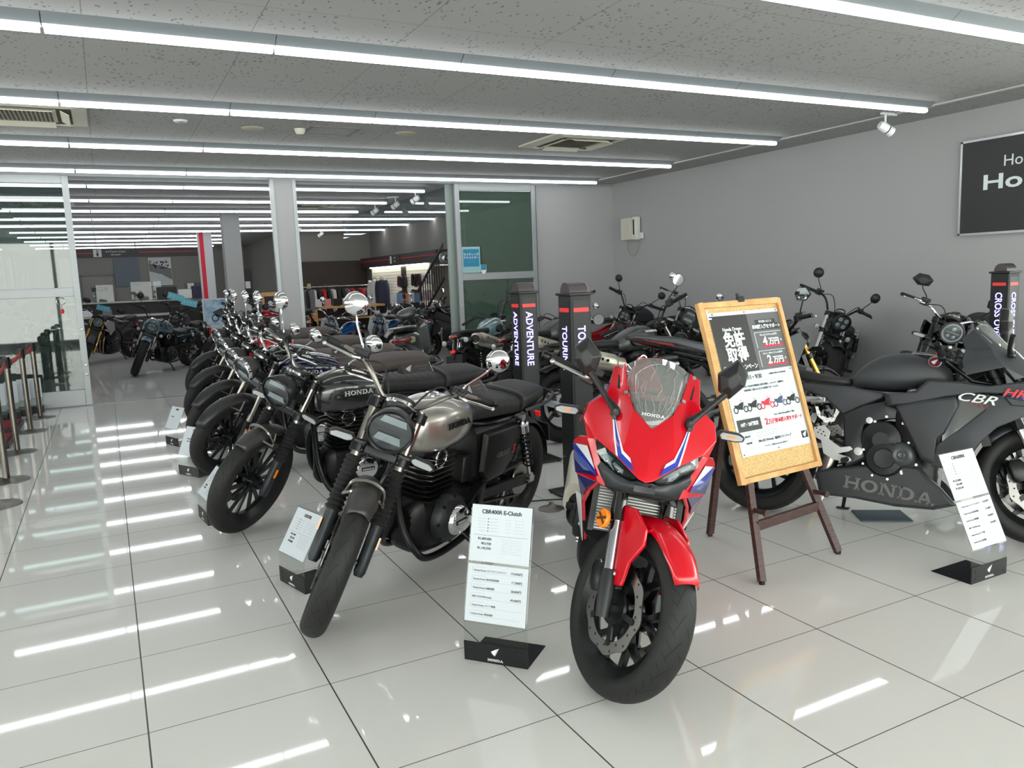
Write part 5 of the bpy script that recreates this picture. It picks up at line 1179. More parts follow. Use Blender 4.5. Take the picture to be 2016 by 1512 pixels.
def black_extra(s,B,F,root,ax,f0):
    o,w=cowl(root,MBK,dx=.125,film=False,sgn=None,wy=.95)
    headlamps(root,.12,.95)
    for sd in(-1,1):
        def pn(pts,y,name,m,par=None,b=.006,yt=.012):
            cx=sum(p[0] for p in pts)/len(pts); cz=sum(p[1] for p in pts)/len(pts)
            return MB().rings([[(a,sd*(y-.02),c) for a,c in pts],[(a,sd*y,c) for a,c in pts],[(cx+(a-cx)*.93,sd*(y+yt),cz+(c-cz)*.90) for a,c in pts]]).build(name,m,root if par is None else par,bev=b,ang=50)
        f1=pn([(-.70,.72),(-.56,.735),(-.50,.80),(-.36,.80),(-.22,.785),(-.08,.81),(.02,.80),(.05,.755),(-.06,.745),(-.25,.745),(-.42,.715),(-.58,.665),(-.68,.655)],.20,'upper_side_cowl',MBK,yt=.018)
        f2=pn([(-.64,.66),(-.50,.70),(-.36,.725),(-.35,.68),(-.41,.53),(-.44,.50),(-.45,.37),(-.51,.39)],.222,'middle_cowl',MBK,yt=.014)
        f3=pn([(-.36,.728),(-.20,.735),(-.05,.745),(.05,.74),(.0,.66),(-.07,.64),(-.18,.58),(-.25,.50),(-.30,.41),(-.34,.35),(-.46,.36),(-.44,.47),(-.34,.56),(-.235,.665),(-.24,.70)],.228,'front_side_cowl',MBK,yt=.004,b=.003)
        inn=pn([(-.37,.72),(-.22,.72),(-.24,.62),(-.40,.46),(-.46,.47)],.185,'intake_mesh',LND,b=.002,yt=0)
        be=pn([(-1.03,.27),(-.95,.30),(-.84,.325),(-.66,.36),(-.51,.35),(-.47,.30),(-.41,.25),(-.34,.17),(-.44,.135),(-.62,.13),(-.82,.15),(-1.0,.15)],.175,'belly_pan',MBK,yt=.020)
        wg=pn([(-.16,.73),(.02,.70),(.04,.68),(-.13,.69)],.235,'winglet',MBK,f3,b=.003)
        sp_=pn([(-1.12,.765),(-.88,.755),(-.69,.725),(-.70,.70),(-.80,.65),(-.90,.59),(-1.0,.68),(-1.14,.74)],.135,'seat_side_panel',MBK,yt=.012)
        fr=pn([(-.90,.60),(-.80,.655),(-.70,.68),(-.62,.655),(-.61,.60),(-.70,.585),(-.79,.55),(-.80,.48),(-.78,.36),(-.88,.30),(-.89,.45)],.165,'frame_spar',mat('frame_black',(46,48,52),.35,.3),yt=.010)
        m=MB()
        for x,z,r in((-.765,.575,.017),(-.812,.405,.022)): m.lathe([(.0001,.003),(r*.4,.003),(r*.42,.007),(r,.006),(r,0)],(x,sd*.174,z),(0,sd,0),20)
        for x,z in((-.735,.57),(-.68,.60),(-.60,.57),(-.775,.52),(-.775,.46),(-.755,.40),(-.73,.34),(-.64,.32),(-.60,.32),(-.53,.36),(-.545,.41),(-.57,.47)): bolt(m,(x,sd*.192,z),(0,sd,0),.0085,.006)
        B(m,'bolts',mat('bolt_silver',(208,209,211),.3,.3))
        B(MB().lathe([(.0001,.030),(.042,.030),(.046,.026),(.095,.012),(.10,0),(.10,-.04)],(-.70,sd*.19,.475),(0,sd,0),36),'clutch_cover',ENR)
        B(MB().lathe([(.0001,.034),(.014,.036),(.020,.030),(.036,.034),(.046,.030),(.062,.016),(.068,0),(.07,-.03)],(-.60,sd*.20,.405),(0,sd,0),32),'pulse_cover',mat('cover_grey',(84,86,90),.4,.5))
        # aluminium rearset
        m=MB(); q=[(-1.04,.52),(-.985,.535),(-.955,.50),(-.96,.46),(-.90,.42),(-.85,.43),(-.835,.415),(-.86,.40),(-.91,.385),(-.85,.37),(-.84,.355),(-.86,.34),(-.93,.35),(-.985,.38),(-1.0,.45),(-1.04,.47)]
        m.prism([(a,sd*.20,c) for a,c in q],(0,-.004,0),(0,.004,0)); rs=B(m,'rearset',mat('rearset_silver',(206,207,208),.32,.3),bev=.002)
        m=MB()
        for i in range(3):
            for j in range(2): m.cyl((-1.025+.018*i+.008*j,sd*.1955,.515-.02*i*.4-.022*j),(-1.025+.018*i+.008*j,sd*.2052,.515-.02*i*.4-.022*j),.004,n=8)
        B(m,'rearset_holes',LND,rs)
        B(MB().tube([(-1.13,sd*.12,.66),(-1.02,sd*.15,.685)],[.016,.012],8).box((-1.06,sd*.14,.675),(.12,.012,.03)),'pillion_bracket',ALU,bev=.003)
        FR=frame((-.655,sd*.1975,.215),((-1,0,.11*1) if sd>0 else (1,0,-.11)),(0,0,1)); wordmark(FR,.066,mat('grey_lettering',(112,111,110),.5),be,z=.002,w=1.0)
        FR=frame((-.28,sd*.2345,.715),((-1,0,.12) if sd>0 else (1,0,-.12)),(0,0,1)); text('lettering','CBR',.062,FR,SLV,f3,align='CENTER',sx=1.5,shear=.4,bold=.01,z=.002)
        text('lettering','600RR',.018,FR,mat('dull_red',(150,44,44),.4),f3,align='CENTER',sx=1.6,shear=.3,at=(.02,-.032),z=.002)
        FR=frame((-.09,sd*.2345,.745),((-1,0,.12) if sd>0 else (1,0,-.12)),(0,0,1)); text('lettering','HRC',.05,FR,mat('race_red',(196,40,48),.3),f1,align='CENTER',sx=1.5,shear=.3,bold=.03,z=.003); text('lettering','HRC',.05,FR,mat('race_blue',(52,56,132),.3),f1,align='CENTER',sx=1.5,shear=.3,bold=.0,at=(-.004,-.010),z=.002)
        # tank wing emblem
        m=MB().lathe([(.0001,.004),(.026,.003),(.030,.001),(.030,-.004)],(-.475,sd*.098,.90),(.1,sd,.45),28); e=B(m,'tank_emblem',mat('emblem_maroon',(116,24,40),.3,.3)); B(MB().lathe([(.028,.0035),(.031,.0045),(.033,.001),(.031,-.002)],(-.475,sd*.098,.90),(.1,sd,.45),28),'emblem_ring',ALU,e)
        FR=frame((-.475,sd*.1025,.902),((-1,0.1,0) if sd>0 else (1,.1,0)),(0,-sd*.45,.9)); wing(FR,.034,WPL,e)
    sport_mirrors(root,BLK,(-.18,.13,.955),(-.165,.235,1.03),[(-.20,.245,1.165),(-.20,.215,1.085),(-.20,.245,1.035),(-.20,.33,1.045),(-.20,.385,1.085),(-.20,.36,1.145)],.03)
    B(MB().loft([(-1.12,.86,.76,.10,.5),(-1.35,.93,.83,.09,.5),(-1.62,.99,.95,.03,.5)],16),'tail_cowl',MBK,bev=.003)
    B(MB().loft([(-.36,.885,.86,.02,.6),(-.40,.925,.80,.075,.6),(-.50,.957,.80,.100,.6),(-.585,.962,.82,.095,.6),(-.60,.955,.84,.07,.6)],18),'tank_cover',GBK,sub=1)
    B(MB().box((-.40,0,.70),(.4,.30,.12)),'airbox',LND,bev=.02)
    B(MB().cyl((-.95,-.10,.40),(-1.0,-.10,.22),.045,n=18),'exhaust_pipe',STL)
def wing(FR,s,m,par):
    """stylised feathered wing emblem made of tapering bars"""
    b=MB()
    for i,(x0,x1,z0,z1,t) in enumerate(((-.50,.50,-.02,.46,.13),(-.44,.40,-.14,.24,.11),(-.36,.30,-.25,.05,.10),(-.26,.22,-.34,-.11,.08),(-.14,.14,-.42,-.26,.06))):
        b.prism([(s*x0,s*z0,0),(s*(x0+x1)/2,s*(z0*.42+z1*.58+.0),0),(s*x1,s*z1,0),(s*(x1-.10),s*(z1-t),0),(s*((x0+x1)/2),s*(z0*.5+z1*.5-t),0),(s*(x0+.10),s*(z0-t*.8),0)],(0,0,0),(0,0,.0012))
    return b.build('wing_emblem',m,par,mtx=FR,smooth=False)
BIKES['sport_black']=moto(SP(forkm=SBK,wb=1.37,rake=24,steer=20,lean=10,tankm=MBK,fenderm=MBK,staym=MBK,extra=(black_extra,),R=.30,w=.12,wr=.18,Rr=.315,clipon=1.05,rim='split',rimm=SBK,calm=SBK,disc=.155,
   tank=[(-.38,.86,.78,.05,.7),(-.42,.92,.76,.10,.7),(-.56,.955,.74,.125,.7),(-.68,.955,.73,.135,.7),(-.78,.92,.74,.13,.7),(-.86,.84,.75,.12,.7),(-.885,.79,.76,.08,.7)],
   seat={'seat':[(-.87,.80,.765,.09,.5),(-.90,.805,.755,.13,.5),(-1.02,.815,.76,.14,.5),(-1.14,.845,.77,.12,.5),(-1.18,.85,.79,.08,.5)],'rear_seat':[(-1.20,.90,.86,.07),(-1.35,.95,.90,.08),(-1.5,.97,.93,.05)]},
   frame=[([(-.33,0,.95),(-.37,0,.80)],.034)]))
place('sport_black',4.037,-.511,-59.7,10,22,'matte black faired sport motorcycle seen side-on at the right edge',None,True)
P_=place
P_('gb_silver',.714,.481,-147.4,10.5,37.4,'silver tank retro motorcycle with black ribbed seat at the front of the row','retro motorcycles parked in the left row',True)
P_('gb_grey',.65,2.03,-172,9,37,'graphite tank retro motorcycle parked directly behind the silver tank one','retro motorcycles parked in the left row',True)
C_='chrome rimmed headlamp and brown seat'
P_('gb_classic',.76,3.58,-187,11,37,'retro motorcycle with dark navy tank behind the graphite one, %s'%'chrome lamp rim','retro motorcycles parked in the left row',True)
P_('gb_classic',.82,4.56,-187,11,37,'retro motorcycle with brown seat, fourth in the left row from the camera','retro motorcycles parked in the left row',override={'fuel_tank':GBK})
P_('gb_classic',.92,5.95,-187,11,37,'retro motorcycle with brown seat, fifth in the left row from the camera','retro motorcycles parked in the left row',override={'fuel_tank':MRED})
P_('gb_classic',1.10,7.9,-187,11,37,'retro motorcycle with brown seat, last in the left row before the door track','retro motorcycles parked in the left row',override={'fuel_tank':MATS['graphite_paint']})
P_('cruiser_blue',.378,11.87,-128,10,20,'petrol blue cruiser motorcycle with blue headlamp cowl facing the open doorway','cruiser motorcycles in the showroom',True)
P_('naked_gold',-.43,14.96,-125,10,25,'black naked motorcycle with gold fork standing in front of the information counter',None,True)
P_('scrambler',4.72,6.24,41,10,33,'scrambler motorcycle with teal grey tank left of the ADVENTURE pillar','scrambler motorcycles seen from behind',True)
P_('scrambler',5.1,5.1,28,10,38,'scrambler motorcycle with dark grey tank between the two lit pillars','scrambler motorcycles seen from behind',override={'fuel_tank':MGRY})
P_('scrambler_big',4.9,3.09,4,10,42,'scrambler motorcycle with wide satin grey tank right of the TOURING pillar','scrambler motorcycles seen from behind',True)
P_('naked_tail',5.12,1.73,-2,9,8,'black naked motorcycle with sharp tail standing behind the poster easel',None,True)
P_('cruiser_big',6.54,3.18,-149,12,30,'black cruiser with silver fork tubes and four-lamp headlight by the right wall','cruiser motorcycles in the showroom',True)
P_('naked_black',6.08,1.65,-162,10,42,'black naked motorcycle with ring headlight by the right wall','naked motorcycles by the right wall',True)
P_('cruiser_black',6.38,6.76,-170,10,38,'black cruiser with round mirrors farthest along the right wall','cruiser motorcycles in the showroom',True)
P_('gb_silver',6.23,5.23,-155,10,40,'retro motorcycle with fork gaiters standing by the right wall behind the easel',None,override={'fuel_tank':MATS['matte_grey_paint']})
# ================================================================ display stands, easel, pillars, posts
INK=mat('print_ink',(70,76,84),.6); INKD=mat('print_black',(34,35,38),.6); INKG=mat('print_grey',(150,156,164),.6); PAP=mat('white_card',(194,200,207),.5); PRED=mat('print_red',(214,30,56),.55)
SGB=mat('stand_black_metal',(32,32,34),.38,.4)
def price_stand(x,y,ang,label,title,prices,lean=16,w=.258,detail=True,h=.445,cards=2,group='price stands beside the motorcycles'):
    root=empty('price_stand',(x,y,0),(0,0,R_(ang))); tag(root,label,'price stand',group)
    b=MB(); b.box((0,.0,.038),(w,.003,.076)); b.prism([(-w/2,0,0),(w/2,0,0),(w/2,.19,0),(-w/2,.19,0)],(0,0,0),(0,0,.003)); B_=b.build('base_plate',SGB,root,smooth=False)
    F=frame((0,-.0018,.036),(1,0,0),(0,0,1)); wing(Matrix.Translation((0,0,.012))@F,.034,WPL,B_); wordmark(F,.0095,WPL,B_,at=(0,-.021))
    s=MB()
    for q in(-.1,.1):
        for z in(.02,.055): s.lathe([(.0001,.002),(.004,.002),(.005,0)],(q,-.0015,z),(0,-1,0),10)
    s.build('rivets',BLK,B_)
    a=R_(lean); z0=.15
    ac=MB(); ac.box((0,.004,z0/2),(w,.004,z0)); top=(0,.004+math.sin(a)*h,z0+math.cos(a)*h); ac.bar((0,.004,z0),top,w,.004,up=(0,-math.cos(a),math.sin(a)))
    ac.build('acrylic_sheet',ACR,root,smooth=False)
    F=frame((0,.0005-.002,z0),(1,0,0),(0,math.sin(a),math.cos(a))); hh=h/cards-.006
    for k,(v0) in enumerate((.012+hh,.006) if cards==2 else (.004,)):
        c=MB(); c.box((0,v0+hh/2,0),(w-.012,hh-.004,.0012)); cd=c.build('price_card',PAP,root,mtx=F,smooth=False)
        it=[];it2=[]
        if k==0:
            t=v0+hh-.028; it2.append((title,.021,0,t,dict(align='CENTER',bold=.022,sx=1.0)))
            if detail:
                for i in range(5):
                    for j,xx in enumerate((-.095,-.055,.015,.055)): it.append((['・・・・','8・・・・・',' ・・・','・・・・・'][j],.008,xx,t-.026-.0115*i,{}))
                c2=MB(); c2.box((0,t-.088,.0009),(w-.04,.0008,.0004)); c2.build('rule',INK,cd,smooth=False)
                for i,p in enumerate(prices): it2.append((p,.0125,-.035,t-.102-.0175*i,dict(align='RIGHT',bold=.01)))
                for i in range(7): it.append(('・・・・ ・・・・ ・・・',.0075,.005,t-.100-.0085*i,{}))
            elif prices:
                for i,p in enumerate(prices): it2.append((p,.013,-.02,t-.07-.02*i,dict(align='RIGHT')))
        elif detail:
            L=[('Honda Dream メンテナンスパック','173,993円'),('Honda Dream 延長保証制度','17,380円'),('Honda Dream 盗難補償','28,800円'),('BIKE COATING Jacky','49,400円'),('Honda Dream バイク車検',''),('Honda Dream 車両保険','')]
            for i,(p,q) in enumerate(L):
                yy=v0+hh-.022-.032*i; it.append(('・・・・・・・・・',.0055,-.098,yy+.008,{})); it.append((p,.0088,-.098,yy-.004,dict(bold=.0)))
                if q: it.append((q,.0115,.100,yy-.004,dict(align='RIGHT',bold=.01)))
                c2=MB(); c2.box((0,yy-.012,.0008),(.205,.0006,.0003)); c2.box((-.104,yy,.0008),(.0008,.018,.0003)); c2.build('rule',INKG,cd,smooth=False)
        if it: texts('small_print',it,Matrix.Identity(4),INK,cd,z=.001)
        if it2: texts('print',it2,Matrix.Identity(4),INKD,cd,z=.001)
    return root
price_stand(1.179,-.185,-49.7,'tall two-sheet acrylic price stand on the floor left of the red motorcycle','CBR400R E-Clutch',['¥1,089,000','¥53,930','¥1,142,930'])
price_stand(.677,1.00,-75,'small acrylic price stand just left of the silver motorcycle front wheel','GB350S',['¥671,000','¥52,550','¥748,000'],h=.235,cards=1,lean=32)
price_stand(.425,2.40,-84,'small tilted price stand at the front wheel of the graphite motorcycle','GB350S',['¥671,000','¥52,550'],h=.21,cards=1,lean=40)
price_stand(.46,3.72,-62,'price stand seen nearly edge-on at the third wheel of the left row','GB350',['¥616,000','¥52,550'],detail=False,h=.24,cards=1,lean=25)
price_stand(.44,5.1,-70,'price stand seen edge-on at the fourth wheel of the left row','GB350',['¥616,000'],detail=False,h=.22,cards=1,lean=25)
price_stand(3.435,-.651,0,'tall leaning two-sheet price stand in front of the matte black motorcycle','CBR600RR',['¥1,573,000','¥55,000','¥1,628,530'],lean=24)
# ---- easel with cork board and poster
OAK=mat('oak_frame',(206,160,104),.5); noise_col(OAK,(190,142,86),(218,174,118),9,(1,1,12)); CRK=mat('cork_board',(206,172,118),.85); noise_col(CRK,(176,140,88),(222,190,138),240)
EAS=mat('dark_mahogany',(62,38,36),.42); noise_col(EAS,(50,30,29),(76,48,44),20,(1,1,8))
eas=empty('easel',(2.85,.05,0),(0,0,.10)); tag(eas,'dark brown wooden easel holding the cork poster board','easel')
def wl(x,y,z=0): # world -> easel frame
    v=Vector((x-2.85,y-.05,z)); return Matrix.Rotation(-.10,3,'Z')@v
apex=wl(2.80,.29,1.20)
for P,nm in(((2.549,-.156),'leg'),((3.142,-.075),'leg'),((2.80,.475),'rear_leg')):
    b=wl(*P); t=apex+Vector((-.05 if P[0]<2.7 else .05 if P[0]>3 else 0,0 if nm=='leg' else .03,-.02))
    m=MB(); m.bar(b+Vector((0,0,.012)),t if nm=='leg' else apex.lerp(b,.12),.042,.022,up=(0,1,0)); l=m.build(nm,EAS,eas,smooth=False,bev=.002)
    MB().cyl(b,b+Vector((0,0,.014)),.014,n=12).build('foot_pad',BLK,l)
    if nm=='leg':
        m=MB()
        for k in range(7): q=b.lerp(t,.10+.06*k); m.cyl(q+Vector((0,-.012,0)),q+Vector((0,-.0125,0)),.004,n=8)
        m.build('peg_holes',LND,l)
        q=b.lerp(t,.265); MB().tube([q+Vector((0,.0,0)),q+Vector((0,-.07,0)),q+Vector((0,-.075,.0)),q+Vector((0,-.085,0))],[.011,.011,.017,.017],12).build('peg',EAS,l)
a_=wl(2.549,-.156).lerp(apex,.20); b_=wl(3.142,-.075).lerp(apex,.20); MB().bar(a_,b_,.045,.022,up=(0,1,0)).build('cross_bar',EAS,eas,smooth=False,bev=.002)
BA=.087; BL=.312
BS=.95; BF=frame((.00804+BS*(2.897-.00804),-2.69436+BS*(.064+2.69436),1.4406+BS*(.41-1.4406)),(math.cos(BA),math.sin(BA),0),(-math.sin(BA)*math.sin(BL),math.cos(BA)*math.sin(BL),math.cos(BL)))
bd=empty('notice_board'); bd.matrix_world=BF@Matrix.Scale(BS,4); tag(bd,'oak framed cork notice board leaning on the brown easel','notice board')
MB().box((0,.45,-.008),(.57,.87,.012)).build('cork_panel',CRK,bd,smooth=False)
m=MB()
for sx in(-1,1): m.box((sx*.286,.45,0),(.028,.90,.03))
for v in(.014,.886): m.box((0,v,0),(.544,.028,.03))
m.build('frame',OAK,bd,smooth=False,bev=.003)
m=MB(); m.box((.0,.905,.012),(.045,.03,.02)); m.box((0,.925,.0),(.02,.03,.008)); m.build('clip',BLK,bd,bev=.004)
m=MB(); m.box((-.262,.835,.017),(.008,.05,.004)); m.box((-.250,.815,.017),(.02,.008,.004)); m.build('hook',WPL,bd,smooth=False)
po=empty('poster'); po.matrix_world=BF@Matrix.Scale(BS,4)@Matrix.Translation((-.238,.125,.0)); tag(po,'licence support campaign poster in black, grey and white pinned on the cork board','poster')
PW,PH=.508,.722
MB().box((PW/2,PH/2,.0005),(PW,PH,.0015)).build('paper',mat('poster_paper',(200,207,214),.5),po,smooth=False)
def prect(x0,y0,x1,y1,m,name,z=.0016,par=po):
    return MB().box(((x0+x1)/2*PW,PH-(y0+y1)/2*PH,z),((x1-x0)*PW,(y1-y0)*PH,.0006)).build(name,m,par,smooth=False)
prect(0,.025,.52,.435,mat('poster_black',(44,42,43),.45),'black_panel'); prect(.52,.025,1,.435,mat('poster_grey',(92,92,95),.45),'grey_panel')
PWH=mat('poster_white',(226,236,240),.5)
def pt(s_,sz,x,y,m,**k):
    return text('lettering',s_,sz*PH,Matrix.Identity(4),m,po,at=(x*PW,PH-y*PH),z=k.pop('zz',.003),**k)
pt('Honda Dream',.036,.27,.125,PWH,align='CENTER',bold=.015,sx=.9)
pt('免許',.115,.27,.205,PWH,align='CENTER',bold=.03,sx=.92); pt('取得',.115,.27,.315,PWH,align='CENTER',bold=.03,sx=.92); pt('サポートキャンペーン',.042,.27,.40,PWH,align='CENTER',bold=.025,sx=.8)
prect(.62,.075,.92,.105,MATS['poster_black'],'caption_box',.0022); prect(.57,.105,.97,.15,MATS['poster_black'],'caption_box',.0022)
pt('排気量に応じた',.020,.77,.09,PWH,align='CENTER'); pt('車両購入費をサポート',.033,.77,.128,PWH,align='CENTER',bold=.02,sx=.9)
for y0,a,b in((.165,'401cc以上のHonda新車','4'),(.30,'251cc〜400ccのHonda新車','2')):
    prect(.57,y0,.965,y0+.003,PWH,'rule',.0022); prect(.57,y0,.575,y0+.115,PWH,'rule',.0022)
    pt(a,.018,.77,y0+.022,PWH,align='CENTER'); prect(.66,y0+.093,.95,y0+.110,PRED,'red_underline',.0022)
    pt(b,.085,.70,y0+.07,PWH,align='CENTER',bold=.03); pt('万円',.055,.83,y0+.076,PWH,align='CENTER',bold=.03); pt('分',.02,.94,y0+.07,PWH,align='CENTER')
pt('7/1 ▸ 9/30',.044,.42,.475,INKD,align='CENTER',sx=.85); pt('※ 期間内に登録された車両が対象',.012,.76,.468,INK,align='CENTER')
prect(.12,.505,.84,.5065,INKG,'rule'); pt('2026年1月1日〜9月30日の期間内に免許を取得し、キャンペーン期間中に',.0165,.49,.535,INK,align='CENTER',sx=.88); pt('対象車種をご購入いただいたお客様をサポートします。',.0165,.49,.562,INK,align='CENTER',sx=.88)
def mini(cx,cy,s_,m,nm):
    b=MB()
    for dx in(-.5,.5): b.lathe([(.16*s_,0),(.235*s_,0),(.235*s_,.0008),(.16*s_,.0008)],(cx+dx*s_,cy-.2*s_,.002),(0,0,1),20,closed=True)
    b.prism([(cx-.30*s_,cy-.15*s_,.002),(cx+.2*s_,cy-.22*s_,.002),(cx+.28*s_,cy+.10*s_,.002),(cx+.42*s_,cy+.32*s_,.002),(cx+.22*s_,cy+.30*s_,.002),(cx,cy+.26*s_,.002),(cx-.2*s_,cy+.14*s_,.002),(cx-.62*s_,cy+.16*s_,.002),(cx-.5*s_,cy+.04*s_,.002)],(0,0,0),(0,0,.0008))
    b.bar((cx+.25*s_,cy+.3*s_,.0024),(cx+.5*s_,cy-.2*s_,.0024),.0008,.03*s_,up=(0,0,1)); b.bar((cx+.25*s_,cy+.3*s_,.0024),(cx+.12*s_,cy+.5*s_,.0024),.0008,.02*s_,up=(0,0,1))
    return b.build(nm,m,po,smooth=False)
for i,m_ in enumerate((INKD,INKD,PRED,mat('print_blue_grey',(70,76,110),.6),INKD)): mini((.13+.19*i)*PW,PH*(1-.665),.070,m_,'bike_picture')
prect(0,.745,1,.7462,INKG,'rule'); prect(.03,.752,.36,.835,MATS['poster_black'],'black_box',.002); pt('10代・20代限定',.030,.195,.79,PWH,align='CENTER',bold=.03,sx=.85)
pt('251cc〜400ccのHonda新車をご購入',.014,.72,.756,INK,align='CENTER'); pt('2',.062,.44,.795,PRED,align='CENTER',bold=.02); pt('万円',.040,.52,.80,PRED,align='CENTER',bold=.01); pt('車両購入費をサポート',.033,.77,.80,PRED,align='CENTER',bold=.01,sx=.86); prect(0,.845,1,.8462,INKG,'rule')
for k,yy in enumerate((.872,.917)):
    prect(.05,yy-.018,.21,yy-.0165,INKG,'rule'); prect(.05,yy+.016,.21,yy+.0175,INKG,'rule'); pt('適用条件' if k==0 else '対象車種',.014,.13,yy,INKD,align='CENTER')
for k in range(3): pt('・・・・・・・・・・・・・・・・・・・・・・・',.011,.25,.858+.014*k,INK,sx=.9)
pt('200cc以上のHonda二輪国内ラインアップ',.022,.50,.915,INKD,align='CENTER',sx=.85); pt('キャンペーン詳細は Honda Dream 各店まで',.012,.50,.955,INK,align='CENTER')
prect(.895,.905,.985,.955,INKD,'logo_box',.002); wing(Matrix.Translation((.94*PW,PH*(1-.928),.0028)),.034,PWH,po)
m=MB()
for x,y in((.05,.012),(.5,.01),(.97,.012),(.03,.985),(.52,.985),(.97,.45)): m.lathe([(.0001,.004),(.003,.004),(.0045,.0015)],(x*PW,PH*(1-y),0),(0,0,1),10)
m.build('pins',mat('pin_blue',(66,98,150),.3),po)
# ---- lit genre pillars
LIT=mat('led_lettering',(166,160,255),.4,emit=1.7); PBK=mat('pillar_black',(34,36,39),.55); PRD=mat('pillar_red_strip',(214,52,52),.4,emit=.12)
def pillar(x,y,word,label,hgt=1.30,side=1):
    root=empty('lit_sign_pillar',(x,y,0)); tag(root,label,'sign pillar','lit genre pillars'); s_=.075
    MB().prism([(-s_,-s_,0),(s_,-s_,0),(s_,s_,0),(-s_,s_,0)],(0,0,.03),(0,0,hgt)).build('column_body',PBK,root,smooth=False,bev=.004)
    MB().box((0,0,hgt+.008),(.175,.175,.016)).build('top_cap',BLK,root,smooth=False,bev=.003)
    ft=MB(); ft.box((.03,0,.016),(.34,.34,.010)); f=ft.build('foot_plate',SGB,root,smooth=False,bev=.002)
    for dx in(-.12,.18):
        for dy in(-.15,.15): MB().cyl((dx,dy,0),(dx,dy,.012),.016,n=12).build('levelling_foot',BLK,f)
    for n_,r_ in(((0,-1,0),(1,0,0)),((-1,0,0),(0,-1,0))):
        n=Vector(n_); F=frame(n*(s_+.0005),r_,(0,0,1)); 
        pn=MB().box((0,.72,0),(.118,1.10,.003)).build('sign_face',mat('sign_face_black',(30,31,34),.45),root,mtx=F,smooth=False)
        MB().box((0,1.235-.025,.002),(.112,.026,.002)).build('red_strip',PRD,pn,smooth=False)
        me=text_data(word,.088,'LEFT',.012,1.0,space=1.0); xs=[v.co.x for v in me.vertices]; ys=[v.co.y for v in me.vertices]; L_={'ADVENTURE':.41,'TOURING':.28}.get(word,.40); me.transform(Matrix.Translation((-min(xs),-(max(ys)+min(ys))/2,0))); me.transform(Matrix.Diagonal((L_/(max(xs)-min(xs)),.058/(max(ys)-min(ys)),1,1))); me.transform(Matrix.Rotation(-math.pi/2,4,'Z')); me.materials.append(LIT); o=bpy.data.objects.new('lettering',me); COL.objects.link(o); o.parent=pn; o.matrix_local=Matrix.Translation((0,{'ADVENTURE':1.165,'TOURING':1.11}.get(word,1.14),.003))
        m=MB()
        for dx in(-.045,.045): m.lathe([(.0001,.004),(.005,.004),(.006,0)],(dx,.26,0),(0,0,1),10)
        m.build('screws',ALU,root,mtx=F)
    cd=MB(); r=.055; q=[(-.07,r*math.cos(a),.018+1.15*r*math.sin(a)) for a in [math.pi*k/12 for k in range(13)]]
    cd.prism(q,(0,0,0),(.14,0,0)); t=cd.build('leaflet_holder',mat('leaflet_dark',(70,64,66),.35),root,mtx=Matrix.Translation((0,0,hgt)),ang=50)
    e=MB(); q2=[(.0702,y_*.98,z_) for _,y_,z_ in q]; e.prism(q2,(0,0,0),(.002,0,0)); e.build('holder_end',mat('holder_white',(206,208,214),.4),t)
    return root
pillar(2.84,2.59,'ADVENTURE','black pillar with glowing ADVENTURE lettering behind the silver motorcycle')
pillar(2.647,1.554,'TOURING','black pillar with glowing TOURING lettering behind the red motorcycle')
pillar(6.77,1.32,'CROSS OVER','black pillar with glowing CROSS OVER lettering by the right wall')
# ---- cards lying on the seats
def tent(x,y,z,ang,tilt,label,s_=1.0,txt=('・・・・・・・・','・・・・・・')):
    root=empty('seat_card',(x,y,z),(R_(-tilt),0,R_(ang))); tag(root,label,'card','folded cards on motorcycle seats'); w=.20*s_; d=.085*s_; h=.055*s_
    MB().prism([(-w/2,-d/2,0),(-w/2,d/2,0),(-w/2,d*.42,h*.45),(-w/2,d*.1,h*.95),(-w/2,0,h)],(0,0,0),(w,0,0)).build('folded_card',mat('card_black',(52,48,47),.4),root,smooth=False)
    MB().prism([(w/2,-d/2,0),(w/2,d/2,0),(w/2,d*.42,h*.45),(w/2,d*.1,h*.95),(w/2,0,h)],(0,0,0),(.002,0,0)).build('card_end',WPL,root,smooth=False)
    F=frame((0,-d*.27,h*.5),(1,0,0),(0,d/2,h)); wing(F@Matrix.Translation((-w*.28,0,.002)),.05*s_,mat('card_silver',(190,188,186),.4,.5),root)
    texts('print',[(txt[0],.011*s_,.03*s_,.008,dict(align='CENTER',bold=.01)),(txt[1],.008*s_,.03*s_,-.012,dict(align='CENTER'))],F,mat('card_cream',(220,208,180),.5),root,z=.002)
    return root
# ---- queue posts and belt
GPM=mat('gunmetal_tube',(112,106,100),.26,.95); BELT=mat('red_belt',(178,58,52),.7)
posts=[(-.79,3.62),(-.80,4.42),(-.83,5.66),(-.81,6.86),(-.78,7.85)]
wrd=['cut by the left photo edge','nearest whole one to the camera','second whole one from the camera','third whole one from the camera','farthest, beside the sliding glass door']
for i,(x,y) in enumerate(posts):
    r=empty('queue_post',(x,y,0)); tag(r,'steel queue barrier post on round base, %s'%wrd[i],'barrier post','queue posts at the left')
    MB().lathe([(.0001,.03),(.03,.03),(.05,.022),(.155,.008),(.16,.0),],(0,0,0),(0,0,1),40).build('base',STL,r)
    MB().cyl((0,0,.025),(0,0,.80),.026,n=24).build('pole',GPM,r)
    h=MB().cyl((0,0,.78),(0,0,.88),.032,n=24).build('belt_head',SGB,r)
    for a in(0,math.pi/2,math.pi,-math.pi/2): MB().box((.036*math.cos(a),.036*math.sin(a),.835),(.016,.016,.06)).build('belt_slot',BLK,h,bev=.002)
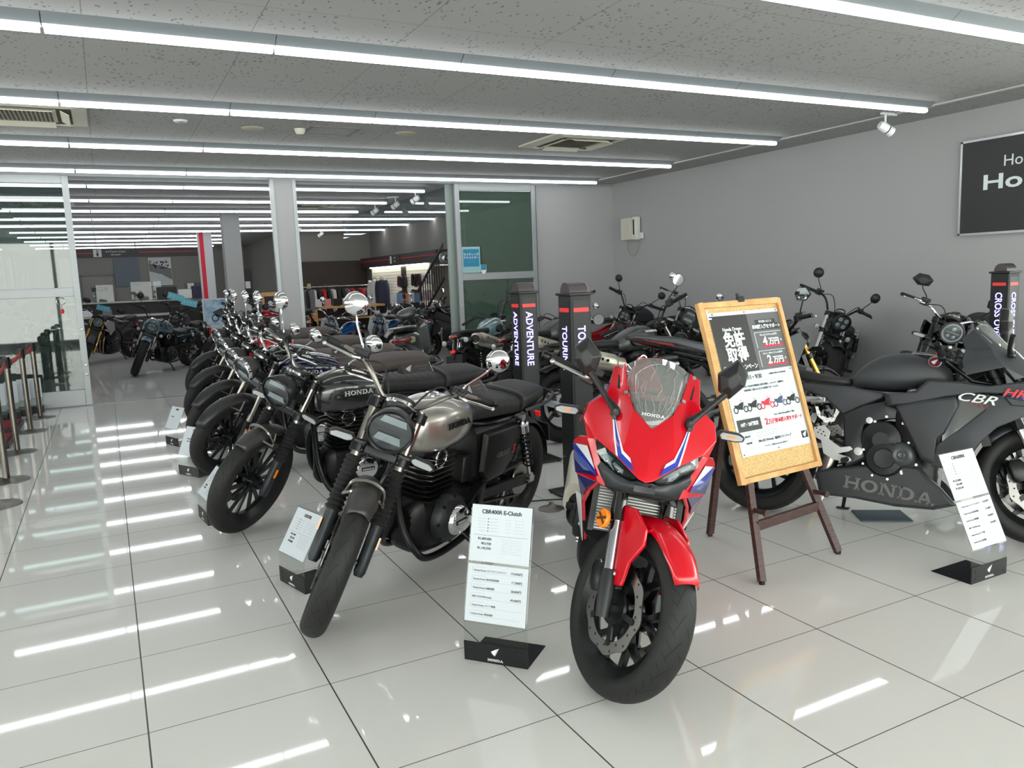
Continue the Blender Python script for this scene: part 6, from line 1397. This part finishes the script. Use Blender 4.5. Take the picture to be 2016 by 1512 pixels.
for i in range(4):
    (x0,y0),(x1,y1)=posts[i],posts[i+1]; rows=[]
    for k in range(9):
        t=k/8; sag=.03*4*t*(1-t); rows.append([(x0+(x1-x0)*t,y0+.04*(1-2*t)+(y1-y0)*t,.862-sag),(x0+(x1-x0)*t,y0+.04*(1-2*t)+(y1-y0)*t,.814-sag)])
    o=MB().grid(rows).build('barrier_belt',BELT,sol=.002); tag(o,'red belt stretched between queue posts, %s'%['reaching in from the photo edge','first whole span from the camera','middle span','last span before the glass door'][i],'belt','red belts between the queue posts')
for i,(y,) in enumerate(((5.3,),(6.25,),(7.2,))):
    r=empty('carpet_ramp',(-1.42,y,0)); tag(r,'dark red carpeted ramp board behind the queue posts, %s'%['nearest of three','middle of three','farthest of three'][i],'carpet','red carpet ramps')
    MB().box((0,0,.03),(1.0,.62,.05)).build('ramp_body',BLK,r,smooth=False); MB().box((0,0,.06),(.96,.58,.012)).build('red_carpet',noise_bump(mat('maroon_carpet',(118,26,38),.95),400,.5,.002),r,smooth=False)
for i in range(6):
    r=empty('price_stand',(-1.45+.11*i,7.55+.165*i,0),(0,0,.05)); tag(r,'white price card on acrylic stand in the cluster by the glass door, %s'%['leftmost','second from left','third from left','fourth from left','fifth from left','rightmost'][i],'price stand','price stands by the left glass door')
    MB().box((0,.0,.04),(.26,.16,.08)).build('base_block',SGB,r,smooth=False); MB().box((0,.02,.21),(.256,.004,.30)).build('acrylic_sheet',ACR,r,smooth=False)
    c=MB().box((0,.014,.42 if i<2 else .30),(.25,.002,.44 if i<2 else .24)).build('price_card',PAP,r,smooth=False)
    texts('small_print',[('・・・・・・・',.016,0,-.08+.03*k,dict(align='CENTER')) for k in range(6)],frame((0,.0125,.42 if i<2 else .30),(1,0,0),(0,0,1)),INK,c)
# ---- floor clutter between the pillars
o=MB().lathe([(.0001,.045),(.012,.044),(.018,.030),(.030,.020),(.055,.010),(.08,.004),(.082,0)],(0,0,0),(0,0,1),32).build('floor_outlet',mat('outlet_zinc',(128,124,118),.35,.8)); o.location=(2.34,1.39,0); tag(o,'round domed metal floor outlet behind the silver motorcycle','floor outlet')
o=MB().tube([(2.60,1.45,.006),(2.42,1.55,.006),(2.25,1.62,.006),(2.12,1.80,.006),(2.30,1.98,.006),(2.55,2.15,.006),(2.75,2.45,.006)],.004,6,8).build('power_cable',GRP); tag(o,'thin black cable running on the floor between the lit pillars','cable')
o=MB().lathe([(.0001,.05),(.05,.048),(.085,.03),(.095,.006),(.09,0)],(0,0,0),(0,0,1),32).build('cable_cover',mat('cover_white_grey',(170,170,168),.4)); o.location=(2.14,1.70,0); tag(o,'round grey plastic base on the floor behind the rear wheel of the silver motorcycle','floor base')
o=MB().box((0,0,.004),(.27,.20,.006)).build('stand_mat',mat('slate_mat',(74,88,98),.7),smooth=False); o.location=(3.82,.20,0); o.rotation_euler=(0,0,-.60); tag(o,'slate coloured mat under the side stand of the matte black motorcycle','mat')
# stickers and key ring on the doors
ST=mat('sticker_blue',(36,128,166),.4)
r=empty('door_sticker',(5.145,YP-.082,1.71)); tag(r,'large blue riding advisor sticker on the right glass door','sticker'); MB().box((0,0,-.01),(.31,.002,.40)).build('sticker_backing',mat('sticker_pale',(150,186,190),.4),r,smooth=False); c=MB().box((0,-.002,.02),(.27,.002,.27)).build('blue_square',ST,r,smooth=False)
texts('print',[('ライディング',.044,0,.05,dict(align='CENTER',bold=.02)),('アドバイザー',.044,0,0,dict(align='CENTER',bold=.02)),('・・・・・・・・',.02,0,-.06,dict(align='CENTER'))],frame((0,-.0035,.02),(1,0,0),(0,0,1)),WPL,c)
r=empty('door_sticker',(5.352,YP-.082,1.55)); tag(r,'small blue shield sticker beside the large one on the glass door','sticker'); MB().prism([(-.05,0,.07),(.05,0,.07),(.05,0,-.02),(.03,0,-.06),(0,0,-.075),(-.03,0,-.06),(-.05,0,-.02)],(0,-.001,0),(0,.001,0)).build('shield',WPL,r,smooth=False); c=MB().box((0,-.002,.028),(.09,.002,.08)).build('blue_square',ST,r,smooth=False); texts('print',[('・・',.028,0,0,dict(align='CENTER'))],frame((0,-.0035,.028),(1,0,0),(0,0,1)),WPL,c)
r=empty('key_ring',(-.47,YP-.10,1.33)); tag(r,'ring with small red charm hanging on the left glass door','key ring'); MB().tube([(.045*math.cos(a),0,.045*math.sin(a)) for a in [2*math.pi*k/16 for k in range(16)]],.004,6,1,closed=True).build('ring',CHR,r); MB().tube([(0,0,-.045),(0.004,0,-.10)],.002,6).build('chain',CHR,r); MB().sph((.003,0,-.125),.026,10,(.8,.5,1.2)).build('charm',PRED,r)
# ================================================================ the back room
r=empty('information_fascia',(1.0,24,2.55)); tag(r,'long dark information sign with red line over the counter','sign')
MB().box((0,0,0),(3.46*1.2,.12,.265)).build('fascia_board',mat('fascia_dark',(52,46,46),.5),r,smooth=False)
for sx in(-1.9,0,1.9): MB().cyl((sx,0,.13),(sx,0,.353),.012).build('hanging_rod',SGB,r)
F=frame((0,-.062,0),(1,0,0),(0,0,1)); m=MB(); m.box((-1.30+.0,0,.001),(.55,.018,.002)); m.box((.95,.012,.001),(1.75,.018,.002)); m.build('red_line',PRED,r,mtx=F,smooth=False)
c=MB().box((-1.035,0,.002),(.22,.225,.004)).build('symbol_plate',mat('plate_grey',(196,198,200),.5),r,mtx=F,smooth=False); m=MB(); m.lathe([(.0001,.003),(.022,.003),(.022,0)],(-1.035,.06,.004),(0,0,1),16); m.box((-1.035,-.035,.005),(.05,.105,.003)); m.build('letter_i',INKD,c,smooth=False,mtx=Matrix.Identity(4))
texts('lettering',[('インフォメーション',.062,-.55,.035,dict(align='CENTER',bold=.02)),('Information',.055,-.55,-.05,dict(align='CENTER',bold=.01))],F,WPL,r,z=.003)
def pic(name,x,y,z,w,h,m,label,d=.03):
    r=empty(name,(x,y,z)); tag(r,label,'poster','posters on the far wall'); MB().box((0,0,0),(w,d,h)).build('panel',m,r,smooth=False); return r
r=pic('wall_poster',.80,27.97,2.05,.76,.97,mat('poster_blue_grey',(98,108,120),.5),'plain blue grey poster on the far wall above the counter'); texts('lettering',[('・・・・・',.06,.0,.12,dict(align='CENTER'))],frame((0,-.018,0),(1,0,0),(0,0,1)),INKG,r)
r=pic('wall_poster',1.88,27.97,2.04,.74,.98,mat('poster_pale',(196,200,202),.5),'poster with a white car on the far wall'); F=frame((0,-.018,0),(1,0,0),(0,0,1))
m=MB(); m.prism([(-.36,.02,0),(.02,-.10,0),(.36,-.30,0),(.36,.10,0),(-.36,.30,0)],(0,0,0),(0,0,.002)); m.build('street_picture',mat('picture_mid',(120,122,122),.6),r,mtx=F,smooth=False)
m=MB(); m.loft([(-.02,.10,-.02,.002,.5),(.06,.16,-.12,.006,.6),(.20,.14,-.20,.006,.6),(.33,.02,-.22,.004,.6)],14); m.build('car_picture',WPL,r,mtx=F@Matrix.Rotation(math.pi/2,4,'X')@Matrix.Translation((0,-.004,0))@Matrix.Identity(4))
m=MB()
random.seed(3)
for i in range(40): x=random.uniform(-.34,.3); z=random.uniform(.12,.36)-.12*x; m.box((x,z,.003),(random.uniform(.02,.06),random.uniform(.02,.06),.001))
m.build('crowd_picture',mat('picture_dark',(66,60,58),.6),r,mtx=F,smooth=False)
r=pic('wall_poster',-.98,27.97,2.0,.5,1.3,mat('poster_white2',(190,190,190),.5),'white notice poster with red arrow at the left of the far wall'); MB().prism([(.10,.02,0),(.22,-.06,0),(.10,-.16,0)],(0,0,0),(0,0,.002)).build('red_arrow',PRED,r,mtx=frame((0,-.018,0),(1,0,0),(0,0,1)),smooth=False)
m=MB(); m.box((-.13,27.96,.98),(.94,.06,1.95)); d=struct('door_4',m,mat('staff_door_grey',(140,137,134),.6),smooth=False); m=MB()
for x in(-.63,.37): m.box((x,27.95,.99),(.05,.08,1.98))
m.box((-.13,27.95,1.97),(1.05,.08,.05)); m.build('door_frame',mat('frame_grey',(120,118,116),.5),d,smooth=False)
c=MB().box((-.10,27.92,1.49),(.48,.006,.12)).build('staff_plate',INKD,d,smooth=False); texts('lettering',[('STAFF ONLY',.045,.05,.025,dict(align='CENTER',bold=.02)),('関係者以外立入禁止',.034,.05,-.03,dict(align='CENTER'))],frame((-.10,27.915,1.49),(1,0,0),(0,0,1)),WPL,c)
CW=mat('counter_white',(190,188,184),.4); CDK=mat('counter_dark',(48,42,44),.5)
r=empty('information_counter',(.9,20.6,0)); tag(r,'long dark information counter with white top in the back room','counter')
MB().box((0,0,.37),(3.9,.55,.74)).build('counter_body',CDK,r,smooth=False); MB().box((0,0,.76),(4.0,.66,.05)).build('counter_top',CW,r,smooth=False); MB().box((-.3,.35,.93),(3.0,.06,.34)).build('back_ledge',CDK,r,smooth=False); MB().box((-.3,.32,1.12),(3.1,.28,.04)).build('ledge_top',CW,r,smooth=False)
for i,(x,w,h) in enumerate(((-.9,.5,.45),(.15,.75,.5),(1.5,.75,.42))):
    o=MB().box((.9+x,20.85,1.14+h/2),(w,.008,h)).build('counter_screen',pane('counter_acrylic',(226,234,236),.04,.06,(120,130,134)),smooth=False); tag(o,'clear acrylic screen on the counter ledge, %s'%['left one','middle one','right one'][i],'screen','acrylic screens on the counter')
for i,(x,w,h,m_,lb) in enumerate(((1.55,.5,.34,CDK,'dark brochure rack with white emblem on the counter ledge'),(2.0,.36,.26,SLV,'framed car photo on the counter ledge'),(2.5,.62,.34,mat('violet_dark',(66,58,86),.5),'violet and black monitor on the counter ledge'))):
    o=MB().box((x,20.76,1.14+h/2),(w,.05,h)).build(['brochure_rack','framed_photo','monitor'][i],m_,smooth=False,bev=.01); tag(o,lb,['rack','picture frame','monitor'][i])
o=MB().box((2.45,20.34,.846),(.7,.3,.12)).build('desk_box',mat('navy_box',(30,34,66),.5),smooth=False); tag(o,'dark navy box lying on the white counter top','box')
for i,x in enumerate((-.4,.05)):
    o=MB().box((x,20.35,.866),(.22,.2,.16)).build('counter_box',[WPL,mat('box_grey',(120,118,118),.6)][i],smooth=False,bev=.01); tag(o,['white small box on the counter top','grey small box on the counter top'][i],'box')
def chair(x,y,a,label):
    r=empty('office_chair',(x,y,0),(0,0,a)); tag(r,label,'chair','chairs at the counter')
    MB().loft([(-.22,.50,.44,.18),(-.18,.52,.43,.23),(.18,.52,.43,.23),(.22,.50,.44,.2)],18).build('seat',BLK,r,sub=1); m=MB(); m.box((-.24,0,.80),(.05,.44,.40)); m.build('backrest',BLK,r,bev=.02)
    MB().cyl((0,0,.08),(0,0,.44),.03).build('pillar',ALU,r)
    for k in range(5): t=2*math.pi*k/5; MB().bar((0,0,.09),(.28*math.cos(t),.28*math.sin(t),.05),.04,.03).build('leg',BLK,r)
chair(1.55,18.9,1.9,'black office chair left of the red banner column'); chair(2.0,19.3,1.4,'black office chair nearest the red banner column')
r=empty('banner_column',(2.53,19.9,0)); tag(r,'tall white column sign with a vertical red stripe','column sign'); MB().box((0,0,1.44),(.36,.14,2.88)).build('white_board',mat('banner_white',(196,198,204),.45),r,smooth=False); MB().box((-.085,-.073,1.44),(.105,.004,2.88)).build('red_stripe',PRED,r,smooth=False)
r=empty('poster_stand',(2.38,16.6,0)); tag(r,'poster stand with a pale blue motorcycle picture before the column','poster stand'); MB().box((0,0,.84),(.78,.03,.66)).build('board',WPL,r,smooth=False); c=MB().box((0,-.018,.84),(.72,.004,.60)).build('picture',noise_col(mat('sky_picture',(150,190,215),.5),(120,160,196),(196,220,232),6),r,smooth=False)
for sx in(-.3,.3): MB().bar((sx,.05,0),(sx,.02,.6),.03,.03).build('leg',SGB,r,smooth=False)
mm=MB()
for dx in(-.13,.13): mm.lathe([(.06,0),(.085,0),(.085,.003),(.06,.003)],(dx,-.12,0),(0,0,1),18,closed=True)
mm.prism([(-.10,-.10,0),(.08,-.12,0),(.14,.08,0),(0,.10,0),(-.18,.02,0)],(0,0,0),(0,0,.003)); mm.build('motorcycle_picture',INK,c,mtx=frame((0,-.021,.84),(1,0,0),(0,0,1)),smooth=False)
r=empty('easel',(3.1,14.0,0)); tag(r,'second cork board easel with the campaign poster, far behind the left row','easel'); MB().box((0,0,.92),(.44,.03,.72)).build('board',OAK,r,smooth=False); c=MB().box((0,-.018,.90),(.36,.004,.60)).build('poster',INKD,r,smooth=False); texts('lettering',[('免許',.12,0,.12,dict(align='CENTER',bold=.03)),('取得',.12,0,-.02,dict(align='CENTER',bold=.03))],frame((0,-.021,.92),(1,0,0),(0,0,1)),WPL,c)
for sx in(-.18,.18): MB().bar((sx*1.2,0,0),(sx*.5,.02,1.3),.03,.02).build('leg',EAS,r,smooth=False)
r=empty('notice_stand',(3.62,21.5,0)); tag(r,'tall black notice panel with small white sheets beyond the column','panel'); MB().box((0,0,.95),(.62,.04,1.9)).build('board',CDK,r,smooth=False)
for k,(x,z) in enumerate(((-.12,1.45),(.18,1.45),(-.08,1.1),(.16,.8),(-.12,.75))): MB().box((x,-.022,z),(.14,.003,.2)).build('sheet',WPL,r,smooth=False)
# ---- riding gear shop
FD=mat('shop_fascia',(56,48,46),.5)
m=MB(); m.box((6.0,20.2,1.02),(2.0,.14,2.04)); o=m.build('fitting_room_wall',DRK,smooth=False); o['kind']='structure'; texts('lettering',[('Fitting Room',.085,0,0,dict(align='CENTER'))],frame((5.9,20.12,1.35),(1,0,0),(0,0,1)),mat('dim_lettering',(120,112,106),.5),o)
r=empty('shop_wall_unit',(6.9,17.0,0)); tag(r,'dark gear shop wall unit with lit white slat panels','display unit')
MB().box((.05,0,1.94),(.36,5.9,.28)).build('fascia',FD,r,smooth=False); F=frame((-.135,0,1.95),(0,-1,0),(0,0,1)); MB().box((0,.02,.002),(6.0,.02,.003)).build('red_line',PRED,r,mtx=F,smooth=False)
c=MB().box((.1,0,.004),(.8,.2,.004)).build('sign_patch',FD,r,mtx=F,smooth=False); MB().box((-.18,0,.008),(.13,.19,.003)).build('symbol_plate',WPL,c,smooth=False); texts('lettering',[('ウェア',.055,.12,.04,dict(align='CENTER',bold=.02)),('Wear',.05,.12,-.04,dict(align='CENTER',bold=.02))],Matrix.Identity(4),WPL,c,z=.008)
SLW=mat('slat_white',(226,222,208),.5,emit=.12); m=MB(); m.box((0,0,1.05),(.05,4.5,1.5))
for k in range(18): m.cur=1; m.box((-.026,0,.36+.08*k),(.003,4.5,.008))
m.build('slat_panel',[SLW,mat('slat_groove',(150,146,136),.6)],r,smooth=False); m=MB(); m.box((-.07,0,1.79),(.06,4.4,.03)); m.build('strip_lamp',mat('warm_strip_light',(255,250,236),.4,emit=5),r,smooth=False)
MB().box((.02,0,.15),(.4,5,.3)).build('plinth',DRK,r,smooth=False); MB().box((-.01,-.45,1.2),(.06,.35,1.2)).build('dark_post',FD,r,smooth=False)
random.seed(11)
GLV=[mat('glove_black',(38,34,34),.7),mat('glove_dark_red',(86,40,40),.7),mat('pack_white',(210,206,206),.5),mat('pack_pink',(196,160,168),.5)]
def hang(name,label,cat,grp,y,z,mts,w,h,n,pitch):
    for k in range(n):
        m=MB(); yy=y-pitch*(k%6); zz=z-.0*(k//6); m.loft([(-.03,h/2,-h/2,w/2,.6),(.03,h/2,-h/2,w/2,.6)],10); o=m.build(name,random.choice(mts)); o.location=(6.80-.02*(k//6),yy,zz+random.uniform(-.02,.02)); o.rotation_euler=(random.uniform(-.3,.3),0,0); tag(o,label,cat,grp)
for j,z in enumerate((1.38,1.0,.66)):
    hang('glove','black riding glove hanging on the white slat wall, %s row'%['top','middle','bottom'][j],'glove','gloves on the %s row of the slat wall'%['top','middle','bottom'][j],16.75,z,GLV[:2],.12,.28,6,.10)
    hang('glove','dark riding glove hanging right of the black post, %s row'%['top','middle','bottom'][j],'glove','gloves right of the black post, %s row'%['top','middle','bottom'][j],15.72,z+.03,GLV[:2],.13,.30,6,.09)
    hang('accessory_pack','small packaged accessory hanging near the stairs, %s row'%['top','middle','bottom'][j],'package','packs near the stairs, %s row'%['top','middle','bottom'][j],14.95,z+.05,GLV[2:],.10,.22,6,.10)
def garment(x,y,z,m_,label,grp,rot=0,L=.62,w=.40,name='jacket'):
    r=empty(name,(x,y,z),(0,0,rot)); tag(r,label,'jacket',grp)
    MB().loft([(-.06,0,-L,.0+w*.30,.8),(0,.02,-L,w*.5,.8),(.06,0,-L,w*.30,.8)],14).build('torso',m_,r,mtx=Matrix.Identity(4))
    for sd in(-1,1): MB().tube([(0,sd*w*.42,-.03),(0,sd*w*.60,-.25),(0,sd*w*.62,-L*.9)],[.055,.05,.035],10,3).build('sleeve',m_,r)
    MB().tube([(0,-.1,.02),(0,0,.07),(0,.1,.02)],.008,6,3).build('hanger',BLK,r); return r
rk=empty('clothes_rack',(5.75,19.2,0)); tag(rk,'chrome clothes rack in front of the dark fitting room wall','clothes rack')
for x in(-1.2,1.0): MB().cyl((x,0,0),(x,0,1.32),.016).build('post',ALU,rk)
MB().cyl((-1.25,0,1.32),(1.05,0,1.32),.016).build('rail',ALU,rk)
CL_=[mat('cloth_black',(40,38,40),.8),mat('cloth_red',(180,34,44),.7),mat('cloth_white',(208,206,206),.7),mat('cloth_grey',(110,108,112),.8)]
for k in range(16): garment(4.75+.135*k,19.2,1.235,CL_[[0,3,0,2,0,1,0,2,0,0,3,1,0,1,3,1][k]],'riding jacket hanging on the chrome rack near the fitting room','jackets on the chrome rack',random.uniform(-.05,.05),.62,.42)
garment(6.66,18.35,1.45,CL_[2],'white shirt on a hanger at the left end of the slat wall','garments beside the slat wall',.3,.85,.5,'shirt'); garment(6.66,17.75,1.45,mat('cloth_navy',(52,56,76),.8),'navy jacket on a hanger beside the white shirt','garments beside the slat wall',.3,.9,.42)
MQ=mat('mannequin',(196,168,130),.6)
r=empty('mannequin',(4.45,16.6,0)); tag(r,'headless mannequin in a grey and black riding jacket beside the column','mannequin'); MB().cyl((0,0,0),(0,0,.8),.015).build('stand_pole',ALU,r); MB().lathe([(.0001,.01),(.16,.008),(.16,0)],(0,0,0),(0,0,1),24).build('stand_base',SGB,r); MB().tube([(0,0,1.28),(0,0,1.42)],[.05,.045],12).build('neck',MQ,r); MB().loft([(-.10,1.3,.78,.14,.8),(0,1.33,.72,.22,.8),(.10,1.3,.78,.14,.8)],16).build('jacket',CL_[0],r,sub=1)
for sd in(-1,1): MB().tube([(0,sd*.2,1.25),(0,sd*.28,1.0),(-.02,sd*.27,.72)],[.07,.06,.045],10,3).build('sleeve',CL_[3],r)
r=empty('display_table',(5.6,17.6,0)); tag(r,'light wooden display table with goods in the gear shop','table')
MB().box((0,0,.80),(1.9,.7,.05)).build('table_top',OAK,r,smooth=False); MB().box((0,0,.50),(1.8,.6,.04)).build('lower_shelf',OAK,r,smooth=False); MB().box((-.9,0,.40),(.14,.7,.80)).build('end_panel',OAK,r,smooth=False)
for x in(-.45,.85): MB().box((x,-.3,.38),(.06,.06,.76)).build('leg',SGB,r,smooth=False)
for k in range(6):
    o=MB().box((4.85+.24*k,17.45,.92),(.16,.10,.19)).build('goods_box',[WPL,mat('box_pink',(214,150,150),.6),INKD][k%3] if k!=1 else MATS['box_pink'],smooth=False); tag(o,'small boxed accessory standing on the wooden display table','box','boxes on the display table')
o=MB().box((5.85,17.3,.70),(.42,.03,.28)).build('picture_card',WPL,smooth=False); o.location=(0,-.05,.0); tag(o,'white card with black drawings fixed to the display table front','card')
r=empty('magazine_rack',(6.15,14.6,0)); tag(r,'low rack of bright leaflets in front of the stairs','rack'); MB().box((0,0,.45),(.6,.3,.9)).build('rack_body',DRK,r,smooth=False)
for k in range(5): MB().box((-.28+.14*k,-.10,.98+.02*(k%2)),(.13,.03,.28)).build('leaflet',[WPL,mat('leaf_blue',(130,160,190),.5),mat('leaf_orange',(214,140,104),.5)][k%3],r,smooth=False)
# stairs with black railing
r=empty('stair_railing',(6.55,14.0,0)); tag(r,'black steel stair railing rising to the right in the back shop','railing')
A=Vector((0,1.1,.93));Bq=Vector((0,-.9,2.15)); dz=-.72
MB().bar(A,Bq,.03,.05).build('hand_rail',SGB,r,smooth=False); MB().bar(A+Vector((0,0,dz)),Bq+Vector((0,0,dz)),.03,.05).build('bottom_rail',SGB,r,smooth=False)
for k in range(15): q=A.lerp(Bq,k/14); MB().bar(q,q+Vector((0,0,dz)),.018,.018).build('baluster',SGB,r,smooth=False)
r=empty('staircase',(7.6,13.0,0)); tag(r,'dark staircase behind the black railing','stairs')
for k in range(9): MB().box((0,1.0-.24*k,.10+.2*k),(1.2,.28,.04)).build('tread',DRK,r,smooth=False)
for sx in(-.6,.6): MB().bar((sx,1.2,-.0+.1),(sx,-1.1,1.9),.05,.24).build('stringer',SGB,r,smooth=False)
hm=None
for i,(x,y,z,m_,lb) in enumerate(((4.55,20.05,1.75,RED,'red patterned helmet on a wall shelf beside the fitting room'),(6.6,13.1,1.86,SLV,'silver helmet on the glass shelf by the stair railing'))):
    r=empty('helmet',(x,y,z)); tag(r,lb,'helmet'); MB().sph((0,0,.0),.14,20,(1.05,.9,1)).build('shell',m_,r); MB().loft([(-.02,.05,-.05,.11,.8),(.0,.05,-.05,.125,.8)],16).build('visor',SCRN,r,mtx=Matrix.Translation((0,-.06,.0))@Matrix.Rotation(-math.pi/2,4,'Z')@Matrix.Translation((.06,0,0)))
    o=MB().box((x,y,z-.15),(.4,.34,.02)).build('wall_shelf',ALU if i else DWL,smooth=False); tag(o,'small shelf under the %s helmet'%['red','silver'][i],'shelf')
# ================================================================ more motorcycles
P_('scooter',4.30,8.75,62,7,25,'dark grey scooter seen from behind with wide red tail light',None,True) if 0 else P_('scooter',4.15,8.25,62,7,20,'dark grey scooter seen from behind with wide red tail light',None,True)
P_('moped_red',5.75,13.2,-132,8,25,'red moped with white shield beyond the doorway','mopeds beyond the doorway',True)
P_('moped_blue',3.55,12.1,-135,8,25,'moped with pale blue fork covers beyond the doorway, left of the other one','mopeds beyond the doorway',True)
P_('moped_blue',4.45,11.9,-132,8,25,'moped with pale blue fork covers beyond the doorway, nearer the red one','mopeds beyond the doorway')
P_('leisure_blue',4.85,11.7,172,7,20,'bright blue minibike with long black seat left of the glass door',None,True)
P_('naked_black',5.0,10.35,140,8,20,'dark naked motorcycle behind the scooter beyond the door track',None)
P_('cruiser_black',1.5,10.5,-150,10,25,'black motorcycle with bright fork just beyond the door track behind the left row',None)
P_('gb_classic',1.75,12.3,-175,10,30,'dark motorcycle second beyond the door track behind the left row',None,override={'fuel_tank':MATS['dark_olive_grey_paint']})
P_('naked_gold',2.3,14.1-.9,-160,9,20,'red tank motorcycle beyond the door track before the second easel',None,override={'fuel_tank':RED,'tank_shroud':RED})
P_('cruiser_black',1.0,14.6,-120,10,20,'black cruiser with wide seat behind the petrol blue one',None)
P_('naked_black',-.98,10.3,-100,9,15,'dark motorcycle seen through the left glass door, nearest one',None)
P_('cruiser_black',-1.2,12.6,-80,9,15,'dark motorcycle seen through the left glass door, farther one',None)
P_('moped_red',6.75,4.25,178,8,20,'red moped with black round seat behind the TOURING pillar',None) if 0 else None
P_('moped_red',5.95,7.5,-178,8,25,'red moped standing between the TOURING pillar and the right wall cruiser',None)
TAGM=mat('cyan_tag',(76,150,168),.5)
for i,(x,y,z,a) in enumerate(((-.02,14.72,1.10,.3),(1.02,10.85,1.30,.35),(1.20,10.75,1.20,.3))):
    r=empty('hanging_tag',(x,y,z),(0,a,0)); tag(r,['cyan tag on the handlebar of the gold fork motorcycle','upper cyan tag on the motorcycle just beyond the door track','lower cyan tag on the motorcycle just beyond the door track'][i],'tag','cyan tags on handlebars'); MB().box((0,0,0),(.24,.004,.10)).build('tag_card',TAGM,r,smooth=False); texts('print',[('・・・・',.05,0,0,dict(align='CENTER'))],frame((0,-.003,0),(1,0,0),(0,0,1)),WPL,r)
# seat cards: stand on the seats
tent(1.60,.875,.86,-147.4+180+5,0,'black folded card with silver wing emblem on the silver motorcycle seat')
tent(1.66,1.83,.875,10,0,'black folded card with silver wing emblem on the graphite motorcycle seat')
tent(1.62,3.38,.88,-10,0,'small pale folded card on the brown seat behind the graphite motorcycle',.7)
